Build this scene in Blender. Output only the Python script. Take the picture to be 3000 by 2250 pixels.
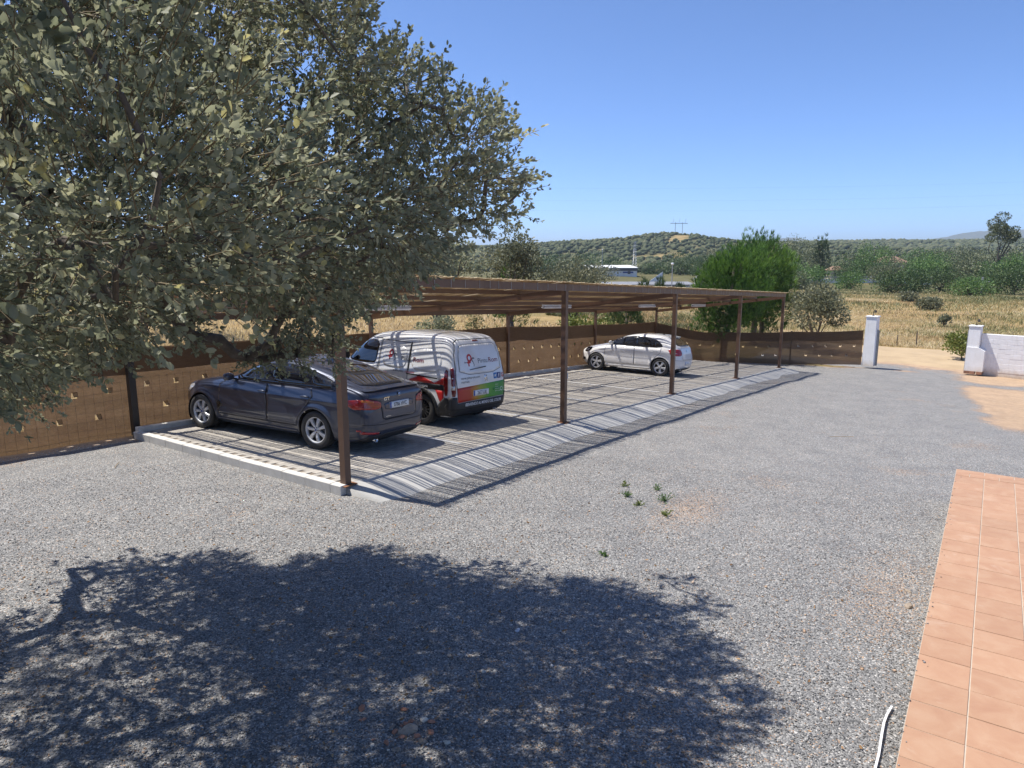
import bpy, bmesh, math, random
import numpy as np
from mathutils import Vector, Matrix
from mathutils.geometry import delaunay_2d_cdt

for o in list(bpy.data.objects):
    bpy.data.objects.remove(o)
SC = bpy.context.scene
COL = SC.collection
rnd = random.Random(5)
rng = np.random.default_rng(5)
PI = math.pi
R = math.radians

# ------------------------------------------------------------------ camera, sky, sun, exposure
# world frame: X runs along the carport (away from the house), Y from the yard to the back fence
CAM = (-6.1534, -6.9142, 3.0)
cam_d = bpy.data.cameras.new('camera')
cam_d.sensor_width = 36.0
cam_d.lens = 36.0 * 2051.4 / 3000.0
cam_d.clip_start = 0.05
cam_d.clip_end = 20000.0
cam = bpy.data.objects.new('camera', cam_d)
COL.objects.link(cam)
cam.location = CAM
cam.rotation_euler = (PI / 2 - 0.1803, 0.0, 0.6009 - PI / 2)
SC.camera = cam

SUN_DIR = Vector((-0.13, 0.45, 1.0)).normalized()      # towards the sun
SUN_EL = math.asin(SUN_DIR.z)
SUN_AZ = math.atan2(SUN_DIR.x, SUN_DIR.y)
world = bpy.data.worlds.new('World')
SC.world = world
world.use_nodes = True
wn = world.node_tree.nodes
wl = world.node_tree.links
sky = wn.new('ShaderNodeTexSky')
sky.sky_type = 'NISHITA'
sky.sun_disc = False
sky.sun_elevation = SUN_EL
sky.sun_rotation = SUN_AZ % (2 * PI)
sky.altitude = 0.0
sky.air_density = 0.5
sky.dust_density = 0.35
sky.ozone_density = 10.0
wn['Background'].inputs['Strength'].default_value = 0.132
wl.new(sky.outputs['Color'], wn['Background'].inputs['Color'])
sun_d = bpy.data.lights.new('sun', 'SUN')
sun_d.energy = 3.9
sun_d.angle = R(0.53)
sun_d.color = (1.0, 0.95, 0.87)
sun = bpy.data.objects.new('sun', sun_d)
COL.objects.link(sun)
sun.location = (0, 20, 60)
sun.rotation_euler = (-SUN_DIR).to_track_quat('-Z', 'Y').to_euler()
SC.view_settings.view_transform = 'Standard'
SC.view_settings.look = 'None'
SC.view_settings.gamma = 1.0
SC.view_settings.exposure = 0.86
SC.cycles.max_bounces = 6
SC.cycles.diffuse_bounces = 3
SC.cycles.glossy_bounces = 3
SC.cycles.transmission_bounces = 4
SC.cycles.transparent_max_bounces = 6
SC.cycles.volume_bounces = 0
SC.cycles.use_denoising = True

# ------------------------------------------------------------------ helpers
MATS = {}


def nodes(name):
    m = bpy.data.materials.new(name)
    m.use_nodes = True
    nt = m.node_tree
    return m, nt.nodes, nt.links, nt.nodes['Principled BSDF']


def ramp(n, stops):
    r = n.new('ShaderNodeValToRGB')
    e = r.color_ramp.elements
    e[0].position, e[0].color = stops[0][0], (*stops[0][1], 1)
    e[1].position, e[1].color = stops[-1][0], (*stops[-1][1], 1)
    for p, c in stops[1:-1]:
        k = e.new(p)
        k.color = (*c, 1)
    return r


def noise(n, l, scale, detail=4, rough=0.6, vec=None, dist=0.0):
    t = n.new('ShaderNodeTexNoise')
    t.inputs['Scale'].default_value = scale
    t.inputs['Detail'].default_value = detail
    t.inputs['Roughness'].default_value = rough
    t.inputs['Distortion'].default_value = dist
    if vec is not None:
        l.new(vec, t.inputs['Vector'])
    return t


def mixc(n, l, fac, a, b, mode='MIX'):
    x = n.new('ShaderNodeMix')
    x.data_type = 'RGBA'
    x.blend_type = mode
    for sock, v in ((x.inputs[0], fac), (x.inputs[6], a), (x.inputs[7], b)):
        if isinstance(v, (int, float)):
            sock.default_value = v
        elif isinstance(v, tuple):
            sock.default_value = (*v, 1)
        else:
            l.new(v, sock)
    return x.outputs[2]


def mathn(n, l, op, a, b=0.0, clamp=False):
    x = n.new('ShaderNodeMath')
    x.operation = op
    x.use_clamp = clamp
    for s, v in ((x.inputs[0], a), (x.inputs[1], b)):
        if isinstance(v, (int, float)):
            s.default_value = v
        else:
            l.new(v, s)
    return x.outputs[0]


def coords(n, world_space=False):
    if world_space:
        return n.new('ShaderNodeNewGeometry').outputs['Position']
    return n.new('ShaderNodeTexCoord').outputs['Object']


def bumpn(n, l, height, strength, dist, p):
    b = n.new('ShaderNodeBump')
    b.inputs['Strength'].default_value = strength
    b.inputs['Distance'].default_value = dist
    l.new(height, b.inputs['Height'])
    l.new(b.outputs['Normal'], p.inputs['Normal'])
    return b


def pm(name, col, rough=0.6, metal=0.0, col2=None, scale=8.0, bump=0.0, bscale=40.0, coat=0.0, spec=0.5, objrand=0.0, stretch=None):
    """plain procedural material: base colour broken up by noise, optional fine relief"""
    m, n, l, p = nodes(name)
    p.inputs['Roughness'].default_value = rough
    p.inputs['Metallic'].default_value = metal
    p.inputs['Specular IOR Level'].default_value = spec
    p.inputs['Coat Weight'].default_value = coat
    p.inputs['Coat Roughness'].default_value = 0.04
    vec = coords(n)
    if stretch:
        mp = n.new('ShaderNodeMapping')
        mp.inputs['Scale'].default_value = stretch
        l.new(vec, mp.inputs['Vector'])
        vec = mp.outputs['Vector']
    c2 = col2 or tuple(c * 0.8 for c in col)
    t = noise(n, l, scale, 5, 0.65, vec)
    r = ramp(n, [(0.3, c2), (0.7, col)])
    l.new(t.outputs['Fac'], r.inputs['Fac'])
    out = r.outputs['Color']
    if objrand:
        oi = n.new('ShaderNodeObjectInfo')
        v = mathn(n, l, 'MULTIPLY_ADD', oi.outputs['Random'], objrand)
        v.node.inputs[2].default_value = 1 - objrand / 2
        hs = n.new('ShaderNodeHueSaturation')
        l.new(v, hs.inputs['Value'])
        l.new(out, hs.inputs['Color'])
        out = hs.outputs['Color']
    l.new(out, p.inputs['Base Color'])
    if bump:
        bt = noise(n, l, bscale, 4, 0.6, vec)
        bumpn(n, l, bt.outputs['Fac'], bump, 0.01, p)
    MATS[name] = m
    return m


class MB:
    """collects shapes for one mesh object"""

    def __init__(s):
        s.v, s.f = [], []

    def add(s, verts, faces):
        k = len(s.v)
        s.v.extend([tuple(map(float, p)) for p in verts])
        s.f.extend([tuple(i + k for i in f) for f in faces])
        return s

    def box(s, x0, x1, y0, y1, z0, z1, M=None, bev=0.0):
        if bev > 0:
            b = bev
            P = []
            for z, d in ((z0, b), (z0 + b, 0), (z1 - b, 0), (z1, b)):
                P += [(x0 + d, y0 + d, z), (x1 - d, y0 + d, z), (x1 - d, y1 - d, z), (x0 + d, y1 - d, z)]
            F = [(3, 2, 1, 0), (12, 13, 14, 15)]
            for k in range(3):
                for i in range(4):
                    j = (i + 1) % 4
                    F.append((k * 4 + i, k * 4 + j, k * 4 + 4 + j, k * 4 + 4 + i))
        else:
            P = [(x, y, z) for z in (z0, z1) for x, y in ((x0, y0), (x1, y0), (x1, y1), (x0, y1))]
            F = [(3, 2, 1, 0), (4, 5, 6, 7), (0, 1, 5, 4), (1, 2, 6, 5), (2, 3, 7, 6), (3, 0, 4, 7)]
        if M is not None:
            P = [M @ Vector(p) for p in P]
        return s.add(P, F)

    def tube(s, pts, rad, n=6, cap=True):
        pts = [Vector(p) for p in pts]
        rs = rad if isinstance(rad, (list, tuple)) else [rad] * len(pts)
        V, F = [], []
        up = Vector((0, 0, 1))
        for i, p in enumerate(pts):
            t = (pts[min(i + 1, len(pts) - 1)] - pts[max(i - 1, 0)])
            t = t.normalized() if t.length > 1e-9 else up
            a = t.cross(up if abs(t.z) < 0.95 else Vector((1, 0, 0))).normalized()
            b = a.cross(t)
            for k in range(n):
                an = 2 * PI * k / n + PI / n
                V.append(p + (a * math.cos(an) + b * math.sin(an)) * rs[i])
        for i in range(len(pts) - 1):
            for k in range(n):
                j = (k + 1) % n
                F.append((i * n + k, i * n + j, (i + 1) * n + j, (i + 1) * n + k))
        if cap:
            F.append(tuple(range(n))[::-1])
            F.append(tuple((len(pts) - 1) * n + k for k in range(n)))
        return s.add(V, F)

    def bar(s, a, b, w, h, up=(0, 0, 1)):
        """rectangular bar from a to b, w across, h along up"""
        a, b, up = Vector(a), Vector(b), Vector(up)
        t = (b - a).normalized()
        sd = t.cross(up).normalized() * (w / 2)
        u = sd.cross(t).normalized() * (h / 2)
        P = [q + i * sd + j * u for q in (a, b) for i, j in ((-1, -1), (1, -1), (1, 1), (-1, 1))]
        return s.add(P, [(3, 2, 1, 0), (4, 5, 6, 7), (0, 1, 5, 4), (1, 2, 6, 5), (2, 3, 7, 6), (3, 0, 4, 7)])

    def lathe(s, prof, n=32, axis='y', close=False):
        """prof: list of (radius, along-axis)"""
        V, F = [], []
        for r, a in prof:
            for k in range(n):
                an = 2 * PI * k / n
                c, q = r * math.cos(an), r * math.sin(an)
                V.append((c, a, q) if axis == 'y' else (c, q, a))
        m = len(prof)
        for i in range(m if close else m - 1):
            i2 = (i + 1) % m
            for k in range(n):
                j = (k + 1) % n
                F.append((i * n + k, i * n + j, i2 * n + j, i2 * n + k))
        return s.add(V, F)

    def obj(s, name, mat, parent=None, smooth=False, loc=None):
        me = bpy.data.meshes.new(name)
        me.from_pydata(s.v, [], s.f)
        if smooth:
            me.shade_smooth()
        me.materials.append(mat)
        return link(name, me, parent, loc)


def link(name, me, parent=None, loc=None):
    o = bpy.data.objects.new(name, me)
    COL.objects.link(o)
    if parent is not None:
        o.parent = parent
    if loc is not None:
        o.location = loc
    return o


def npmesh(name, V, tri=None, quad=None, mat=None, parent=None, smooth=False, var=None):
    """one mesh object from numpy arrays (fast)"""
    me = bpy.data.meshes.new(name)
    V = np.asarray(V, np.float32)
    me.vertices.add(len(V))
    me.vertices.foreach_set('co', V.ravel())
    idx, st, k = [], [], 0
    for F in (tri, quad):
        if F is None or len(F) == 0:
            continue
        F = np.asarray(F, np.int32)
        w = F.shape[1]
        idx.append(F.ravel())
        st.append(np.arange(len(F)) * w + k)
        k += F.size
    idx = np.concatenate(idx)
    st = np.concatenate(st)
    me.loops.add(len(idx))
    me.loops.foreach_set('vertex_index', idx)
    me.polygons.add(len(st))
    me.polygons.foreach_set('loop_start', st.astype(np.int32))
    if smooth:
        me.polygons.foreach_set('use_smooth', np.ones(len(st), bool))
    me.update(calc_edges=True)
    me.validate()
    if var is not None:
        a = me.attributes.new('var', 'FLOAT', 'POINT')
        a.data.foreach_set('value', np.asarray(var, np.float32))
    if mat is not None:
        me.materials.append(mat)
    return link(name, me, parent)


def thing(name, label, cat, loc=(0, 0, 0), rot=(0, 0, 0), group=None):
    o = bpy.data.objects.new(name, None)
    o.empty_display_size = 0.1
    COL.objects.link(o)
    o.location = loc
    o.rotation_euler = rot
    return tag(o, label, cat, group)


def tag(o, label, cat, group=None):
    o['label'] = label
    o['category'] = cat
    if group:
        o['group'] = group
    return o


def kind(o, k='structure', label=None):
    o['kind'] = k
    if label:
        o['label'] = label
    return o


def copy_tree(o, parent=None):
    c = o.copy()
    COL.objects.link(c)
    c.parent = parent
    for ch in list(o.children):
        copy_tree(ch, c)
    return c


def vnoise(x, y, seed=0):
    """smooth 2-D value noise on numpy arrays"""
    x = np.asarray(x, float)
    y = np.asarray(y, float)
    xi, yi = np.floor(x).astype(np.int64), np.floor(y).astype(np.int64)
    fx, fy = x - xi, y - yi
    fx, fy = fx * fx * (3 - 2 * fx), fy * fy * (3 - 2 * fy)

    def h(a, b):
        k = (a * 374761393 + b * 668265263 + seed * 974711) & 0x7fffffff
        k = ((k ^ (k >> 13)) * 1274126177) & 0x7fffffff
        return ((k ^ (k >> 16)) & 0xffff) / 65535.0
    return (h(xi, yi) * (1 - fx) + h(xi + 1, yi) * fx) * (1 - fy) + (h(xi, yi + 1) * (1 - fx) + h(xi + 1, yi + 1) * fx) * fy


def sstep(a, b, x):
    t = np.clip((x - a) / (b - a), 0, 1)
    return t * t * (3 - 2 * t)


# ------------------------------------------------------------------ materials
def mat_gravel():
    m, n, l, p = nodes('gravel')
    pos = coords(n, True)
    v = n.new('ShaderNodeTexVoronoi')
    v.inputs['Scale'].default_value = 88.0
    wob = noise(n, l, 30, 2, 0.5, pos)
    pv = n.new('ShaderNodeVectorMath')
    pv.operation = 'MULTIPLY_ADD'
    l.new(wob.outputs['Color'], pv.inputs[0])
    pv.inputs[1].default_value = (0.009, 0.009, 0.009)
    l.new(pos, pv.inputs[2])
    l.new(pv.outputs[0], v.inputs['Vector'])
    sep = n.new('ShaderNodeSeparateColor')
    l.new(v.outputs['Color'], sep.inputs[0])
    grey = ramp(n, [(0.0, (0.105, 0.105, 0.105)), (0.35, (0.170, 0.169, 0.167)), (0.7, (0.247, 0.244, 0.237)), (0.93, (0.355, 0.348, 0.332)), (1.0, (0.56, 0.54, 0.51))])
    l.new(sep.outputs[0], grey.inputs['Fac'])
    tan = ramp(n, [(0.0, (0.20, 0.125, 0.075)), (0.5, (0.36, 0.235, 0.15)), (1.0, (0.50, 0.37, 0.26))])
    l.new(sep.outputs[1], tan.inputs['Fac'])
    # sparse tan stones everywhere, more of them in worn patches
    big = noise(n, l, 0.55, 5, 0.62, pos, 0.4)
    pat = ramp(n, [(0.60, (0.03, 0.03, 0.03)), (0.76, (0.42, 0.42, 0.42))])
    l.new(big.outputs['Fac'], pat.inputs['Fac'])
    # an attribute carries how much soil shows (bare patches, the gate, under the fence)
    at = n.new('ShaderNodeAttribute')
    at.attribute_name = 'var'
    fac = mathn(n, l, 'MAXIMUM', pat.outputs['Color'], at.outputs['Fac'])
    pick = mathn(n, l, 'LESS_THAN', sep.outputs[2], fac)
    c = mixc(n, l, pick, grey.outputs['Color'], tan.outputs['Color'])
    soil = ramp(n, [(0.3, (0.36, 0.245, 0.155)), (0.7, (0.48, 0.35, 0.235))])
    sn = noise(n, l, 9, 6, 0.7, pos)
    l.new(sn.outputs['Fac'], soil.inputs['Fac'])
    s1 = mathn(n, l, 'SUBTRACT', at.outputs['Fac'], 0.62)
    s2 = mathn(n, l, 'MULTIPLY', s1, 4.0, True)
    c = mixc(n, l, s2, c, soil.outputs['Color'])
    # broad tone drift of the gravel bed (raked ridges, dust)
    dr = noise(n, l, 1.7, 4, 0.6, pos)
    drr = ramp(n, [(0.3, (0.86, 0.86, 0.87)), (0.7, (1.1, 1.09, 1.07))])
    l.new(dr.outputs['Fac'], drr.inputs['Fac'])
    c = mixc(n, l, 1.0, c, drr.outputs['Color'], 'MULTIPLY')
    l.new(c, p.inputs['Base Color'])
    p.inputs['Roughness'].default_value = 0.8
    p.inputs['Specular IOR Level'].default_value = 0.3
    inv = mathn(n, l, 'SUBTRACT', 1.0, v.outputs['Distance'])
    b1 = bumpn(n, l, inv, 0.8, 0.009, p)
    rk = noise(n, l, 7.0, 3, 0.6, pos, 0.8)
    b2 = n.new('ShaderNodeBump')
    b2.inputs['Strength'].default_value = 0.55
    b2.inputs['Distance'].default_value = 0.035
    l.new(rk.outputs['Fac'], b2.inputs['Height'])
    l.new(b2.outputs['Normal'], b1.inputs['Normal'])
    MATS['gravel'] = m
    return m


def mat_pebble(name, stops):
    m, n, l, p = nodes(name)
    a = n.new('ShaderNodeAttribute')
    a.attribute_name = 'var'
    r = ramp(n, stops)
    l.new(a.outputs['Fac'], r.inputs['Fac'])
    l.new(r.outputs['Color'], p.inputs['Base Color'])
    p.inputs['Roughness'].default_value = 0.75
    MATS[name] = m
    return m


def mat_leaf(name, stops, trans=0.3, rough=0.5, spec=0.4):
    m, n, l, p = nodes(name)
    a = n.new('ShaderNodeAttribute')
    a.attribute_name = 'var'
    r = ramp(n, stops)
    l.new(a.outputs['Fac'], r.inputs['Fac'])
    l.new(r.outputs['Color'], p.inputs['Base Color'])
    p.inputs['Roughness'].default_value = rough
    p.inputs['Specular IOR Level'].default_value = spec
    t = n.new('ShaderNodeBsdfTranslucent')
    l.new(r.outputs['Color'], t.inputs['Color'])
    mx = n.new('ShaderNodeMixShader')
    mx.inputs[0].default_value = trans
    l.new(p.outputs[0], mx.inputs[1])
    l.new(t.outputs[0], mx.inputs[2])
    l.new(mx.outputs[0], n['Material Output'].inputs['Surface'])
    MATS[name] = m
    return m


def mat_field():
    m, n, l, p = nodes('field')
    pos = coords(n, True)
    a = noise(n, l, 0.06, 6, 0.65, pos)
    b = noise(n, l, 1.6, 6, 0.75, pos)
    r1 = ramp(n, [(0.3, (0.23, 0.165, 0.075)), (0.55, (0.34, 0.245, 0.115)), (0.8, (0.44, 0.33, 0.18))])
    l.new(b.outputs['Fac'], r1.inputs['Fac'])
    r2 = ramp(n, [(0.3, (0.075, 0.085, 0.035)), (0.7, (0.20, 0.17, 0.075))])
    l.new(b.outputs['Fac'], r2.inputs['Fac'])
    f = ramp(n, [(0.5, (0, 0, 0)), (0.66, (0.75, 0.75, 0.75))])
    l.new(a.outputs['Fac'], f.inputs['Fac'])
    c = mixc(n, l, f.outputs['Color'], r1.outputs['Color'], r2.outputs['Color'])
    # scrub and woodland floor on the far hills, bare tracks cut through it
    at = n.new('ShaderNodeAttribute')
    at.attribute_name = 'var'
    hn = noise(n, l, 0.035, 6, 0.7, pos)
    hc = ramp(n, [(0.35, (0.055, 0.068, 0.032)), (0.6, (0.10, 0.10, 0.048)), (0.78, (0.27, 0.19, 0.10))])
    l.new(hn.outputs['Fac'], hc.inputs['Fac'])
    c = mixc(n, l, at.outputs['Fac'], c, hc.outputs['Color'])
    l.new(c, p.inputs['Base Color'])
    p.inputs['Roughness'].default_value = 0.95
    p.inputs['Specular IOR Level'].default_value = 0.1
    bumpn(n, l, b.outputs['Fac'], 0.8, 0.15, p)
    MATS['field'] = m
    return m


def mat_netting(name, col, col2, trans, gap):
    m, n, l, p = nodes(name)
    vec = coords(n)
    sc = n.new('ShaderNodeMapping')
    sc.inputs['Scale'].default_value = (1, 1, 5)
    l.new(vec, sc.inputs['Vector'])
    a = noise(n, l, 6.0, 8, 0.78, sc.outputs['Vector'], 1.2)
    r = ramp(n, [(0.32, col2), (0.68, col)])
    l.new(a.outputs['Fac'], r.inputs['Fac'])
    w = noise(n, l, 160, 2, 0.5, vec)
    wr = ramp(n, [(0.3, (0.7, 0.7, 0.7)), (0.7, (1.25, 1.25, 1.25))])
    l.new(w.outputs['Fac'], wr.inputs['Fac'])
    c = mixc(n, l, 1.0, r.outputs['Color'], wr.outputs['Color'], 'MULTIPLY')
    l.new(c, p.inputs['Base Color'])
    p.inputs['Roughness'].default_value = 0.8
    p.inputs['Specular IOR Level'].default_value = 0.2
    t = n.new('ShaderNodeBsdfTranslucent')
    l.new(c, t.inputs['Color'])
    mx = n.new('ShaderNodeMixShader')
    mx.inputs[0].default_value = trans
    l.new(p.outputs[0], mx.inputs[1])
    l.new(t.outputs[0], mx.inputs[2])
    # open weave: part of the light passes straight through
    tr = n.new('ShaderNodeBsdfTransparent')
    m2 = n.new('ShaderNodeMixShader')
    m2.inputs[0].default_value = gap
    l.new(mx.outputs[0], m2.inputs[1])
    l.new(tr.outputs[0], m2.inputs[2])
    l.new(m2.outputs[0], n['Material Output'].inputs['Surface'])
    MATS[name] = m
    return m


mat_gravel()
mat_field()
mat_pebble('pebble', [(0.0, (0.085, 0.085, 0.085)), (0.35, (0.166, 0.164, 0.161)), (0.7, (0.255, 0.25, 0.242)), (0.90, (0.38, 0.372, 0.36)), (0.92, (0.36, 0.24, 0.155)), (0.97, (0.46, 0.33, 0.23)), (1.0, (0.62, 0.60, 0.56))])
mat_leaf('oak_leaf', [(0.0, (0.105, 0.126, 0.074)), (0.35, (0.215, 0.236, 0.150)), (0.7, (0.330, 0.338, 0.222)), (0.93, (0.45, 0.44, 0.28)), (1.0, (0.46, 0.42, 0.17))], 0.50, 0.52, 0.4)
mat_leaf('dry_leaf', [(0.0, (0.30, 0.16, 0.07)), (1.0, (0.45, 0.28, 0.13))], 0.3)
mat_leaf('olive_leaf', [(0.0, (0.075, 0.09, 0.05)), (0.5, (0.165, 0.175, 0.105)), (1.0, (0.30, 0.29, 0.17))], 0.3)
mat_leaf('pine_needle', [(0.0, (0.030, 0.065, 0.016)), (0.5, (0.080, 0.175, 0.030)), (1.0, (0.19, 0.32, 0.05))], 0.3)
mat_leaf('dark_pine', [(0.0, (0.026, 0.050, 0.018)), (0.5, (0.060, 0.105, 0.033)), (1.0, (0.13, 0.18, 0.055))], 0.25)
mat_leaf('green_leaf', [(0.0, (0.040, 0.085, 0.024)), (0.5, (0.105, 0.195, 0.052)), (1.0, (0.22, 0.31, 0.09))], 0.3)
mat_leaf('euc_leaf', [(0.0, (0.06, 0.08, 0.042)), (0.5, (0.135, 0.16, 0.08)), (1.0, (0.25, 0.25, 0.13))], 0.25)
mat_leaf('yellow_leaf', [(0.0, (0.07, 0.10, 0.02)), (0.5, (0.17, 0.21, 0.045)), (1.0, (0.34, 0.34, 0.12))], 0.3)
mat_leaf('red_leaf', [(0.0, (0.10, 0.035, 0.02)), (0.5, (0.19, 0.075, 0.04)), (1.0, (0.28, 0.16, 0.08))], 0.3)
mat_leaf('white_flower', [(0.0, (0.10, 0.14, 0.07)), (0.45, (0.16, 0.20, 0.11)), (0.5, (0.6, 0.58, 0.55)), (1.0, (0.75, 0.73, 0.70))], 0.2)
mat_leaf('straw', [(0.0, (0.34, 0.235, 0.115)), (0.5, (0.55, 0.42, 0.235)), (1.0, (0.72, 0.61, 0.40))], 0.4)
mat_leaf('scrub', [(0.0, (0.09, 0.105, 0.04)), (0.5, (0.21, 0.21, 0.085)), (1.0, (0.42, 0.34, 0.17))], 0.25)
mat_leaf('reed', [(0.0, (0.40, 0.28, 0.14)), (0.5, (0.60, 0.46, 0.27)), (1.0, (0.78, 0.66, 0.45))], 0.32)
mat_netting('netting', (0.232, 0.146, 0.088), (0.145, 0.09, 0.054), 0.42, 0.07)
mat_netting('netting_double', (0.19, 0.124, 0.077), (0.125, 0.082, 0.052), 0.40, 0.05)
pm('bark', (0.15, 0.125, 0.10), 0.9, col2=(0.075, 0.062, 0.05), scale=14, bump=0.8, bscale=30)
pm('twig', (0.20, 0.15, 0.075), 0.8, col2=(0.11, 0.085, 0.05), scale=20)
pm('brown_steel', (0.145, 0.080, 0.050), 0.42, col2=(0.115, 0.062, 0.039), scale=5, bump=0.05, bscale=60, stretch=(1, 1, 0.3))
pm('dark_steel', (0.045, 0.038, 0.032), 0.5, scale=6)
pm('rust', (0.24, 0.10, 0.04), 0.8, col2=(0.15, 0.07, 0.035), scale=30)
pm('galvanised', (0.42, 0.43, 0.44), 0.45, 0.6, scale=10)
pm('paver', (0.42, 0.385, 0.335), 0.85, col2=(0.325, 0.30, 0.265), scale=3.0, bump=0.25, bscale=120, objrand=0.3)
pm('joint_sand', (0.22, 0.18, 0.14), 0.95, scale=20)
pm('kerb_concrete', (0.62, 0.60, 0.56), 0.85, col2=(0.50, 0.48, 0.44), scale=9, bump=0.2, bscale=90, objrand=0.08)
pm('concrete', (0.43, 0.42, 0.40), 0.88, col2=(0.33, 0.325, 0.31), scale=2.5, bump=0.3, bscale=110)
pm('line_paint', (0.78, 0.78, 0.76), 0.6, col2=(0.62, 0.60, 0.56), scale=14)
pm('white_wall', (0.86, 0.86, 0.86), 0.8, col2=(0.79, 0.785, 0.77), scale=2.2, bump=0.35, bscale=25)


def mat_render_wall():
    m, n, l, p = nodes('white_wall')
    pos = coords(n, True)
    a = noise(n, l, 2.2, 6, 0.7, pos)
    r = ramp(n, [(0.3, (0.78, 0.775, 0.76)), (0.65, (0.86, 0.86, 0.86))])
    l.new(a.outputs['Fac'], r.inputs['Fac'])
    # splashed soil along the foot and thin runs of dirt
    s = n.new('ShaderNodeSeparateXYZ')
    l.new(pos, s.inputs[0])
    h = mathn(n, l, 'MULTIPLY_ADD', s.outputs[2], -2.6)
    h.node.inputs[2].default_value = -3.55
    b = noise(n, l, 7, 5, 0.7, pos)
    f = mathn(n, l, 'MULTIPLY', mathn(n, l, 'ADD', h, mathn(n, l, 'SUBTRACT', b.outputs['Fac'], 0.5)), 0.9, True)
    c = mixc(n, l, f, r.outputs['Color'], (0.55, 0.44, 0.31))
    mp = n.new('ShaderNodeMapping')
    mp.inputs['Scale'].default_value = (9, 9, 0.8)
    l.new(pos, mp.inputs['Vector'])
    d = noise(n, l, 1.6, 4, 0.6, mp.outputs['Vector'])
    dr = ramp(n, [(0.58, (1, 1, 1)), (0.75, (0.86, 0.85, 0.82))])
    l.new(d.outputs['Fac'], dr.inputs['Fac'])
    c = mixc(n, l, 1.0, c, dr.outputs['Color'], 'MULTIPLY')
    l.new(c, p.inputs['Base Color'])
    p.inputs['Roughness'].default_value = 0.8
    bt = noise(n, l, 25, 4, 0.6, pos)
    bumpn(n, l, bt.outputs['Fac'], 0.35, 0.01, p)
    MATS['white_wall'] = m


mat_render_wall()
pm('coping', (0.50, 0.345, 0.27), 0.8, col2=(0.42, 0.29, 0.23), scale=6)
pm('brick', (0.34, 0.17, 0.10), 0.85, col2=(0.24, 0.13, 0.09), scale=12, bump=0.4, bscale=60, objrand=0.3)
pm('sand_road', (0.46, 0.345, 0.21), 0.95, col2=(0.36, 0.265, 0.16), scale=0.9, bump=0.4, bscale=14)
pm('white_plastic', (0.80, 0.80, 0.82), 0.35, col2=(0.76, 0.76, 0.78), scale=6)
pm('grey_plastic', (0.50, 0.52, 0.56), 0.5, scale=10)
pm('lamp_glass', (0.68, 0.68, 0.72), 0.3, scale=4)
pm('black_metal', (0.02, 0.02, 0.022), 0.4, scale=8)
pm('stone', (0.40, 0.32, 0.24), 0.85, col2=(0.24, 0.20, 0.16), scale=25, bump=0.4, bscale=60, objrand=0.4)
pm('pale_stone', (0.62, 0.57, 0.48), 0.85, col2=(0.45, 0.41, 0.34), scale=25, bump=0.3, bscale=60, objrand=0.3)
pm('tile_shard', (0.46, 0.21, 0.12), 0.8, col2=(0.34, 0.16, 0.10), scale=25, objrand=0.3)
pm('grout', (0.50, 0.43, 0.35), 0.9, scale=20, bump=0.2, bscale=120)


def mat_tile():
    m, n, l, p = nodes('terracotta_tile')
    vec = coords(n)
    oi = n.new('ShaderNodeObjectInfo')
    off = n.new('ShaderNodeVectorMath')
    off.operation = 'MULTIPLY_ADD'
    off.inputs[0].default_value = (37, 19, 5)
    l.new(oi.outputs['Random'], off.inputs[1])
    l.new(vec, off.inputs[2])
    a = noise(n, l, 5.0, 6, 0.62, off.outputs[0], 0.5)
    r = ramp(n, [(0.28, (0.37, 0.205, 0.125)), (0.5, (0.405, 0.238, 0.147)), (0.75, (0.445, 0.285, 0.185))])
    l.new(a.outputs['Fac'], r.inputs['Fac'])
    b = noise(n, l, 2.2, 5, 0.7, off.outputs[0], 1.2)
    dust = ramp(n, [(0.60, (0, 0, 0)), (0.75, (0.35, 0.35, 0.35))])
    l.new(b.outputs['Fac'], dust.inputs['Fac'])
    c = mixc(n, l, dust.outputs['Color'], r.outputs['Color'], (0.56, 0.45, 0.35))
    hs = n.new('ShaderNodeHueSaturation')
    v = mathn(n, l, 'MULTIPLY_ADD', oi.outputs['Random'], 0.10)
    v.node.inputs[2].default_value = 0.95
    l.new(v, hs.inputs['Value'])
    l.new(c, hs.inputs['Color'])
    l.new(hs.outputs['Color'], p.inputs['Base Color'])
    p.inputs['Roughness'].default_value = 0.6
    p.inputs['Specular IOR Level'].default_value = 0.35
    bumpn(n, l, a.outputs['Fac'], 0.15, 0.02, p)
    MATS['tile'] = m


mat_tile()

# ------------------------------------------------------------------ levels
def zpad(X):
    return np.interp(X, [-40, -12, 0, 5.8, 11.6, 17.4, 23.0, 30.0], [1.7, 0.60, 0.0, -0.29, -0.64, -1.05, -1.43, -1.80])


def zslope(X):
    return (zpad(X + 0.5) - zpad(X - 0.5))


HILL = [((480.6, 432.6, 6.4), (514.0, 383.8, 8.7), (540.3, 345.6, 10.9), (559.3, 317.8, 13.4), (576.0, 293.5, 15.6), (590.3, 272.7, 17.3), (599.7, 258.8, 19.8), (609.2, 245.0, 21.1), (621.1, 227.6, 20.7), (630.7, 213.6, 17.4), (642.7, 196.1, 14.2), (680, 130, 8.0)),
        ((930, 420, 20.0), (962.8, 348.2, 20.1), (1036.2, 241.2, 19.1), (1072.8, 187.7, 19.9), (1127.8, 107.6, 20.8), (1175.3, 38.3, 22.9), (1223.7, -32.4, 21.8), (1310.9, -159.6, 22.2), (1450, -400, 20.0))]


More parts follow.
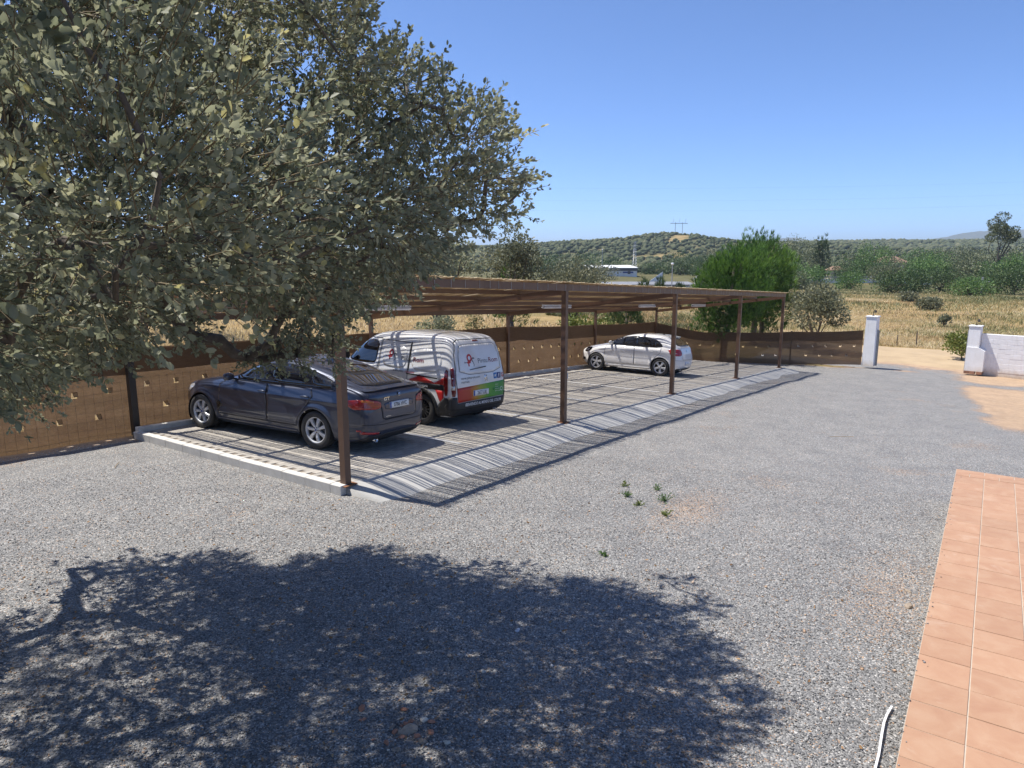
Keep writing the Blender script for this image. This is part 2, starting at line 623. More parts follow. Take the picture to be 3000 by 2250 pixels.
def ridge(X, Y, line, W):
    best = np.full(np.shape(X), 1e9)
    zz = np.zeros(np.shape(X))
    for a, b in zip(line[:-1], line[1:]):
        dx, dy = b[0] - a[0], b[1] - a[1]
        t = np.clip(((X - a[0]) * dx + (Y - a[1]) * dy) / (dx * dx + dy * dy), 0, 1)
        d = np.hypot(X - a[0] - t * dx, Y - a[1] - t * dy)
        m = d < best
        best = np.where(m, d, best)
        zz = np.where(m, a[2] + t * (b[2] - a[2]), zz)
    return zz, np.exp(-(best / W) ** 2)


def zland(X, Y):
    X = np.asarray(X, float)
    Y = np.asarray(Y, float)
    z = np.interp(X, [-400, -80, -40, -12, 0, 5.8, 11.6, 17.4, 23, 28, 36, 60, 110, 200, 500, 1000, 9000],
                  [3, 2.2, 1.5, 0.48, -0.12, -0.41, -0.76, -1.17, -1.55, -1.78, -1.98, -2.2, -2.4, -2.9, -4, -5, -5])
    fade = 1 - sstep(28, 90, X)
    z = z + 0.045 * np.clip(Y - 6.2, 0, 40) * fade
    far = sstep(30, 60, np.hypot(X, Y))
    z = z + far * (vnoise(X / 14, Y / 14, 3) - 0.5) * 0.7
    for line, W in zip(HILL, (150, 330)):
        zr, f = ridge(X, Y, line, W)
        z = z + (zr - z) * f
    z = z + sstep(300, 500, np.hypot(X, Y)) * (vnoise(X / 60, Y / 60, 9) - 0.5) * 4.0
    return z


YX0, YX1, YY0, YY1 = -14.0, 30.5, -14.0, 5.55


def fence_y(X):        # far fence runs slantwise from the back corner to the gate pillar
    return np.where(X > 27.25, 2.2, np.where(X > 23.3, 5.6 - (X - 23.3) * 2.11, 5.6))


# ------------------------------------------------------------------ ground and yard
def build_ground():
    ar = np.arange
    xs = np.concatenate([[-4000, -2000, -1000, -600, -300, -150, -80, -50], ar(-36, -16, 2), ar(-16, 50, 0.5), ar(50, 200, 4), ar(200, 420, 12), ar(420, 760, 5), ar(760, 1500, 25), [1500, 1900, 2500, 3500, 5000, 7000, 9500]])
    ys = np.concatenate([[-6000, -4000, -2500, -1500, -1000, -700], ar(-500, -160, 20), ar(-160, -40, 6), ar(-40, 40, 0.75), ar(40, 130, 5), ar(130, 480, 6), ar(480, 1000, 30), [1100, 1500, 2200, 3500, 5500, 8000]])
    X, Y = np.meshgrid(xs, ys, indexing='ij')
    Z = zland(X, Y)
    inside = sstep(YX0, YX0 + 0.8, X) * (1 - sstep(YX1 + 0.6, YX1 + 1.2, X)) * sstep(YY0, YY0 + 0.8, Y) * (1 - sstep(-0.6, 0.2, Y - np.minimum(fence_y(X), YY1)))
    road = sstep(28.2, 28.9, X) * (1 - sstep(37.0, 38.2, X)) * sstep(-44, -42, Y) * (1 - sstep(2, 3, Y))
    Z = Z - 0.4 * np.maximum(inside, road)
    hillf = np.zeros_like(X)
    for line, W in zip(HILL, (150, 330)):
        hillf = np.maximum(hillf, sstep(0.12, 0.5, ridge(X, Y, line, W)[1]))
    hillf = np.maximum(hillf, 0.85 * sstep(84, 122, X + 16 * (vnoise(X / 9, Y / 9, 41) - .5)))
    # bare tracks and cuts running down the hill
    d = np.hypot(X, Y)
    for (x0, y0, x1, y1, w) in ((610, 226, 531, 200, 3.2), (586, 225, 526, 208, 3), (619, 219, 606, 212, 8), (446, 178, 424, 186, 10), (459, 235, 450, 238, 3)):
        dx, dy = x1 - x0, y1 - y0
        t = np.clip(((X - x0) * dx + (Y - y0) * dy) / (dx * dx + dy * dy), 0, 1)
        q = np.hypot(X - x0 - t * dx, Y - y0 - t * dy)
        hillf = hillf * sstep(w * 0.6, w * 1.6, q)
    nx, ny = X.shape
    I = ar(nx * ny).reshape(nx, ny)
    Q = np.stack([I[:-1, :-1], I[1:, :-1], I[1:, 1:], I[:-1, 1:]], -1).reshape(-1, 4)
    g = npmesh('ground', np.stack([X, Y, Z], -1).reshape(-1, 3), quad=Q, mat=MATS['field'], smooth=True, var=hillf.ravel())
    kind(g, 'structure', 'dry grass land falling away to wooded hills')

    # distant mountains, own mesh behind the wooded ridges
    for pts in (((3600, 3600, 20), (3922, 3105.9, 62), (4178.8, 2731.3, 92), (4224.6, 2664.5, 101.7), (4270.4, 2597.7, 98.7), (4343.9, 2490.5, 79.9), (4700, 1900, 30)),
                ((5000, 1900, 20), (5223.9, 1560.4, 69.5), (5317.9, 1423.3, 106), (5374.2, 1341.3, 129.7), (5440.5, 1244.5, 136.5), (5508.1, 1145.8, 113.7), (5605, 1004.6, 81), (5900, 600, 30)),
                ((5500, 800, 20), (5664.7, 563.8, 69.7), (5772.2, 407, 111.5), (5861.4, 276.8, 146.8), (5933.1, 172.3, 169.2), (6023.5, 40.3, 182.3), (6136.3, -124.2, 189.1), (6298, -360, 177.1), (6575.7, -765.2, 137.2), (7000, -1500, 90))):
        P = np.array(pts, float)
        u = np.linspace(0, len(P) - 1, 160)
        L = np.stack([np.interp(u, np.arange(len(P)), P[:, k]) for k in range(3)], -1)
        L[:, 2] += (vnoise(u * 6, u * 0, 2) - 0.5) * 9
        tdir = np.gradient(L[:, :2], axis=0)
        nrm = np.stack([-tdir[:, 1], tdir[:, 0]], -1)
        nrm /= np.linalg.norm(nrm, axis=1)[:, None]
        rows = []
        for o in np.linspace(-900, 900, 25):
            f = math.exp(-(o / 420) ** 2)
            xy = L[:, :2] + nrm * o
            z = -5 + (L[:, 2] + 5) * f + (vnoise(xy[:, 0] / 130, xy[:, 1] / 130, 4) - 0.5) * 40 * f * (1 - f)
            rows.append(np.column_stack([xy, z]))
        V = np.array(rows)
        I = np.arange(V.shape[0] * V.shape[1]).reshape(V.shape[:2])
        Q = np.stack([I[:-1, :-1], I[1:, :-1], I[1:, 1:], I[:-1, 1:]], -1).reshape(-1, 4)
        mo = npmesh('mountain', V.reshape(-1, 3), quad=Q, mat=MATS['field'], smooth=True, var=np.ones(V.shape[0] * V.shape[1]))
        kind(mo, 'structure', 'far blue mountain on the horizon')

    # gravel yard
    xs = np.arange(YX0, YX1 + 0.01, 0.2)
    ys = np.arange(YY0, YY1 + 0.01, 0.2)
    X, Y = np.meshgrid(xs, ys, indexing='ij')
    Z = yard_z(X, Y)
    soil = np.zeros_like(X)
    nz = (vnoise(X * 1.3, Y * 1.3, 1) - 0.5) * 0.9 + (vnoise(X * 4, Y * 4, 2) - 0.5) * 0.4
    soil = np.maximum(soil, sstep(4.75, 5.35, Y + nz * 0.5) * (X < 0.2))
    soil = np.maximum(soil, sstep(-0.75, -0.2, Y - fence_y(X) + nz * 0.4) * (X > 23.2) * (X < 27.2))
    soil = np.maximum(soil, sstep(28.4, 29.6, X + nz * 1.6 - 0.25 * (Y + 3)))
    soil = np.maximum(soil, sstep(24.2, 25.2, X + nz * 0.6) * sstep(-5.6, -6.5, Y + nz * 0.3))
    edge = -6.1 - 1.0 * sstep(22, 12.5, X) + nz * 0.5
    soil = np.maximum(soil, 0.86 * sstep(edge, edge - 0.35, Y) * sstep(11.5, 14, X + nz * 1.5) * (1 - sstep(23.0, 24.0, X + nz)))
    soil = np.maximum(soil, 0.42 * np.exp(-(((X - 2.3) / 0.9) ** 2 + ((Y + 3.9) / 0.35) ** 2)))
    soil = np.maximum(soil, 0.28 * np.exp(-(((X - 1.0) / 1.2) ** 2 + ((Y + 6.4) / 0.4) ** 2)))
    soil = np.maximum(soil, 0.22 * np.exp(-(((X + 2.2) / 0.9) ** 2 + ((Y + 5.2) / 0.8) ** 2)))
    soil = np.maximum(soil, 0.95 * np.exp(-(((X - 27.2) / 0.25) ** 2 + ((Y + 4.1) / 0.5) ** 2)))
    nx, ny = X.shape
    I = np.arange(nx * ny).reshape(nx, ny)
    Q = np.stack([I[:-1, :-1], I[1:, :-1], I[1:, 1:], I[:-1, 1:]], -1).reshape(-1, 4)
    cx = X.ravel()[Q].mean(1)
    cy = Y.ravel()[Q].mean(1)
    Q = Q[cy < fence_y(cx) + 0.15]
    y = npmesh('gravel_yard', np.stack([X, Y, Z], -1).reshape(-1, 3), quad=Q, mat=MATS['gravel'], smooth=True, var=soil.ravel())
    kind(y, 'structure', 'grey gravel yard with sandy bare patches')

    # dirt road outside the gate
    xs = np.array([29.2, 30.4, 31.5, 32.5, 33.5, 34.5, 35.5, 36.5, 37.4, 38.3])
    ys = np.arange(-44, 3.1, 0.6)
    X, Y = np.meshgrid(xs, ys, indexing='ij')
    X = X + (vnoise(X, Y * 0.8, 5) - 0.5) * 0.8 + 0.02 * (Y + 3)
    Z = zland(X, Y) + 0.03 + 0.05 * np.cos((X - 32.4) * 2.6) + (vnoise(X * 2, Y * 2, 6) - 0.5) * 0.05
    Z[0] -= 0.12
    Z[-1] -= 0.10
    nx, ny = X.shape
    I = np.arange(nx * ny).reshape(nx, ny)
    Q = np.stack([I[:-1, :-1], I[1:, :-1], I[1:, 1:], I[:-1, 1:]], -1).reshape(-1, 4)
    kind(npmesh('dirt_road', np.stack([X, Y, Z], -1).reshape(-1, 3), quad=Q, mat=MATS['sand_road'], smooth=True), 'structure', 'sandy dirt road beyond the gate')


def yard_z(X, Y):
    z = zland(X, Y * 0 - 5.0)
    und = (vnoise(X * 0.7, Y * 0.7, 11) - 0.5) * 0.05 + (vnoise(X * 2.3, Y * 2.3, 12) - 0.5) * 0.022
    out = (Y < 0.0) | (X < -0.3)
    z = z + und * np.where(out, 1.0, 0.0)
    # gravel heaps against the foot of the ramp, dips under the slab
    z = z - 0.18 * ((X > 0.1) & (X < 23.1) & (Y > 0.15) & (Y < 5.2))
    return z


build_ground()


def build_pad():
    # slab under the pavers
    xs = np.concatenate([[-0.14], np.arange(0, 23.2, 0.4), [23.35]])
    V, F = [], []
    for x in xs:
        z = float(zpad(x))
        for y, zz in ((0.0, z - 0.012), (5.2, z - 0.012), (5.2, z - 0.25), (0.0, z - 0.25)):
            V.append((x, y, zz))
    for i in range(len(xs) - 1):
        for k in range(4):
            j = (k + 1) % 4
            F.append((i * 4 + k, i * 4 + 4 + k, i * 4 + 4 + j, i * 4 + j))
    F += [(0, 1, 2, 3), tuple(len(V) - 4 + k for k in (3, 2, 1, 0))]
    slab = kind(MB().add(V, F).obj('parking_pad', MATS['joint_sand']), 'structure', 'block paved parking pad under the carport')
    # pavers, 200 x 100 mm running bond; the nearest ones are pieces of their own, the rest one mesh
    me = bpy.data.meshes.new('paver')
    b = MB().box(-0.098, 0.098, -0.048, 0.048, -0.03, 0.0, bev=0.004)
    me.from_pydata(b.v, [], b.f)
    me.materials.append(MATS['paver'])
    P = []
    for r in range(51):
        y = 0.06 + r * 0.1
        x = 0.0 + (0.1 if r % 2 else 0.0)
        while x < 23.1:
            P.append((x + 0.1, y))
            x += 0.2
    P = np.array(P)
    d = np.hypot(P[:, 0] - CAM[0], P[:, 1] - CAM[1])
    # ones hidden under the first car do not count as shown
    hid = (P[:, 0] > 0.9) & (P[:, 0] < 2.7) & (P[:, 1] > 0.9)
    order = np.argsort(d + hid * 100)
    near, rest = order[:290], order[290:]
    for i in near:
        x, y = P[i]
        o = link('paver', me, slab, (x, y, float(zpad(x)) + rnd.uniform(-0.002, 0.002)))
        o.rotation_euler = (rnd.uniform(-.006, .006), -math.atan(float(zslope(x))), rnd.uniform(-.01, .01))
    bv = np.array(b.v)[[4, 5, 6, 7, 8, 9, 10, 11, 12, 13, 14, 15]]
    bq = np.array([(8, 9, 10, 11)] + [(k * 4 + i, k * 4 + (i + 1) % 4, k * 4 + 4 + (i + 1) % 4, k * 4 + 4 + i) for k in range(2) for i in range(4)])
    c = P[rest]
    z = zpad(c[:, 0]) + rng.uniform(-0.002, 0.002, len(c))
    sl = zslope(c[:, 0])
    V = np.zeros((len(c), 12, 3))
    V[:, :, 0] = bv[None, :, 0] + c[:, None, 0]
    V[:, :, 1] = bv[None, :, 1] + c[:, None, 1]
    V[:, :, 2] = bv[None, :, 2] + z[:, None] + bv[None, :, 0] * sl[:, None]
    Q = (bq[None] + (np.arange(len(c)) * 12)[:, None, None]).reshape(-1, 4)
    kind(npmesh('paver_field', V.reshape(-1, 3), quad=Q, mat=MATS['paver'], parent=slab), 'stuff')
    # white bay lines along the bays
    for k in range(1, 8):
        x = 2.88 * k
        b = MB()
        y = 0.35
        while y < 5.0:
            y2 = min(y + 0.5, 5.0)
            zz = [float(zpad(x + s)) + 0.006 for s in (-0.05, 0.05)]
            b.add([(x - .05, y, zz[0]), (x + .05, y, zz[1]), (x + .05, y2, zz[1]), (x - .05, y2, zz[0])], [(0, 1, 2, 3)])
            y = y2
        b.obj('bay_line', MATS['line_paint'], slab)
    # kerb stones: flush white ones at the near end, raised ones along the back
    kb = MB().box(-0.06, 0.06, -0.247, 0.247, -0.16, 0.012, bev=0.008)
    km = bpy.data.meshes.new('kerb_stone')
    km.from_pydata(kb.v, [], kb.f)
    km.materials.append(MATS['kerb_concrete'])
    for k in range(11):
        o = link('kerb_stone', km, slab, (-0.085, 0.045 if k == 0 else -0.10 + k * 0.5, float(zpad(-0.085)) + rnd.uniform(-.003, .003)))
        o.rotation_euler = (0, 0, rnd.uniform(-.006, .006))
        if k == 0:
            o.scale = (1, .40, 1)
    kb = MB().box(-0.247, 0.247, -0.06, 0.06, -0.16, 0.085, bev=0.008)
    km = bpy.data.meshes.new('kerb_stone')
    km.from_pydata(kb.v, [], kb.f)
    km.materials.append(MATS['kerb_concrete'])
    for k in range(46):
        x = 0.15 + k * 0.5
        o = link('kerb_stone', km, slab, (x, 5.12, float(zpad(x)) + rnd.uniform(-.003, .003)))
        o.rotation_euler = (0, -math.atan(float(zslope(x))), 0)
    # rounded concrete ramp from the pad down to the gravel
    xs = np.arange(-0.2, 23.5, 0.15)
    ys = np.linspace(0.02, -1.45, 22)
    X, Y = np.meshgrid(xs, ys, indexing='ij')
    t = np.clip(-Y / 0.86, 0, 1.7)
    Z = zpad(X) - 0.004 - 0.155 * t ** 1.6 + (vnoise(X * 1.1, Y * 1.1, 8) - 0.5) * 0.05 * t + (vnoise(X * 5, Y * 5, 18) - 0.5) * 0.006
    Z = Z - 0.25 * sstep(0.05, -0.2, X + 0.25 * (vnoise(X * 3, Y * 3, 4) - .5)) * t
    X[0] = X[1] - 0.01
    Z[0] = Z[1] - 0.35
    nx, ny = X.shape
    I = np.arange(nx * ny).reshape(nx, ny)
    Q = np.stack([I[:-1, :-1], I[:-1, 1:], I[1:, 1:], I[1:, :-1]], -1).reshape(-1, 4)
    kind(npmesh('concrete_ramp', np.stack([X, Y, Z], -1).reshape(-1, 3), quad=Q, mat=MATS['concrete'], smooth=True), 'structure', 'sloping concrete apron in front of the carport posts')


build_pad()


def build_terrace():
    z = 0.15
    X0, X1, Y0, Y1 = -9.0, 4.86, -11.5, -6.72
    slab = kind(MB().box(X0, X1, Y0, Y1, -0.9, z - 0.006).obj('terrace', MATS['grout']), 'structure', 'terracotta tiled terrace')
    me = {}
    for key, (a, b) in {'tile': (0.157, 0.157), 'half': (0.157, 0.075)}.items():
        mb = MB().box(-a, a, -b, b, -0.012, 0.0, bev=0.0025)
        m = bpy.data.meshes.new('tile')
        m.from_pydata(mb.v, [], mb.f)
        m.materials.append(MATS['tile'])
        me[key] = m
    p = 0.322
    # border course along the far end, laid crosswise
    for k in range(14):
        for j in range(2):
            o = link('tile', me['half'], slab, (X1 - 0.08 - j * 0.158, Y1 - 0.16 - k * p - (0.16 if j else 0), z + rnd.uniform(-.001, .001)))
            o.rotation_euler = (0, 0, PI / 2)
            if j and k == 0:
                o = link('tile', me['half'], slab, (X1 - 0.08 - 0.158, Y1 - 0.079, z))
                o.rotation_euler = (0, 0, PI / 2)
                o.scale = (.48, 1, 1)
    for i in range(24):
        for j in range(9):
            o = link('tile', me['tile'], slab, (X1 - 0.32 - 0.165 - i * p, Y1 - 0.160 - j * p, z + rnd.uniform(-.0012, .0012)))
            o.rotation_euler = (rnd.uniform(-.003, .003), rnd.uniform(-.003, .003), PI / 2 * rnd.randrange(4) + rnd.uniform(-.004, .004))
            if j > 3 and i > 14:
                bpy.data.objects.remove(o)


build_terrace()


# ------------------------------------------------------------------ carport
SP = 5.76


def zf(X):
    return 2.78 - 0.0535 * X


def zroof(X, Y):
    return zf(X) + (2.03 - 0.0545 * X - zf(X)) * (Y / 5.35)


def build_carport():
    t = thing('carport', 'long brown steel carport with a reed mat roof over the parked cars', 'carport', (0, 0, 0))
    st = MATS['brown_steel']
    for k in range(5):
        x = SP * k
        z0 = float(zpad(x))
        b = MB().box(x - .05, x + .05, -.05, .05, z0 + 0.008, zf(x) - 0.13)
        p = b.obj('post', st, t)
        MB().box(x - .11, x + .11, -.11, .11, z0 - 0.002, z0 + 0.007).obj('base_plate', MATS['rust'], p)
        if k in (1, 2, 3, 4):
            MB().box(x + .0505, x + .095, -.04, .04, z0 + 0.88, z0 + 1.0, bev=.006).obj('junction_box', MATS['grey_plastic'], p)
        hw = .055 if k == 0 else .04
        b = MB().box(x - hw, x + hw, 5.35 - hw, 5.35 + hw, z0 - 0.1, zroof(x, 5.35) - 0.13)
        b.obj('post', MATS['dark_steel'] if k == 0 else st, t)
        # rafter from front post to back post
        MB().bar((x, 0.055, zroof(x, 0.055) - 0.144), (x, 5.30, zroof(x, 5.30) - 0.144), 0.06, 0.12).obj('rafter', st, t)
    for k in range(4):
        a, b_ = SP * k + (-.09 if k == 0 else 0.002), SP * (k + 1) + (.10 if k == 3 else -0.002)
        MB().bar((a, -.02, zf(a) - 0.066), (b_, -.02, zf(b_) - 0.066), 0.07, 0.13).obj('front_beam', st, t)
        MB().bar((a, 5.37, zroof(a, 5.37) - 0.066), (b_, 5.37, zroof(b_, 5.37) - 0.066), 0.07, 0.13).obj('back_beam', st, t)
        for y in (1.10, 2.15, 3.20, 4.28):
            MB().bar((a, y, zroof(a, y) - 0.042), (b_, y, zroof(b_, y) - 0.042), 0.05, 0.08).obj('purlin', st, t)
    # side beams closing both ends
    # reeds laid across the purlins, in ragged bundles with gaps
    edges = [-.10, SP, SP * 2, SP * 3, SP * 4 + .12]
    for k in range(4):
        V, Q, var = [], [], []
        x = edges[k]
        n = 0
        while x < edges[k + 1]:
            # bundle
            for _ in range(max(1, int(rng.exponential(1.7) + 0.7))):
                r = rng.uniform(0.006, 0.0095)
                ph, am = rng.uniform(0, 6.28), rng.uniform(0.002, 0.014)
                y0, y1 = -.13 + rng.uniform(-.05, .03), 5.48 + rng.uniform(-.05, .05)
                ys = np.linspace(y0, y1, 9)
                dx = am * np.sin(ys * rng.uniform(.8, 1.9) + ph) + rng.uniform(-.012, .012) * (ys - 2.7) / 2.7
                lift = rng.uniform(0, 0.012)
                vv = rng.uniform(0, 1)
                for yy, d in zip(ys, dx):
                    z = zroof(x, yy) + 0.008 + lift
                    for a in range(4):
                        an = a * PI / 2 + .6
                        V.append((x + d + r * math.cos(an), yy, z + r * math.sin(an)))
                        var.append(vv)
                for i in range(8):
                    for a in range(4):
                        b2 = (a + 1) % 4
                        Q.append((n + i * 4 + a, n + i * 4 + b2, n + i * 4 + 4 + b2, n + i * 4 + 4 + a))
                n += 36
                x += r * 1.7
            x += 0.004 + rng.exponential(0.0175)
        kind(npmesh('reed_mat', np.array(V), quad=np.array(Q), mat=MATS['reed'], parent=t, var=np.array(var)), 'stuff')
    # loose reed ends and binding wires hanging below
    b = MB()
    for _ in range(40):
        x, y = rnd.uniform(0.5, 22.5), rnd.choice((1.10, 2.15, 3.20)) + rnd.uniform(-.2, .2)
        z = zroof(x, y)
        b.tube([(x, y, z), (x + rnd.uniform(-.05, .05), y + rnd.uniform(-.05, .05), z - rnd.uniform(.06, .2))], 0.004, 4)
    kind(b.obj('loose_reed_end', MATS['reed'], t), 'stuff')
    # binding wires round the front beam
    wb = MB()
    x = 0.2
    while x < 22.9:
        wb.box(x, x + .008, -.060, -.0565, zf(x) - 0.128, zf(x) + 0.004)
        x += rnd.uniform(.22, .5)
    kind(wb.obj('binding_wire', MATS['galvanised'], t), 'stuff')
    # fluorescent battens under the purlins
    for i, (x0, lab) in enumerate(((3.1, 'white tube light batten above the dark blue car'), (9.75, 'white tube light batten left of the second front post'), (15.95, 'white tube light batten near the third front post'), (21.0, 'white tube light batten nearest the far end of the carport'))):
        y = 3.00
        e = thing('batten_light', lab, 'light', (x0, y, zroof(x0, y) - 0.20), (0, math.atan(0.0539), 0), 'tube lights under the carport')
        MB().box(0, 1.5, -.035, .035, 0.055, 0.095, bev=.008).obj('housing', MATS['grey_plastic'], e)
        MB().box(0.02, 1.48, -.05, .05, 0.0, 0.054, bev=.02).obj('diffuser', MATS['lamp_glass'], e)
    return t


build_carport()


# ------------------------------------------------------------------ shade net fences
def net_fence(name, label, p0, p1, n_pan, zbot, ztop, post_mat, band=(0.42, 0.03), hole_w=0.09, holes=True, seed=1, posts=True, row_z=(0.80, 0.42), mesh=None):
    p0, p1 = Vector((*p0, 0)), Vector((*p1, 0))
    L = (p1 - p0).length
    ang = math.atan2(p1.y - p0.y, p1.x - p0.x)
    g0 = zbot(0.0)
    t = thing(name, label, 'fence', (p0.x, p0.y, g0), (0, 0, ang))
    rs = np.random.default_rng(seed)
    for k in range(n_pan):
        u0, u1 = L * k / n_pan, L * (k + 1) / n_pan
        hs = []
        if holes:
            for row, z in enumerate(row_z):
                u = u0 + 0.3 + row * 0.28
                while u < u1 - 0.25:
                    if rs.random() < 0.9:
                        hs.append((u + rs.uniform(-.03, .03), z + rs.uniform(-.012, .012), row))
                    u += 0.56
        us = set(np.round(np.arange(u0, u1, 0.12), 3)) | {round(u1, 3)}
        for h in hs:
            us |= {round(h[0], 3), round(h[0] + hole_w, 3)}
        us = np.array(sorted(us))
        vz = np.array(sorted(set(np.round(np.linspace(0, 1, 15), 3)) | {0.255, 0.32, 0.53, 0.595}))
        # hole rows sit on these two height bands
        rowband = {1: (0.255, 0.32), 0: (0.53, 0.595)}
        U, W = np.meshgrid(us, vz, indexing='ij')
        zb = np.array([zbot(u) for u in us])[:, None]
        zt = np.array([ztop(u) for u in us])[:, None]
        sag = 0.035 * np.sin((U - u0) / (u1 - u0) * PI)
        Z = zb + (zt - sag - zb) * W - g0
        bul = 0.035 * (vnoise(U * 1.1, W * 1.5 + k, seed) - .5) * 2 + 0.014 * np.sin(W * 26 + 5 * vnoise(U * 1.2, W, seed + 1)) * (vnoise(U * .8, W * 2, seed + 2)) + 0.02 * np.sin(U * 7 + W * 5) * np.exp(-((U - u0) / .4) ** 2)
        V = np.stack([U, bul, Z], -1)
        I = np.arange(U.size).reshape(U.shape)
        Q = []
        for i in range(len(us) - 1):
            for j in range(len(vz) - 1):
                um, vm = (us[i] + us[i + 1]) / 2, (vz[j] + vz[j + 1]) / 2
                cut = any(h[0] < um < h[0] + hole_w and rowband[h[2]][0] < vm < rowband[h[2]][1] for h in hs)
                if not cut:
                    Q.append((I[i, j], I[i + 1, j], I[i + 1, j + 1], I[i, j + 1]))
        pan = npmesh('netting_panel', V.reshape(-1, 3), quad=np.array(Q), mat=MATS['netting'], parent=t, smooth=True)
        # folded double band along the top
        sel = vz >= 0.655
        Vb = V[:, sel].copy()
        Vb[:, :, 1] -= 0.008 + 0.006 * np.sin(U[:, sel] * 9)
        Vb[:, 0, 2] += 0.05 * (vnoise(us * 1.7, us * 0, seed + 7) - .5)
        Ib = np.arange(Vb.shape[0] * Vb.shape[1]).reshape(Vb.shape[:2])
        Qb = np.stack([Ib[:-1, :-1], Ib[1:, :-1], Ib[1:, 1:], Ib[:-1, 1:]], -1).reshape(-1, 4)
        npmesh('netting_band', Vb.reshape(-1, 3), quad=Qb, mat=MATS['netting_double'], parent=t, smooth=True)
        # flaps hinged at the top of each cut
        for h in hs:
            zz0 = zbot(h[0]) - g0
            hh = ztop(h[0]) - zbot(h[0])
            a, b = rowband[h[2]]
            top, bot = zz0 + hh * b, zz0 + hh * a
            k2 = rs.uniform(0.55, 0.95)
            sk = rs.uniform(-.02, .02)
            out = -(top - bot) * rs.uniform(0.25, .6)
            m = MB().add([(h[0] + .004, -.012, top), (h[0] + hole_w - .004, -.012, top), (h[0] + hole_w - .012 + sk, out - .012, top - (top - bot) * k2), (h[0] + .012 + sk, out - .012, top - (top - bot) * k2)], [(0, 1, 2, 3)])
            m.obj('flap', MATS['netting'], pan)
        if posts:
            MB().box(u0 - .025, u0 + .025, .03, .08, zbot(u0) - g0 - .3, ztop(u0) - g0 + .02).obj('post', post_mat, t)
    wz = MB()
    for f in (0.12, 0.55, 0.97):
        pts = [(u, 0.045, zbot(u) + (ztop(u) - zbot(u)) * f - g0) for u in np.linspace(0, L, 24)]
        wz.tube(pts, 0.002, 4)
    wz.obj('tension_wire', MATS['galvanised'], t)
    if mesh:
        # welded wire mesh that the net is tied to, showing through it
        wm = MB()
        u = mesh[0]
        while u < mesh[1]:
            wm.tube([(u, -.03, zbot(u) - g0 + .02), (u, -.028, zbot(u) - g0 + (ztop(u) - zbot(u)) * .655)], .0016, 3, False)
            u += .15
        for f in np.linspace(.06, .64, 7):
            wm.tube([(u, -.03 + .006 * math.sin(u * 5), zbot(u) - g0 + (ztop(u) - zbot(u)) * f + .006 * math.sin(u * 3.1 + f * 9)) for u in np.linspace(mesh[0], mesh[1], 40)], .0016, 3, False)
        kind(wm.obj('wire_mesh', MATS['dark_steel'], t), 'stuff')
    return t


net_fence('shade_net_fence', 'brown shade net fence standing behind the carport', (-0.02, 5.43), (23.2, 5.43), 4,
          lambda u: float(zpad(u)) - 0.05, lambda u: float(np.interp(u, [0, 1.8, 11.9, 17.4, 23.2], [1.42, 1.40, 0.85, 0.47, 0.14])), MATS['dark_steel'], seed=3, posts=False, mesh=(0.1, 8.0))
net_fence('shade_net_fence', 'brown shade net fence left of the carport beside the gravel', (-11.6, 5.52), (0.03, 5.46), 4,
          lambda u: float(zland(u - 11.6, 5.5)) - 0.04, lambda u: float(np.interp(u, [0, 9.7, 11.6], [1.72, 1.40, 1.42])), MATS['dark_steel'], seed=8, mesh=(5.0, 11.5))
net_fence('shade_net_fence', 'brown shade net fence between the carport and the white gate pillar', (23.25, 5.5), (27.12, -2.42), 3,
          lambda u: float(np.interp(u, [0, 4, 8.8], [-1.52, -1.68, -1.62])), lambda u: float(np.interp(u, [0, 2.2, 5.4, 8.8], [0.10, -.30, -.24, -.12])), MATS['dark_steel'], seed=12)


# ------------------------------------------------------------------ gate pillars and wall
def lantern(parent_loc, lab):
    e = thing('pillar_lamp', lab, 'lamp', parent_loc, (0, 0, 0), 'small lamps on the gate pillars')
    MB().lathe([(0.05, 0), (0.05, .015), (0.014, .03), (0.012, .12)], 10, 'z').obj('stem', MATS['black_metal'], e)
    b = MB()
    b.tube([(0, 0, .12), (0.0, -.005, .19), (0.0, -.03, .235), (0, -.07, .25), (0, -.10, .235)], 0.011, 6)
    b.obj('arm', MATS['black_metal'], e)
    MB().lathe([(0.01, .24), (.045, .215), (.052, .15), (.03, .135)], 10, 'z').obj('lamp_head', MATS['dark_steel'], e, loc=(0, -.075, 0))


def pillar_left():
    z0 = -1.62
    e = thing('gate_pillar', 'white rendered gate pillar at the end of the net fence', 'pillar', (27.22, -2.72, z0), (0, 0, R(-9)))
    w = MATS['white_wall']
    b = MB()
    # slightly tapering shaft
    P = []
    for z, a in ((0, .235), (0.5, .225), (1.2, .215), (2.08, .205)):
        P += [(-a, -a, z), (a, -a, z), (a, a, z), (-a, a, z)]
    F = [(12, 13, 14, 15)] + [(k * 4 + i, k * 4 + (i + 1) % 4, k * 4 + 4 + (i + 1) % 4, k * 4 + 4 + i) for k in range(3) for i in range(4)]
    b.add(P, F).obj('shaft', w, e)
    MB().box(-.235, .235, -.235, .235, 2.082, 2.125, bev=.008).obj('cap', w, e)
    MB().box(-.02, .02, -.275, -.21, 0.0, 1.55).obj('gate_jamb', MATS['galvanised'], e)
    MB().box(.06, .10, -.29, -.212, 0.0, 1.50).obj('gate_rail', MATS['galvanised'], e)
    lantern((27.22, -2.72, z0 + 2.126), 'small black lamp on the pillar beside the net fence')


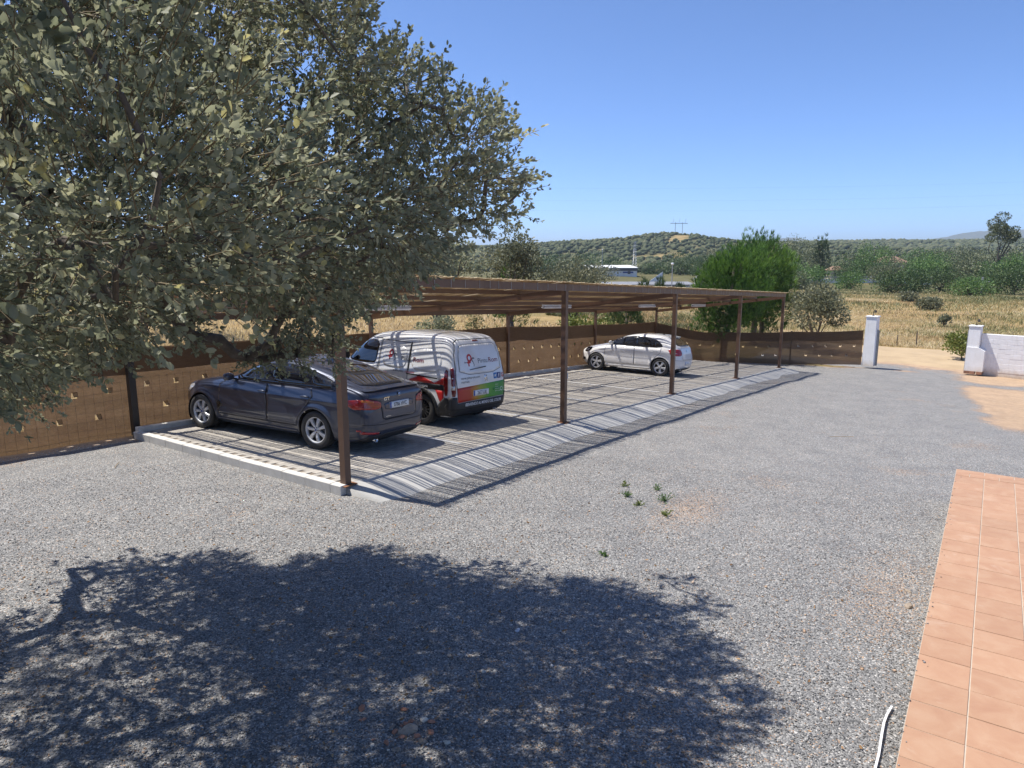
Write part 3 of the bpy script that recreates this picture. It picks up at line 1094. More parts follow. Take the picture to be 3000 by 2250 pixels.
def pillar_right():
    z0 = -1.66
    e = thing('gate_pillar', 'white gate pillar with a stepped buttress at the block wall', 'pillar', (27.62, -6.42, z0), (0, 0, R(-9)))
    w = MATS['white_wall']
    MB().box(-.20, .20, -.20, .20, 0.10, 1.88, bev=.012).obj('shaft', w, e)
    MB().box(-.225, .225, -.225, .225, 1.882, 1.93, bev=.008).obj('cap', w, e)
    # lower buttress widening towards the wall, sloped ledge on top
    P = [(-.24, -.42, .10), (.21, -.42, .10), (.21, .205, .10), (-.24, .205, .10), (-.24, -.42, .93), (.21, -.42, .93), (.21, -.202, 1.06), (-.24, -.202, 1.06), (.21, .205, 1.06), (-.24, .205, 1.06)]
    MB().add(P, [(0, 1, 5, 4), (4, 5, 6, 7), (0, 4, 7, 9, 3), (1, 2, 8, 6, 5), (7, 6, 8, 9), (3, 9, 8, 2)]).obj('buttress', w, e)
    for i, (x, y) in enumerate(((-.13, -.30), (-.13, -.06), (-.13, .13), (.10, -.30), (.10, .13))):
        MB().box(x - .115, x + .115, y - .10, y + .085, -.02, .098, bev=.008).obj('brick', MATS['brick'], e)
    MB().box(-.04, .0, .21, .255, 0.0, 1.72).obj('gate_jamb', MATS['galvanised'], e)
    lantern((27.62, -6.42, z0 + 1.93), 'small black lamp on the pillar with the buttress')


def block_wall():
    a, b = Vector((27.78, -6.66, 0)), Vector((26.95, -12.7, 0))
    L = (b - a).length
    ang = math.atan2(b.y - a.y, b.x - a.x)
    z0 = -1.58
    e = thing('block_wall', 'white painted concrete block wall right of the gate', 'wall', (a.x, a.y, z0), (0, 0, ang))
    h, w = 0.19, 0.40
    me = {}
    for key, ww in (('full', w), ('half', w / 2)):
        m = MB().box(.005, ww - .005, -.09, .09, .005, h - .003, bev=.007)
        x = bpy.data.meshes.new('block')
        x.from_pydata(m.v, [], m.f)
        x.materials.append(MATS['white_wall'])
        me[key] = x
    MB().box(.0, L, -.083, .083, -.3, h * 8 - 0.01).obj('mortar_core', MATS['white_wall'], e)
    for r in range(8):
        x = 0.0
        if r % 2:
            link('block', me['half'], e, (0, 0, r * h))
            x = w / 2
        while x < L - .1:
            link('block', me['full'], e, (x, rnd.uniform(-.003, .003), r * h + rnd.uniform(-.001, .001)))
            x += w
    # coping tiles of the lower shed roof behind the wall
    sh = thing('lean_to_roof', 'pink rendered lean-to with tiled edge behind the white wall', 'shed', (28.3, -8.35, -1.8), (0, 0, ang))
    MB().add([(-0.2, .6, 0), (4, .6, 0), (4, 2.6, 0), (-0.2, 2.6, 0), (-0.2, .6, 1.34), (4, .6, 1.40), (4, 2.6, 1.66), (-0.2, 2.6, 1.58)],
             [(3, 2, 1, 0), (0, 1, 5, 4), (1, 2, 6, 5), (2, 3, 7, 6), (3, 0, 4, 7), (4, 5, 6, 7)]).obj('wall', MATS['coping'], sh)
    MB().add([(-0.35, .45, 1.36), (4.1, .45, 1.42), (4.1, 2.75, 1.72), (-0.35, 2.75, 1.64), (-0.35, .45, 1.40), (4.1, .45, 1.46), (4.1, 2.75, 1.76), (-0.35, 2.75, 1.68)],
             [(3, 2, 1, 0), (0, 1, 5, 4), (1, 2, 6, 5), (2, 3, 7, 6), (3, 0, 4, 7), (4, 5, 6, 7)]).obj('roof', MATS['coping'], sh)


pillar_left()
pillar_right()
block_wall()

# ------------------------------------------------------------------ vehicles
pm('tyre', (0.028, 0.028, 0.030), 0.75, col2=(0.045, 0.043, 0.041), scale=12, bump=0.2, bscale=50)
pm('alloy', (0.66, 0.67, 0.69), 0.32, 0.3, scale=10)
pm('hub_black', (0.03, 0.03, 0.032), 0.35, 0.2, scale=10)
pm('trim_black', (0.022, 0.022, 0.024), 0.55, col2=(0.03, 0.03, 0.031), scale=30)
pm('gloss_black', (0.008, 0.008, 0.009), 0.12, coat=0.5, scale=10)
pm('seam', (0.004, 0.004, 0.005), 0.8, scale=10)
pm('chrome', (0.75, 0.76, 0.78), 0.12, 1.0, scale=10)
pm('brake_disc', (0.10, 0.10, 0.105), 0.5, 0.5, scale=10)
pm('plate_white', (0.82, 0.82, 0.80), 0.4, col2=(0.78, 0.78, 0.76), scale=8)
pm('plate_blue', (0.02, 0.08, 0.42), 0.4, scale=8)
pm('print_black', (0.012, 0.012, 0.014), 0.5, scale=8)
pm('print_grey', (0.10, 0.105, 0.115), 0.5, scale=8)
pm('print_red', (0.50, 0.025, 0.02), 0.4, col2=(0.44, 0.02, 0.018), scale=8)
pm('print_dark_red', (0.25, 0.02, 0.025), 0.45, scale=8)
pm('print_white', (0.80, 0.80, 0.80), 0.45, scale=8)
pm('print_blue', (0.03, 0.20, 0.55), 0.4, scale=8)
pm('print_navy', (0.03, 0.06, 0.25), 0.4, scale=8)
pm('print_green', (0.05, 0.30, 0.06), 0.4, scale=8)
pm('lens_red', (0.42, 0.012, 0.010), 0.10, coat=0.8, col2=(0.26, 0.008, 0.008), scale=9)
pm('lens_dark_red', (0.16, 0.008, 0.008), 0.10, coat=0.8, scale=9)
pm('lens_amber', (0.55, 0.14, 0.02), 0.12, coat=0.8, scale=9)
pm('lens_clear', (0.55, 0.55, 0.57), 0.08, 0.3, coat=0.8, scale=9)
pm('underbody', (0.012, 0.012, 0.012), 0.9, scale=9)


def car_paint(name, col, metal, flake=0.0):
    m, n, l, p = nodes(name)
    t = noise(n, l, 3.0, 5, 0.6, coords(n))
    dust = ramp(n, [(0.35, tuple(c * 0.93 for c in col)), (0.75, tuple(min(1, c * 1.04 + 0.004) for c in col))])
    l.new(t.outputs['Fac'], dust.inputs['Fac'])
    l.new(dust.outputs['Color'], p.inputs['Base Color'])
    p.inputs['Metallic'].default_value = metal
    p.inputs['Roughness'].default_value = 0.38
    p.inputs['Coat Weight'].default_value = 1.0
    p.inputs['Coat Roughness'].default_value = 0.045
    MATS[name] = m
    return m


car_paint('navy_paint', (0.032, 0.041, 0.072), 0.4)
car_paint('white_paint', (0.72, 0.72, 0.72), 0.0)
car_paint('white_paint_small', (0.76, 0.75, 0.74), 0.0)


def mat_glass(name, col, rough=0.02):
    m, n, l, p = nodes(name)
    p.inputs['Base Color'].default_value = (*col, 1)
    p.inputs['Roughness'].default_value = rough
    p.inputs['Specular IOR Level'].default_value = 0.7
    p.inputs['Coat Weight'].default_value = 0.4
    t = noise(n, l, 2.0, 3, 0.5, coords(n))
    r = ramp(n, [(0.3, tuple(c * 0.8 for c in col)), (0.7, tuple(c * 1.3 for c in col))])
    l.new(t.outputs['Fac'], r.inputs['Fac'])
    l.new(r.outputs['Color'], p.inputs['Base Color'])
    MATS[name] = m


mat_glass('tinted_glass', (0.012, 0.014, 0.017))
mat_glass('rear_glass', (0.022, 0.020, 0.018))


def mat_rainbow():
    m, n, l, p = nodes('colour_fade_print')
    s = n.new('ShaderNodeSeparateXYZ')
    l.new(coords(n), s.inputs[0])
    f = mathn(n, l, 'MULTIPLY_ADD', s.outputs[1], -0.667)
    f.node.inputs[2].default_value = 0.5
    t = noise(n, l, 6, 3, 0.5, coords(n))
    f2 = mathn(n, l, 'MULTIPLY_ADD', t.outputs['Fac'], 0.10)
    l.new(f, f2.node.inputs[2])
    r = ramp(n, [(0.08, (0.42, 0.03, 0.02)), (0.28, (0.42, 0.05, 0.02)), (0.40, (0.50, 0.22, 0.03)), (0.52, (0.30, 0.34, 0.04)), (0.68, (0.09, 0.33, 0.04)), (0.95, (0.04, 0.27, 0.05))])
    l.new(f2, r.inputs['Fac'])
    l.new(r.outputs['Color'], p.inputs['Base Color'])
    p.inputs['Roughness'].default_value = 0.35
    MATS['rainbow'] = m


mat_rainbow()


def pchip(xs, ys):
    xs, ys = np.array(xs, float), np.array(ys, float)
    h = np.diff(xs)
    d = np.diff(ys) / h
    m = np.zeros(len(xs))
    for i in range(1, len(xs) - 1):
        if d[i - 1] * d[i] > 0:
            w1, w2 = 2 * h[i] + h[i - 1], h[i] + 2 * h[i - 1]
            m[i] = (w1 + w2) / (w1 / d[i - 1] + w2 / d[i])
    m[0], m[-1] = d[0], d[-1]

    def f(x):
        x = np.clip(np.asarray(x, float), xs[0], xs[-1])
        i = np.clip(np.searchsorted(xs, x) - 1, 0, len(xs) - 2)
        t = (x - xs[i]) / h[i]
        return ((2 * t ** 3 - 3 * t ** 2 + 1) * ys[i] + (t ** 3 - 2 * t ** 2 + t) * h[i] * m[i] + (-2 * t ** 3 + 3 * t ** 2) * ys[i + 1] + (t ** 3 - t ** 2) * h[i] * m[i + 1])
    return f


class Shell:
    """car skin: at each height the plan outline is a rounded box between rear and front lines"""

    def __init__(s, tab, nr, nf, bulge=None):
        T = np.array(tab, float)
        s.xr, s.xf, s.w = pchip(T[:, 0], T[:, 1]), pchip(T[:, 0], T[:, 2]), pchip(T[:, 0], T[:, 3])
        s.z0, s.z1 = T[0, 0], T[-1, 0]
        s.nr = nr if callable(nr) else (lambda z: nr + 0 * z)
        s.nf = nf if callable(nf) else (lambda z: nf + 0 * z)
        s.bulge = bulge

    def side(s, x, z):
        x, z = np.asarray(x, float), np.asarray(z, float)
        xr, xf, w = s.xr(z), s.xf(z), np.maximum(s.w(z), 1e-4)
        xm = (xr + xf) / 2
        t = np.clip(np.where(x > xm, (x - xm) / (xf - xm + 1e-9), (xm - x) / (xm - xr + 1e-9)), 0, 1)
        n = np.where(x > xm, s.nf(z), s.nr(z))
        y = w * np.maximum(1 - t ** n, 0) ** (1 / n)
        if s.bulge:
            y = y + s.bulge(x, z)
        return y

    def rear(s, y, z):
        y, z = np.asarray(y, float), np.asarray(z, float)
        xr, xf, w = s.xr(z), s.xf(z), np.maximum(s.w(z), 1e-4)
        xm = (xr + xf) / 2
        t = np.clip(np.abs(y) / w, 0, 1)
        n = s.nr(z)
        return xm - (xm - xr) * np.maximum(1 - t ** n, 0) ** (1 / n)

    def front(s, y, z):
        y, z = np.asarray(y, float), np.asarray(z, float)
        xr, xf, w = s.xr(z), s.xf(z), np.maximum(s.w(z), 1e-4)
        xm = (xr + xf) / 2
        t = np.clip(np.abs(y) / w, 0, 1)
        n = s.nf(z)
        return xm + (xf - xm) * np.maximum(1 - t ** n, 0) ** (1 / n)

    def P_side(s, sg):
        return lambda u, v: np.stack([u, sg * s.side(u, v), v], -1)

    def P_rear(s):
        return lambda u, v: np.stack([s.rear(u, v), u, v], -1)

    def P_front(s):
        return lambda u, v: np.stack([s.front(u, v), u, v], -1)

    def body(s, name, mat, parent, arches, R_arch, zc, N=520, dz=0.02):
        zt = s.z1
        zs = list(np.arange(s.z0, zt - 0.14, dz))
        zs += list(zt - 0.14 * (np.linspace(1, 0, 22) ** 2))
        zs = np.array(sorted(set(np.round(zs, 5))))
        zs[-1] = zt - 0.0004
        rows = []
        for z in zs:
            th = np.linspace(0, PI, 1600)
            xr, xf, w = float(s.xr(z)), float(s.xf(z)), max(float(s.w(z)), 1e-3)
            xm = (xr + xf) / 2
            c, q = np.cos(th), np.sin(th)
            # superellipse sampled by angle, then by arc length
            nr, nf = float(s.nr(z)), float(s.nf(z))
            e = np.where(c > 0, 2 / nf, 2 / nr)
            X = np.where(c > 0, xm + (xf - xm) * np.abs(c) ** e, xm - (xm - xr) * np.abs(c) ** e)
            Y = w * np.abs(q) ** e
            if s.bulge:
                Y = Y + s.bulge(X, z + 0 * X) * (Y > 0.5 * w)
            L = np.concatenate([[0], np.cumsum(np.hypot(np.diff(X), np.diff(Y)))])
            u = np.linspace(0, L[-1], N // 2 + 1)
            X, Y = np.interp(u, L, X), np.interp(u, L, Y)
            X = np.concatenate([X, X[-2:0:-1]])
            Y = np.concatenate([Y, -Y[-2:0:-1]])
            rows.append(np.column_stack([X, Y, np.full(len(X), z)]))
        V = np.array(rows)
        m, n = V.shape[:2]
        dmin = np.full((m, n), 1e9)
        for xa in arches:
            dx, dzv = V[:, :, 0] - xa, V[:, :, 2] - zc
            d = np.hypot(dx, dzv)
            ok = np.abs(V[:, :, 1]) > 0.5
            dmin = np.where(ok, np.minimum(dmin, d / R_arch), dmin)
        inside = dmin < 1
        I = np.arange(m * n).reshape(m, n)
        I2 = np.roll(I, -1, 1)
        Q = np.stack([I[:-1], I2[:-1], I2[1:], I[1:]], -1).reshape(-1, 4)
        drop = inside.ravel()[Q].all(1)
        Q = Q[~drop]
        used = np.zeros(m * n, bool)
        used[Q.ravel()] = True
        VV = V.reshape(-1, 3)
        mv = inside.ravel() & used
        for i in np.where(mv)[0]:
            x, y, z = VV[i]
            xa = min(arches, key=lambda a: abs(a - x))
            dx, dzv = x - xa, z - zc
            d = math.hypot(dx, dzv) + 1e-9
            x2, z2 = xa + dx / d * R_arch, zc + dzv / d * R_arch
            z2 = max(z2, s.z0)
            VV[i] = (x2, math.copysign(float(s.side(x2, z2)), y), z2)
        o = npmesh(name, VV, quad=Q, mat=mat, parent=parent, smooth=True)
        return o


def in_poly(poly, x, y):
    c = np.zeros(np.shape(x), bool)
    j = len(poly) - 1
    for i in range(len(poly)):
        (xi, yi), (xj, yj) = poly[i], poly[j]
        if yi != yj:
            c ^= ((yi > y) != (yj > y)) & (x < (xj - xi) * (y - yi) / (yj - yi) + xi)
        j = i
    return c


def normal_of(P, u, v, e=2e-3):
    a = P(u + e, v) - P(u - e, v)
    b = P(u, v + e) - P(u, v - e)
    n = np.cross(a, b)
    n /= np.linalg.norm(n, axis=-1)[:, None] + 1e-12
    return n


def outward(p, n, ctr):
    f = np.sign(((p - ctr) * n).sum(-1))
    f[f == 0] = 1
    return n * f[:, None]


CTR = np.array([0.0, 0.0, 0.7])


def smooth_poly(poly, it=2):
    for _ in range(it):
        q = []
        for i in range(len(poly)):
            a, b = poly[i], poly[(i + 1) % len(poly)]
            q += [(a[0] * .78 + b[0] * .22, a[1] * .78 + b[1] * .22), (a[0] * .22 + b[0] * .78, a[1] * .22 + b[1] * .78)]
        poly = q
    return poly


def patch(name, poly, P, off, mat, parent, step=0.03, rnd_it=0, depth=0.006, ctr=CTR):
    """skin panel: polygon in the (u, v) domain laid on the car skin, off metres proud, with a rim"""
    if rnd_it:
        poly = smooth_poly(poly, rnd_it)
    B = []
    for i in range(len(poly)):
        a, b = poly[i], poly[(i + 1) % len(poly)]
        k = max(1, int(math.hypot(b[0] - a[0], b[1] - a[1]) / step))
        for j in range(k):
            B.append((a[0] + (b[0] - a[0]) * j / k, a[1] + (b[1] - a[1]) * j / k))
    nb = len(B)
    bx = np.array(B)
    gx, gy = np.meshgrid(np.arange(bx[:, 0].min(), bx[:, 0].max(), step), np.arange(bx[:, 1].min(), bx[:, 1].max(), step))
    gx, gy = gx.ravel(), gy.ravel()
    ok = in_poly(poly, gx, gy)
    gx, gy = gx[ok], gy[ok]
    if len(gx):
        d = np.min(np.hypot(gx[:, None] - bx[None, :, 0], gy[:, None] - bx[None, :, 1]), 1)
        gx, gy = gx[d > step * 0.45], gy[d > step * 0.45]
    pts = [Vector(p) for p in B] + [Vector((float(a), float(b))) for a, b in zip(gx, gy)]
    vs, es, fs, *_ = delaunay_2d_cdt(pts, [], [list(range(nb))], 1, 1e-6)
    U = np.array([(v.x, v.y) for v in vs])
    p = P(U[:, 0], U[:, 1])
    n = outward(p, normal_of(P, U[:, 0], U[:, 1]), ctr)
    top = p + n * off
    F = [tuple(f) for f in fs]
    # consistent outward winding
    a, b, c = top[F[0][0]], top[F[0][1]], top[F[0][2]]
    if np.dot(np.cross(b - a, c - a), n[F[0][0]]) < 0:
        F = [f[::-1] for f in F]
    V = list(top)
    # rim going back into the skin
    cnt = {}
    for f in F:
        for i in range(len(f)):
            e = (f[i], f[(i + 1) % len(f)])
            cnt[e] = cnt.get(e, 0) + 1
    rim = [e for e in cnt if (e[1], e[0]) not in cnt]
    idx = {}
    for e in rim:
        for k in e:
            if k not in idx:
                idx[k] = len(V)
                V.append(p[k] + n[k] * (off - depth))
    F2 = [(e[1], e[0], idx[e[0]], idx[e[1]]) for e in rim]
    me = bpy.data.meshes.new(name)
    me.from_pydata([tuple(map(float, q)) for q in V], [], F + F2)
    sm = [True] * len(F) + [False] * len(F2)
    me.polygons.foreach_set('use_smooth', sm)
    me.materials.append(mat)
    return link(name, me, parent)


def ribbon(name, pts, P, width, off, mat, parent, closed=False, step=0.03, ctr=CTR):
    """thin strip along a polyline on the skin (shut lines, trims)"""
    L = []
    seq = pts + [pts[0]] if closed else pts
    for a, b in zip(seq[:-1], seq[1:]):
        k = max(1, int(math.hypot(b[0] - a[0], b[1] - a[1]) / step))
        for j in range(k):
            L.append((a[0] + (b[0] - a[0]) * j / k, a[1] + (b[1] - a[1]) * j / k))
    L.append(seq[-1])
    L = np.array(L)
    t = np.gradient(L, axis=0)
    t /= np.linalg.norm(t, axis=1)[:, None] + 1e-12
    nn = np.stack([-t[:, 1], t[:, 0]], -1) * (width / 2)
    A, B = L + nn, L - nn
    V, F = [], []
    for S in (A, B):
        p = P(S[:, 0], S[:, 1])
        n = outward(p, normal_of(P, S[:, 0], S[:, 1]), ctr)
        V.append(p + n * off)
    V = np.concatenate(V)
    m = len(L)
    for i in range(m - 1):
        F.append((i, i + 1, m + i + 1, m + i))
    return MB().add(V, F).obj(name, mat, parent, True)


FONT_CACHE = {}


def text_geo(s, size, shear=0.0, spacing=1.0, bold=0.0):
    key = (s, size, shear, spacing, bold)
    if key in FONT_CACHE:
        return FONT_CACHE[key]
    c = bpy.data.curves.new('lettering', 'FONT')
    c.body = s
    c.size = size
    c.shear = shear
    c.space_character = spacing
    c.offset = bold
    c.dimensions = '2D'
    c.fill_mode = 'BOTH'
    c.resolution_u = 3
    o = bpy.data.objects.new('lettering', c)
    COL.objects.link(o)
    dg = bpy.context.evaluated_depsgraph_get()
    me = bpy.data.meshes.new_from_object(o.evaluated_get(dg))
    V = np.array([v.co[:2] for v in me.vertices])
    F = [tuple(p.vertices) for p in me.polygons]
    bpy.data.objects.remove(o)
    bpy.data.curves.remove(c)
    bpy.data.meshes.remove(me)
    FONT_CACHE[key] = (V, F)
    return V, F


def text_on(name, s, P, u0, v0, size, mat, parent, off=0.004, shear=0.0, spacing=1.0, bold=0.0, wscale=1.0, center=False, tilt=0.0, ctr=CTR):
    """lettering laid on the skin; reads towards decreasing u"""
    V, F = text_geo(s, size, shear, spacing, bold)
    x = V[:, 0] * wscale
    if center:
        x = x - (x.max() + x.min()) / 2
    U, W = u0 - x, v0 + V[:, 1] + tilt * x
    p = P(U, W)
    n = outward(p, normal_of(P, U, W), ctr)
    me = bpy.data.meshes.new(name)
    me.from_pydata([tuple(map(float, q)) for q in p + n * off], [], F)
    me.materials.append(mat)
    return link(name, me, parent)


def disc_on(name, P, u, v, r, off, mat, parent, n=24, r_in=0.0, a0=0.0, a1=2 * PI, asp=1.0):
    k = np.linspace(a0, a1, n + 1)
    if r_in > 0:
        pts = [(u + r * math.cos(a) * asp, v + r * math.sin(a)) for a in k] + [(u + r_in * math.cos(a) * asp, v + r_in * math.sin(a)) for a in k[::-1]]
        U = np.array(pts)
        p = P(U[:, 0], U[:, 1])
        nn = outward(p, normal_of(P, U[:, 0], U[:, 1]), CTR)
        p = p + nn * off
        m = len(k)
        return MB().add(p, [(i, i + 1, 2 * m - 2 - i, 2 * m - 1 - i) for i in range(m - 1)]).obj(name, mat, parent)
    pts = np.array([(u + r * math.cos(a) * asp, v + r * math.sin(a)) for a in k[:-1]])
    p = P(pts[:, 0], pts[:, 1])
    nn = outward(p, normal_of(P, pts[:, 0], pts[:, 1]), CTR)
    return MB().add(p + nn * off, [tuple(range(len(pts)))]).obj(name, mat, parent)


def wheel(parent, loc, side, Rt, wt, Rr, style, mats):
    """wheel > tyre, rim; outer face looks along +y before the side flip"""
    prof = [(Rr * 0.30, -wt * .20), (Rr * .98, -wt * .20), (Rr * .98, wt * .12), (Rr * .30, wt * .12)]
    hub = MB().lathe(prof, 28).obj('wheel', mats[2], parent, True, loc)
    hub.rotation_euler = (0, rnd.uniform(0, 1), 0 if side > 0 else PI)
    t = MB().lathe([(Rr * .98, -wt * .46), (Rr * 1.04, -wt * .5), (Rt * .90, -wt * .52), (Rt * .97, -wt * .46), (Rt, -wt * .36), (Rt, -wt * .12), (Rt * .985, -wt * .10), (Rt * .985, -wt * .07), (Rt, -wt * .05), (Rt, wt * .05), (Rt * .985, wt * .07), (Rt * .985, wt * .10), (Rt, wt * .12), (Rt, wt * .36), (Rt * .97, wt * .46), (Rt * .90, wt * .52), (Rr * 1.04, wt * .5), (Rr * .98, wt * .44)], 48)
    t.obj('tyre', MATS['tyre'], hub, True)
    b = MB()
    b.lathe([(Rr * .88, wt * .30), (Rr * .93, wt * .42), (Rr * 1.02, wt * .46), (Rr * 1.02, wt * .36), (Rr * .96, -wt * .3)], 48)
    if style == 'seven':
        spokes = [(2 * PI * k / 7, 0.105, 0.165) for k in range(7)]
    elif style == 'five':
        spokes = [(2 * PI * k / 5, 0.14, 0.26) for k in range(5)]
    else:
        spokes = [(2 * PI * k / 14, 0.06, 0.10) for k in range(14)]
    for an, w0, w1 in spokes:
        c, s = math.cos(an), math.sin(an)
        r0, r1 = Rr * .20, Rr * .95
        P = []
        for r, w, y in ((r0, w0 * Rr, wt * .36), (Rr * .6, (w0 * .8 + w1 * .2) * Rr, wt * .42), (r1, w1 * Rr, wt * .37)):
            for sg in (-1, 1):
                for dy, k in ((0, 1.0), (-.014, 1.35), (-.045, 1.35)):
                    P.append((r * c - sg * w * k / 1.35 * s, y + dy, r * s + sg * w * k / 1.35 * c))
        F = []
        for a in range(2):
            o = a * 6
            F += [(o + 0, o + 6, o + 9, o + 3), (o + 0, o + 1, o + 7, o + 6), (o + 1, o + 2, o + 8, o + 7), (o + 3, o + 9, o + 10, o + 4), (o + 4, o + 10, o + 11, o + 5)]
        b.add(P, F)
    b.lathe([(0.001, wt * .41), (Rr * .10, wt * .41), (Rr * .24, wt * .38), (Rr * .27, wt * .30)], 24)
    rim = b.obj('rim', mats[0], hub)
    for k in range(5):
        an = 2 * PI * k / 5 + .3
        MB().lathe([(0.001, wt * .402), (.011, wt * .402), (.012, wt * .30)], 8).obj('wheel_bolt', MATS['seam'], rim, loc=(math.cos(an) * Rr * .19, 0, math.sin(an) * Rr * .19))
    MB().lathe([(0.001, wt * .43), (Rr * .085, wt * .428), (Rr * .09, wt * .40)], 20).obj('centre_cap', mats[1], rim)
    return hub


def arch_liner(parent, xa, zc, Rr, yi, yo):
    for sg in (-1, 1):
        b = MB()
        k = 24
        V, F = [], []
        for i in range(k + 1):
            a = -0.15 * PI + (1.3 * PI) * i / k
            V += [(xa + Rr * math.cos(a), sg * yi, zc + Rr * math.sin(a)), (xa + Rr * math.cos(a), sg * (yo), zc + Rr * math.sin(a))]
        for i in range(k):
            F.append((2 * i, 2 * i + 1, 2 * i + 3, 2 * i + 2))
        c = len(V)
        V.append((xa, sg * yi, zc))
        for i in range(k):
            F.append((2 * i, 2 * i + 2, c))
        b.add(V, F).obj('arch_liner', MATS['underbody'], parent)


def plate(parent, P, u, v, w, h, text, off=0.012, tilt=0.0):
    pl = patch('number_plate', [(u + w / 2, v - h / 2 - tilt * w / 2), (u - w / 2, v - h / 2 + tilt * w / 2), (u - w / 2, v + h / 2 + tilt * w / 2), (u + w / 2, v + h / 2 - tilt * w / 2)], P, off, MATS['plate_white'], parent, step=0.06, depth=0.012)
    patch('plate_band', [(u + w / 2 - .004, v - h / 2 + .004), (u + w / 2 - .042, v - h / 2 + .004), (u + w / 2 - .042, v + h / 2 - .004), (u + w / 2 - .004, v + h / 2 - .004)], P, off + .0015, MATS['plate_blue'], pl, step=0.05, depth=.001)
    if text:
        text_on('plate_lettering', text, P, u - 0.02, v - h * .30, h * .86, MATS['print_black'], pl, off=off + .002, center=True, wscale=0.86, bold=0.0015)
    return pl


def car_root(name, label, X, Y, yaw_off=0.0, sc=(1, 1, 1)):
    z = float(zpad(X))
    o = thing(name, label, 'van' if 'van' in name else 'car', (X, Y, z + 0.004), (-math.atan(float(zslope(X))), 0, PI / 2 + yaw_off))
    o.scale = sc
    return o


def window_set(root, sh, sg, panes, mat, frame_poly=None):
    P = sh.P_side(sg)
    if frame_poly:
        patch('window_surround', frame_poly, P, 0.003, MATS['gloss_black'], root, step=.05, rnd_it=1)
    for poly in panes:
        patch('side_window', poly, P, 0.0075, mat, root, step=.05, rnd_it=1)


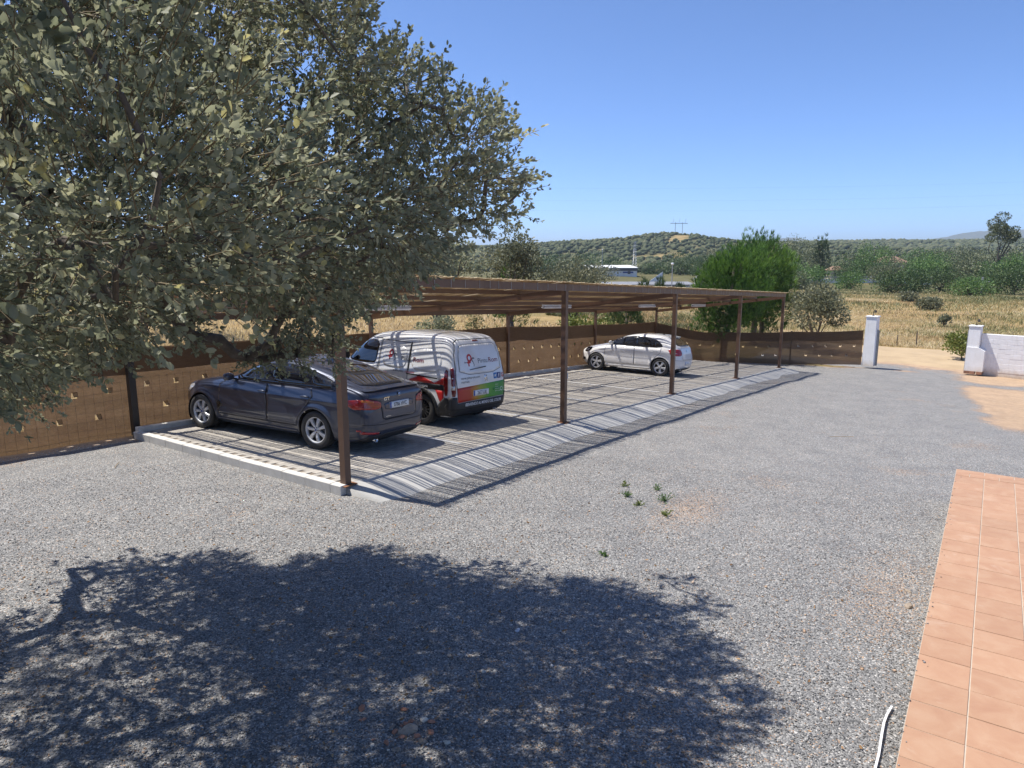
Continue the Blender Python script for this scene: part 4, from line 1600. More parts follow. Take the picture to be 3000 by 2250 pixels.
# ---- dark blue five-door fastback
def build_navy():
    root = car_root('fastback_car', 'dark navy blue five-door fastback car parked nearest the kerb', 1.745, 3.297, 0.08, (.96, .925, .92))
    tab = [(.19, -2.36, 2.05, .80), (.26, -2.46, 2.20, .85), (.40, -2.53, 2.28, .89), (.55, -2.545, 2.29, .908), (.70, -2.54, 2.26, .914), (.80, -2.53, 2.18, .910), (.88, -2.525, 2.02, .900), (.93, -2.525, 1.82, .888), (.98, -2.52, 1.52, .872), (1.03, -2.50, 1.16, .850), (1.075, -2.455, .90, .822), (1.12, -2.34, .78, .792), (1.20, -2.05, .60, .752), (1.30, -1.68, .36, .702), (1.40, -1.22, .04, .640), (1.455, -.86, -.20, .575), (1.49, -.55, -.34, .46), (1.508, -.45, -.40, .26), (1.512, -.43, -.41, .02)]

    def bulge(x, z):
        b = 0.012 * np.exp(-((z - .86) / .035) ** 2) * sstep(-2.4, -2.0, x) * (1 - sstep(1.2, 1.9, x))
        b -= 0.014 * np.exp(-((z - .70) / .10) ** 2) * sstep(-1.6, -1.0, x) * (1 - sstep(.9, 1.3, x))
        b += 0.012 * np.exp(-((z - .40) / .03) ** 2) * sstep(-1.1, -.9, x) * (1 - sstep(.9, 1.1, x))
        for xa in (-1.46, 1.46):
            d = np.hypot(x - xa, z - .33)
            b += 0.022 * np.exp(-((d - .40) / .06) ** 2) * (z > .2)
        return b
    sh = Shell(tab, lambda z: 8 - 3 * sstep(1.0, 1.2, z), lambda z: 4.6 + 0 * z, bulge)
    pt = MATS['navy_paint']
    ZC, RW, RA = .335, .335, .375
    body = sh.body('body', pt, root, (-1.46, 1.46), RA, ZC)
    MB().add([(x, y, .20) for x, y in ((-2.3, -.72), (2.0, -.72), (2.0, .72), (-2.3, .72))], [(0, 1, 2, 3)]).obj('underbody', MATS['underbody'], root)
    for xa in (-1.46, 1.46):
        arch_liner(root, xa, ZC, RA - .002, .50, .90)
        for sg in (-1, 1):
            wheel(root, (xa, sg * .79, RW), sg, RW, .235, .232, 'seven', (MATS['alloy'], MATS['print_navy'], MATS['brake_disc']))
    win = [(.72, 1.045), (.42, 1.235), (.10, 1.345), (-.30, 1.398), (-.80, 1.405), (-1.25, 1.335), (-1.60, 1.24), (-1.88, 1.135), (-1.86, 1.085), (-1.3, 1.07), (-.3, 1.055)]
    for sg in (-1, 1):
        P = sh.P_side(sg)
        window_set(root, sh, sg, [[(.60, 1.065), (.40, 1.22), (.08, 1.328), (-.22, 1.372), (-.26, 1.075)],
                                  [(-.34, 1.077), (-.31, 1.378), (-.78, 1.385), (-1.12, 1.34), (-1.24, 1.09)],
                                  [(-1.31, 1.092), (-1.20, 1.322), (-1.55, 1.235), (-1.80, 1.138), (-1.79, 1.102)]], MATS['tinted_glass'], win)
        ribbon('window_trim', [(.74, 1.038), (-.3, 1.047), (-1.3, 1.062), (-1.88, 1.078)], P, .014, .009, MATS['gloss_black'], root)
        for nm, poly, hx in (('door', [(.98, .36), (.98, .62), (.93, .93), (.78, 1.025), (-.29, 1.042), (-.30, .36)], -.10), ('door', [(-.315, .36), (-.305, 1.042), (-1.33, 1.058), (-1.40, .92), (-1.23, .70), (-1.08, .52), (-1.02, .36)], -1.13)):
            d = patch(nm, poly, P, .0025, pt, root, step=.04, depth=.004)
            ribbon('door_gap', poly, P, .008, .0042, MATS['seam'], d, closed=True)
            hp = P(np.array([hx, hx - .20]), np.array([.905, .905]))
            hb = MB()
            q = [Vector(hp[0]), Vector((hp[0] + hp[1]) / 2), Vector(hp[1])]
            hb.tube([q[0], q[0] + Vector((-.03, sg * .028, .004)), q[1] + Vector((0, sg * .036, .006)), q[2] + Vector((.03, sg * .028, .004)), q[2]], [.008, .014, .016, .014, .008], 8)
            hb.obj('handle', pt, d, True)
        # lower sill crease and vent behind the front wheel
        patch('wing_vent', [(1.02, .60), (.90, .62), (.86, .54), (.99, .42), (1.0, .50)], P, .004, MATS['gloss_black'], root, step=.04)
        patch('sill', [(1.05, .215), (-1.04, .215), (-1.04, .285), (1.05, .285)], P, .010, pt, root, step=.05, rnd_it=0, depth=.012)
        patch('fog_reflector', [(-2.30, .40), (-2.38, .40), (-2.38, .43), (-2.30, .43)], P, .004, MATS['lens_red'], root, step=.03)
        # tail lamp, side part
        patch('tail_lamp', [(-2.08, .915), (-2.41, .958), (-2.43, .785), (-2.26, .775), (-2.14, .85)], P, .006, MATS['lens_red'], root, step=.03, rnd_it=1)
        # head lamp
        patch('head_lamp', [(1.72, .86), (2.02, .79), (2.06, .66), (1.90, .68), (1.74, .78)], P, .006, MATS['lens_clear'], root, step=.03, rnd_it=1)
        # mirror
        mp = P(np.array([.56]), np.array([1.02]))[0]
        m = MB()
        m.lathe([(0.001, -.07), (.045, -.065), (.07, -.02), (.074, .03), (.06, .085), (.001, .10)], 16)
        mo = m.obj('wing_mirror', pt, root, True, (mp[0] + .02, mp[1] + sg * .12, 1.10))
        mo.scale = (.75, 1.25, 1.0)
        MB().bar((mp[0], mp[1] - sg * .01, 1.05), (mp[0] + .02, mp[1] + sg * .09, 1.075), .05, .03).obj('mirror_arm', MATS['gloss_black'], root)
    Pr, Pf = sh.P_rear(), sh.P_front()
    patch('rear_window', [(.60, 1.125), (-.60, 1.125), (-.555, 1.25), (-.47, 1.385), (.47, 1.385), (.555, 1.25)], Pr, .005, MATS['rear_glass'], root, step=.04, rnd_it=1)
    patch('windscreen', [(.66, 1.09), (-.66, 1.09), (-.60, 1.25), (-.50, 1.405), (.50, 1.405), (.60, 1.25)], Pf, .005, MATS['tinted_glass'], root, step=.04, rnd_it=1)
    # boot lid with lip
    lid = patch('boot_lid', [(.70, 1.07), (-.70, 1.07), (-.74, .96), (-.50, .90), (-.47, .80), (-.44, .60), (-.36, .575), (.36, .575), (.44, .60), (.47, .80), (.50, .90), (.74, .96)], Pr, .004, pt, root, step=.04, depth=.01)
    ribbon('boot_gap', [(.74, .965), (.50, .895), (.47, .80), (.44, .60), (.36, .572), (-.36, .572), (-.44, .60), (-.47, .80), (-.50, .895), (-.74, .965)], Pr, .012, .006, MATS['seam'], lid)
    ribbon('spoiler_lip', [(.72, 1.078), (.4, 1.088), (0, 1.092), (-.4, 1.088), (-.72, 1.078)], Pr, .03, .022, pt, lid)
    patch('boot_recess', [(.41, .88), (-.41, .88), (-.37, .725), (.37, .725)], Pr, .006, pt, lid, step=.05, rnd_it=1, depth=.004)
    for sg in (-1, 1):
        patch('tail_lamp', [(sg * .82, .965), (sg * .49, .905), (sg * .46, .80), (sg * .60, .775), (sg * .845, .785)], Pr, .007, MATS['lens_red'], root, step=.03, rnd_it=1)
        patch('tail_lamp_amber', [(sg * .80, .945), (sg * .64, .92), (sg * .64, .895), (sg * .80, .905)], Pr, .0095, MATS['lens_amber'], root, step=.03)
        for zz in (.875, .845, .815):
            ribbon('lamp_strip', [(sg * .83, zz + .012), (sg * .66, zz), (sg * .50, zz - .004)], Pr, .007, .009, MATS['lens_dark_red'], root)
        patch('bumper_reflector', [(sg * .80, .365), (sg * .50, .335), (sg * .50, .372), (sg * .80, .405)], Pr, .006, MATS['lens_red'], root, step=.03)
    patch('rear_diffuser', [(.78, .20), (-.78, .20), (-.70, .315), (-.35, .33), (.35, .33), (.70, .315)], Pr, .007, MATS['trim_black'], root, step=.05)
    ribbon('bumper_crease', [(.80, .52), (.4, .50), (0, .497), (-.4, .50), (-.80, .52)], Pr, .008, .004, MATS['seam'], root)
    plate(root, Pr, 0.0, .805, .52, .11, '0786 HVC', off=.014)
    # round badge, lettering
    bd = disc_on('badge', Pr, 0.0, .985, .041, .010, MATS['chrome'], root)
    disc_on('badge_ring', Pr, 0.0, .985, .037, .0112, MATS['print_black'], bd)
    for k, mt in enumerate(('print_blue', 'print_white', 'print_blue', 'print_white')):
        a0 = PI / 2 * k
        pts = [(0.0, .985)] + [(.023 * math.cos(a0 + PI / 2 * j / 6), .985 + .023 * math.sin(a0 + PI / 2 * j / 6)) for j in range(7)]
        U = np.array(pts)
        MB().add(Pr(U[:, 0], U[:, 1]) + np.array([-.013, 0, 0]), [tuple(range(8))]).obj('badge_quarter', MATS[mt], bd)
    text_on('model_lettering', 'GT', Pr, .415, .905, .075, MATS['chrome'], root, off=.011, wscale=1.5, bold=.002)
    text_on('model_lettering', 'xDrive', Pr, .37, .615, .042, MATS['chrome'], root, off=.011, wscale=1.1)
    for sg in (1,):
        MB().lathe([(.036, -.10), (.043, -.10), (.043, .05), (.036, .05), (.034, -.08)], 20, 'z').obj('exhaust_pipe', MATS['chrome'], root, True, (-2.40, sg * .50, .225)).rotation_euler = (0, -PI / 2, 0)
        MB().lathe([(.001, 0), (.034, 0)], 16, 'z').obj('exhaust_bore', MATS['seam'], root, False, (-2.41, sg * .50, .225)).rotation_euler = (0, -PI / 2, 0)
    # shark fin aerial
    zt = 1.455
    MB().add([(-1.05, -.02, zt - .03), (-.88, -.02, zt), (-.88, .02, zt), (-1.05, .02, zt - .03), (-1.04, -.008, zt + .045), (-1.0, -.006, zt + .05), (-1.0, .006, zt + .05), (-1.04, .008, zt + .045)], [(0, 1, 5, 4), (1, 2, 6, 5), (2, 3, 7, 6), (3, 0, 4, 7), (4, 5, 6, 7)]).obj('aerial_fin', pt, root)
    return root


# ---- white panel van with printed livery
def build_van():
    root = car_root('panel_van', 'white panel van with red, black and green printed livery', 4.56, 3.15, -0.045, (.93, .91, .94))
    tab = [(.22, -2.02, 1.95, .84), (.30, -2.14, 2.08, .885), (.42, -2.20, 2.14, .915), (.60, -2.215, 2.15, .925), (.80, -2.21, 2.10, .926), (.95, -2.195, 1.98, .922), (1.05, -2.18, 1.78, .915), (1.13, -2.16, 1.42, .900), (1.25, -2.135, 1.20, .875), (1.45, -2.085, .93, .832), (1.60, -2.04, .70, .795), (1.70, -1.995, .52, .765), (1.77, -1.93, .32, .725), (1.82, -1.80, .05, .64), (1.85, -1.55, -.25, .48), (1.868, -1.2, -.55, .25), (1.872, -1.0, -.7, .03)]

    def bulge(x, z):
        b = 0 * x
        for xa in (-1.36, 1.40):
            d = np.hypot(x - xa, z - .33)
            b = b + 0.02 * np.exp(-((d - .40) / .05) ** 2) * (z > .25)
        b = b + 0.008 * np.exp(-((z - 1.02) / .03) ** 2)
        return b
    sh = Shell(tab, lambda z: 13 - 3 * sstep(1.6, 1.8, z), lambda z: 4.2 + 0 * z, bulge)
    pt = MATS['white_paint']
    ZC, RW, RA = .325, .325, .385
    sh.body('body', pt, root, (-1.36, 1.40), RA, ZC)
    MB().add([(x, y, .23) for x, y in ((-1.95, -.75), (1.9, -.75), (1.9, .75), (-1.95, .75))], [(0, 1, 2, 3)]).obj('underbody', MATS['underbody'], root)
    for xa in (-1.36, 1.40):
        arch_liner(root, xa, ZC, RA - .002, .52, .91)
        for sg in (-1, 1):
            wheel(root, (xa, sg * .80, RW), sg, RW, .215, .215, 'multi', (MATS['hub_black'], MATS['chrome'], MATS['hub_black']))
    Pr, Pf = sh.P_rear(), sh.P_front()
    for sg in (-1, 1):
        P = sh.P_side(sg)
        # black wheel-arch mouldings and sill
        for xa in (-1.36, 1.40):
            ring = [(xa + RA * math.cos(a), ZC + RA * math.sin(a)) for a in np.linspace(-.12 * PI, 1.12 * PI, 40)] + [(xa + (RA + .075) * math.cos(a), ZC + (RA + .075) * math.sin(a)) for a in np.linspace(1.12 * PI, -.12 * PI, 40)]
            ring = [(x, max(z, .225)) for x, z in ring]
            patch('arch_moulding', ring, P, .008, MATS['trim_black'], root, step=.05, depth=.012)
        patch('sill', [(.98, .23), (-.94, .23), (-.94, .36), (.98, .36)], P, .008, MATS['trim_black'], root, step=.06)
        patch('bumper_side', [(-1.70, .24), (-1.88, .24), (-2.10, .33), (-2.12, .62), (-1.96, .63), (-1.83, .50)], P, .008, MATS['trim_black'], root, step=.05)
        # cab window
        patch('side_window', [(1.12, 1.14), (.90, 1.36), (.62, 1.58), (.46, 1.63), (.02, 1.64), (.05, 1.22), (.12, 1.13)], P, .006, MATS['tinted_glass'], root, step=.05, rnd_it=1)
        ribbon('window_pillar', [(.86, 1.14), (.80, 1.46)], P, .035, .0095, MATS['gloss_black'], root)
        door = patch('cab_door', [(1.06, .37), (1.10, .9), (1.16, 1.11), (.10, 1.10), (.0, 1.2), (-.02, .37)], P, .003, pt, root, step=.05, depth=.008)
        ribbon('door_gap', [(1.06, .37), (1.10, .9), (1.20, 1.14), (.66, 1.62), (.46, 1.675), (-.03, 1.68), (-.02, .37)], P, .012, .0045, MATS['seam'], door, closed=True)
        # pressed panels in the load bay sides
        sl = patch('sliding_door', [(-.06, .42), (-.06, 1.66), (-.92, 1.64), (-.93, .75), (-.90, .42)], P, .003, pt, root, step=.05, depth=.008)
        ribbon('door_gap', [(-.06, .42), (-.06, 1.66), (-.92, 1.64), (-.93, .75), (-.88, .42)], P, .012, .0045, MATS['seam'], sl, closed=True)
        patch('panel_pressing', [(-.16, 1.16), (-.14, 1.58), (-.86, 1.57), (-.87, 1.10), (-.30, 1.10)], P, .008, pt, sl, step=.05, rnd_it=2, depth=.006)
        patch('panel_pressing', [(-1.01, 1.10), (-1.00, 1.57), (-1.70, 1.55), (-1.84, 1.36), (-1.82, 1.16), (-1.64, 1.10)], P, .006, pt, root, step=.05, rnd_it=2, depth=.006)
        ribbon('slide_rail', [(-.90, 1.015), (-1.78, .995)], P, .022, .006, MATS['seam'], root)
        ribbon('quarter_gap', [(-.945, 1.66), (-.945, 1.08)], P, .022, .0055, MATS['seam'], root)
        # tail lamp column, side
        patch('tail_lamp', [(-1.95, 1.20), (-2.035, 1.16), (-2.06, .68), (-1.97, .66), (-1.95, .90)], P, .007, MATS['lens_dark_red'], root, step=.03, rnd_it=1)
        # livery: red flash with black banner
        patch('livery_red', [(-1.20, .98), (-1.28, 1.03), (-1.62, .93), (-1.70, .90), (-1.95, 1.03), (-1.955, .88), (-1.0, .88), (-1.0, .91)], P, .0045, MATS['print_red'], root, step=.05, depth=.003)
        patch('livery_black', [(1.0, .80), (1.0, .88), (-.0, .90), (-.5, .88), (-1.955, .88), (-1.955, .765), (-.9, .765), (.2, .74)], P, .0048, MATS['print_black'], root, step=.05, depth=.003)
        patch('livery_red', [(-1.74, .765), (-1.955, .765), (-1.955, .50), (-1.90, .46), (-1.84, .56)], P, .0045, MATS['print_red'], root, step=.05, depth=.003)
        patch('livery_red', [(-.0, .74), (-.90, .765), (-1.0, .70), (-.98, .50), (-.6, .56)], P, .0045, MATS['print_red'], root, step=.05, depth=.003)
        if sg > 0:
            text_on('livery_lettering', 'Distribuciones de pintura', P, -.62, .795, .088, MATS['print_white'], root, off=.007, bold=.0016, wscale=1.0)
            text_on('livery_lettering', 'www.pintu', P, -.50, 1.03, .072, MATS['print_grey'], root, off=.0075)
            text_on('livery_lettering', 'rom.com', P, -.86, 1.03, .072, MATS['print_red'], root, off=.0075)
            logo(P, -.36, 1.28, .17, root, .0125)
            text_on('livery_lettering', 'Pintu', P, -.70, 1.27, .125, MATS['print_grey'], root, off=.0125, wscale=1.15)
            text_on('livery_lettering', 'Rom', P, -1.045, 1.27, .125, MATS['print_dark_red'], root, off=.0125, wscale=1.3, bold=.001)
        mp = P(np.array([.98]), np.array([1.16]))[0]
        m = MB()
        m.lathe([(.001, -.07), (.06, -.065), (.09, -.02), (.094, .03), (.08, .09), (.001, .11)], 16)
        mo = m.obj('wing_mirror', MATS['trim_black'], root, True, (mp[0], mp[1] + sg * .13, 1.24))
        mo.scale = (.7, 1.1, 1.25)
    patch('windscreen', [(.70, 1.17), (-.70, 1.17), (-.66, 1.45), (-.58, 1.68), (.58, 1.68), (.66, 1.45)], Pf, .006, MATS['tinted_glass'], root, step=.05, rnd_it=1)
    # tailgate: painted-over window panel, lamps, bumper, print
    tg = patch('tailgate', [(.76, .53), (.79, 1.0), (.745, 1.45), (.66, 1.715), (.56, 1.755), (-.56, 1.755), (-.66, 1.715), (-.745, 1.45), (-.79, 1.0), (-.76, .545)], Pr, .004, pt, root, step=.05, depth=.01)
    ribbon('tailgate_gap', [(.76, .62), (.79, 1.0), (.745, 1.45), (.66, 1.715), (.56, 1.757), (-.56, 1.757), (-.66, 1.715), (-.745, 1.45), (-.79, 1.0), (-.76, .62)], Pr, .012, .0052, MATS['seam'], tg)
    patch('window_panel', [(.68, 1.07), (-.68, 1.07), (-.665, 1.40), (-.60, 1.62), (-.50, 1.665), (.50, 1.665), (.60, 1.62), (.665, 1.40)], Pr, .010, MATS['white_paint'], tg, step=.05, rnd_it=1, depth=.006)
    pg = [(.68, 1.07), (-.68, 1.07), (-.665, 1.40), (-.60, 1.62), (-.50, 1.665), (.50, 1.665), (.60, 1.62), (.665, 1.40)]
    ribbon('panel_edge', smooth_poly(pg, 1), Pr, .010, .0108, MATS['print_grey'], tg, closed=True)
    patch('brake_lamp', [(.09, 1.712), (-.09, 1.712), (-.09, 1.738), (.09, 1.738)], Pr, .010, MATS['lens_dark_red'], tg, step=.04)
    wb = Pr(np.array([.36, -.16]), np.array([1.165, 1.20]))
    MB().tube([Vector(wb[0]) + Vector((-.022, 0, 0)), Vector(wb[1]) + Vector((-.022, 0, 0))], [.007, .011], 6).obj('wiper', MATS['trim_black'], tg)
    patch('livery_fade', [(.755, .535), (.775, .825), (-.775, .875), (-.755, .56)], Pr, .0065, MATS['rainbow'], tg, step=.06, depth=.003)
    patch('livery_green', [(-.36, .69), (-.72, .70), (-.715, .75), (-.36, .74)], Pr, .008, MATS['print_green'], tg, step=.06, depth=.002)
    for k in range(4):
        text_on('small_print', ('Pinturas', 'Barnices', 'Decoración', 'Herramientas')[k], Pr, -.44, .79 - k * .045, .032, MATS['print_white'], tg, off=.0088)
    disc_on('small_emblem', Pr, -.66, .70, .045, .0088, MATS['print_white'], tg, 20, .034)
    plate(tg, Pr, .04, .685, .50, .115, '2677 LRJ', off=.016)
    text_on('livery_lettering', 'BIENVENIDO AL MUNDO DEL COLOR', Pr, -.06, .445, .085, MATS['print_white'], root, off=.016, center=True, bold=.0016, wscale=.82)
    text_on('livery_lettering', 'www.pinturom.com', Pr, .66, .985, .075, MATS['print_grey'], tg, off=.0075, wscale=1.0)
    text_on('livery_lettering', 'PARTNER', Pr, .66, .91, .05, MATS['print_grey'], tg, off=.0075, wscale=1.2)
    logo(Pr, .36, 1.25, .20, tg, .0125)
    text_on('livery_lettering', 'Pintu', Pr, .07, 1.275, .14, MATS['print_grey'], tg, off=.0125, wscale=1.15)
    text_on('livery_lettering', 'Rom', Pr, -.285, 1.275, .14, MATS['print_dark_red'], tg, off=.0125, wscale=1.2, bold=.001)
    # standing animal emblem in chrome
    pts = [(-.10, .96), (-.13, .965), (-.125, 1.0), (-.15, 1.0), (-.165, .965), (-.185, .96), (-.175, 1.01), (-.15, 1.05), (-.175, 1.07), (-.165, 1.09), (-.14, 1.075), (-.12, 1.085), (-.125, 1.11), (-.10, 1.10), (-.085, 1.07), (-.105, 1.045), (-.075, 1.02), (-.10, 1.0)]
    patch('badge', [(a_, b_ - .06) for a_, b_ in pts], Pr, .012, MATS['chrome'], tg, step=.05, depth=.008)
    # three small square social icons
    for k, (mt, s) in enumerate((('print_blue', 't'), ('print_navy', 'f'), ('print_white', 'G'))):
        u = -.46 - k * .125
        sq = patch('social_icon', [(u + .055, .925), (u - .055, .928), (u - .055, 1.048), (u + .055, 1.045)], Pr, .0078, MATS[mt], tg, step=.06, depth=.002)
        if k == 0:
            dv = -.05
            bp = [(u + .036, 1.02), (u + .01, 1.008), (u - .018, 1.025), (u - .026, 1.05), (u - .038, 1.06), (u - .022, 1.068), (u - .006, 1.066), (u + .002, 1.05), (u + .034, 1.066), (u + .022, 1.045), (u + .032, 1.036), (u + .018, 1.028)]
            patch('icon_mark', [(a_, b_ + dv) for a_, b_ in bp], Pr, .0095, MATS['print_white'], sq, step=.05, depth=.001)
        else:
            text_on('icon_mark', s, Pr, u, .945, .12, MATS['print_white' if k == 1 else 'print_red'], sq, off=.0095, center=True, bold=.003)
    for sg in (-1, 1):
        patch('tail_lamp', [(sg * .855, 1.20), (sg * .785, 1.23), (sg * .80, 1.0), (sg * .80, .66), (sg * .872, .66)], Pr, .008, MATS['lens_dark_red'], root, step=.03, rnd_it=1)
        patch('tail_lamp_clear', [(sg * .868, .87), (sg * .815, .87), (sg * .815, .79), (sg * .868, .79)], Pr, .0105, MATS['lens_clear'], root, step=.03)
    patch('rear_bumper', [(.86, .26), (.70, .235), (-.70, .235), (-.86, .26), (-.90, .45), (-.89, .645), (-.78, .645), (-.76, .54), (.76, .525), (.78, .645), (.89, .645), (.90, .45)], Pr, .012, MATS['trim_black'], root, step=.05, depth=.02)
    ribbon('bumper_crease', [(.86, .40), (.4, .385), (-.4, .385), (-.86, .40)], Pr, .010, .0135, MATS['seam'], root)
    MB().tube([(-2.17, -.45, .29), (-2.24, -.45, .295)], .014, 8).obj('tow_eye', MATS['alloy'], root)
    zt = 1.84
    MB().tube([(.15, .18, zt), (-.02, .18, zt + .23)], [.006, .003], 6).obj('roof_aerial', MATS['trim_black'], root)
    return root


def logo(P, u, v, h, parent, off):
    """the ribbon-shaped red loop and small grey loop of the paint shop's mark"""
    lg = patch('logo_mark', [(u + .02, v - .02), (u - .015, v - .02), (u - .015, v + h * .55), (u + .02, v + h * .55)], P, off, MATS['print_red'], parent, step=.05, depth=.002)
    disc_on('logo_loop', P, u - .035, v + h * .72, h * .40, off, MATS['print_red'], lg, 28, h * .20)
    ribbon('logo_bar', [(u + .055, v + h * .28), (u - .06, v + h * .28)], P, .032, off + .0005, MATS['print_red'], lg)
    ribbon('logo_handle', [(u + .125, v + h * .30), (u + .06, v + h * .29)], P, .012, off, MATS['print_grey'], lg)
    ribbon('logo_handle', [(u + .125, v + h * .40), (u + .125, v + h * .20)], P, .012, off + .0004, MATS['print_grey'], lg)
    disc_on('logo_small_loop', P, u - .155, v + h * .50, h * .26, off, MATS['print_grey'], lg, 20, h * .13, -1.4, 2.6)
    ribbon('logo_tail', [(u - .145, v + h * .26), (u - .165, v + h * .02), (u - .15, v - .03)], P, .018, off, MATS['print_grey'], lg)


# ---- small white hatchback
def build_hatch():
    root = car_root('hatchback_car', 'small white five-door hatchback parked alone towards the far end', 16.289, 3.213, 0.013, (.952, .93, .938))
    tab = [(.19, -1.72, 1.80, .76), (.26, -1.84, 1.93, .80), (.40, -1.92, 2.02, .832), (.58, -1.935, 2.02, .842), (.72, -1.915, 1.96, .842), (.82, -1.895, 1.80, .835), (.90, -1.87, 1.55, .822), (.96, -1.85, 1.26, .805), (1.02, -1.82, 1.00, .778), (1.10, -1.74, .82, .744), (1.20, -1.62, .60, .704), (1.30, -1.48, .36, .658), (1.37, -1.38, .13, .61), (1.41, -1.27, -.06, .55), (1.44, -1.03, -.28, .42), (1.458, -.75, -.45, .22), (1.462, -.60, -.52, .02)]

    def bulge(x, z):
        b = 0 * x
        for xa in (-1.235, 1.235):
            d = np.hypot(x - xa, z - .31)
            b = b + 0.022 * np.exp(-((d - .37) / .05) ** 2) * (z > .2)
        b = b + .010 * np.exp(-((z - .83) / .03) ** 2) * (1 - sstep(1.0, 1.5, x))
        b = b - .010 * np.exp(-((z - .62) / .09) ** 2) * sstep(-1.2, -.8, x) * (1 - sstep(.7, 1.1, x))
        return b
    sh = Shell(tab, lambda z: 7 - 2 * sstep(1.0, 1.3, z), lambda z: 4.2 + 0 * z, bulge)
    pt = MATS['white_paint_small']
    ZC, RW, RA = .315, .315, .352
    sh.body('body', pt, root, (-1.235, 1.235), RA, ZC)
    MB().add([(x, y, .20) for x, y in ((-1.7, -.7), (1.75, -.7), (1.75, .7), (-1.7, .7))], [(0, 1, 2, 3)]).obj('underbody', MATS['underbody'], root)
    for xa in (-1.235, 1.235):
        arch_liner(root, xa, ZC, RA - .002, .48, .83)
        for sg in (-1, 1):
            wheel(root, (xa, sg * .735, RW), sg, RW, .215, .222, 'five', (MATS['alloy'], MATS['alloy'], MATS['hub_black']))
    Pr, Pf = sh.P_rear(), sh.P_front()
    win = [(.86, 1.005), (.55, 1.18), (.25, 1.30), (-.20, 1.352), (-.70, 1.335), (-1.05, 1.26), (-1.28, 1.08), (-1.24, 1.0), (-.4, .985)]
    for sg in (-1, 1):
        P = sh.P_side(sg)
        window_set(root, sh, sg, [[(.74, 1.015), (.52, 1.16), (.24, 1.278), (-.18, 1.328), (-.21, 1.0)], [(-.29, 1.0), (-.27, 1.33), (-.68, 1.315), (-.90, 1.275), (-.93, 1.01)], [(-.99, 1.015), (-.98, 1.255), (-1.04, 1.238), (-1.23, 1.08), (-1.20, 1.02)]], MATS['tinted_glass'], win)
        for poly, hx in (([(.90, .33), (.92, .70), (.88, .95), (.80, .985), (-.235, .975), (-.25, .33)], -.05), ([(-.265, .33), (-.25, .975), (-1.24, .985), (-1.22, .82), (-1.02, .62), (-.90, .46), (-.86, .33)], -.98)):
            d = patch('door', poly, P, .003, pt, root, step=.04, depth=.008)
            ribbon('door_gap', poly, P, .010, .0042, MATS['print_grey'], d, closed=True)
            hp = P(np.array([hx, hx - .17]), np.array([.86, .86]))
            q0, q1 = Vector(hp[0]), Vector(hp[1])
            MB().tube([q0, q0 + Vector((-.03, sg * .026, 0)), q1 + Vector((.03, sg * .026, 0)), q1], [.008, .014, .014, .008], 8).obj('handle', pt, d, True)
        patch('sill', [(.86, .215), (-.86, .215), (-.86, .275), (.86, .275)], P, .010, pt, root, step=.05, depth=.012)
        patch('head_lamp', [(1.44, .86), (1.72, .80), (1.80, .66), (1.62, .66), (1.46, .76)], P, .007, MATS['gloss_black'], root, step=.03, rnd_it=1)
        patch('head_lamp_lens', [(1.56, .79), (1.68, .765), (1.72, .70), (1.60, .70)], P, .010, MATS['lens_clear'], root, step=.03, rnd_it=1)
        patch('front_intake', [(1.72, .46), (1.88, .44), (1.88, .34), (1.74, .34)], P, .006, MATS['trim_black'], root, step=.03, rnd_it=1)
        patch('tail_lamp', [(-1.52, .96), (-1.70, .98), (-1.76, .74), (-1.62, .72), (-1.55, .84)], P, .007, MATS['lens_red'], root, step=.03, rnd_it=1)
        patch('tail_lamp', [(sg * .795, .975), (sg * .50, .955), (sg * .48, .80), (sg * .60, .735), (sg * .80, .74)], Pr, .008, MATS['lens_red'], root, step=.03, rnd_it=1)
        mp = P(np.array([.70]), np.array([1.02]))[0]
        m = MB()
        m.lathe([(.001, -.06), (.04, -.055), (.065, -.02), (.068, .03), (.055, .075), (.001, .09)], 16)
        mo = m.obj('wing_mirror', pt, root, True, (mp[0], mp[1] + sg * .10, 1.07))
        mo.scale = (.75, 1.2, 1.0)
    patch('rear_window', [(.56, 1.06), (-.56, 1.06), (-.51, 1.20), (-.44, 1.335), (.44, 1.335), (.51, 1.20)], Pr, .006, MATS['tinted_glass'], root, step=.04, rnd_it=1)
    patch('windscreen', [(.62, 1.04), (-.62, 1.04), (-.55, 1.2), (-.47, 1.345), (.47, 1.345), (.55, 1.2)], Pf, .006, MATS['tinted_glass'], root, step=.04, rnd_it=1)
    # roof spoiler
    MB().add([(-1.20, -.50, 1.40), (-1.20, .50, 1.40), (-1.47, .47, 1.378), (-1.47, -.47, 1.378), (-1.20, -.50, 1.35), (-1.20, .50, 1.35), (-1.45, .46, 1.345), (-1.45, -.46, 1.345)], [(0, 1, 2, 3), (7, 6, 5, 4), (3, 2, 6, 7), (0, 3, 7, 4), (2, 1, 5, 6)]).obj('roof_spoiler', pt, root)
    tg = ribbon('tailgate_gap', [(.60, 1.03), (.52, .93), (.50, .66), (.44, .60), (-.44, .60), (-.50, .66), (-.52, .93), (-.60, 1.03)], Pr, .010, .004, MATS['print_grey'], root)
    disc_on('badge', Pr, 0, .90, .055, .010, MATS['chrome'], root, 24, .042)
    vw = disc_on('badge_disc', Pr, 0, .90, .042, .008, MATS['grey_plastic'], root, 24)
    ribbon('badge_letter', [(.022, .935), (.0, .903), (-.022, .935)], Pr, .009, .0105, MATS['chrome'], vw)
    ribbon('badge_letter', [(.036, .917), (.017, .868), (.0, .897), (-.017, .868), (-.036, .917)], Pr, .009, .0105, MATS['chrome'], vw)
    plate(root, Pr, 0, .455, .50, .11, '', off=.014)
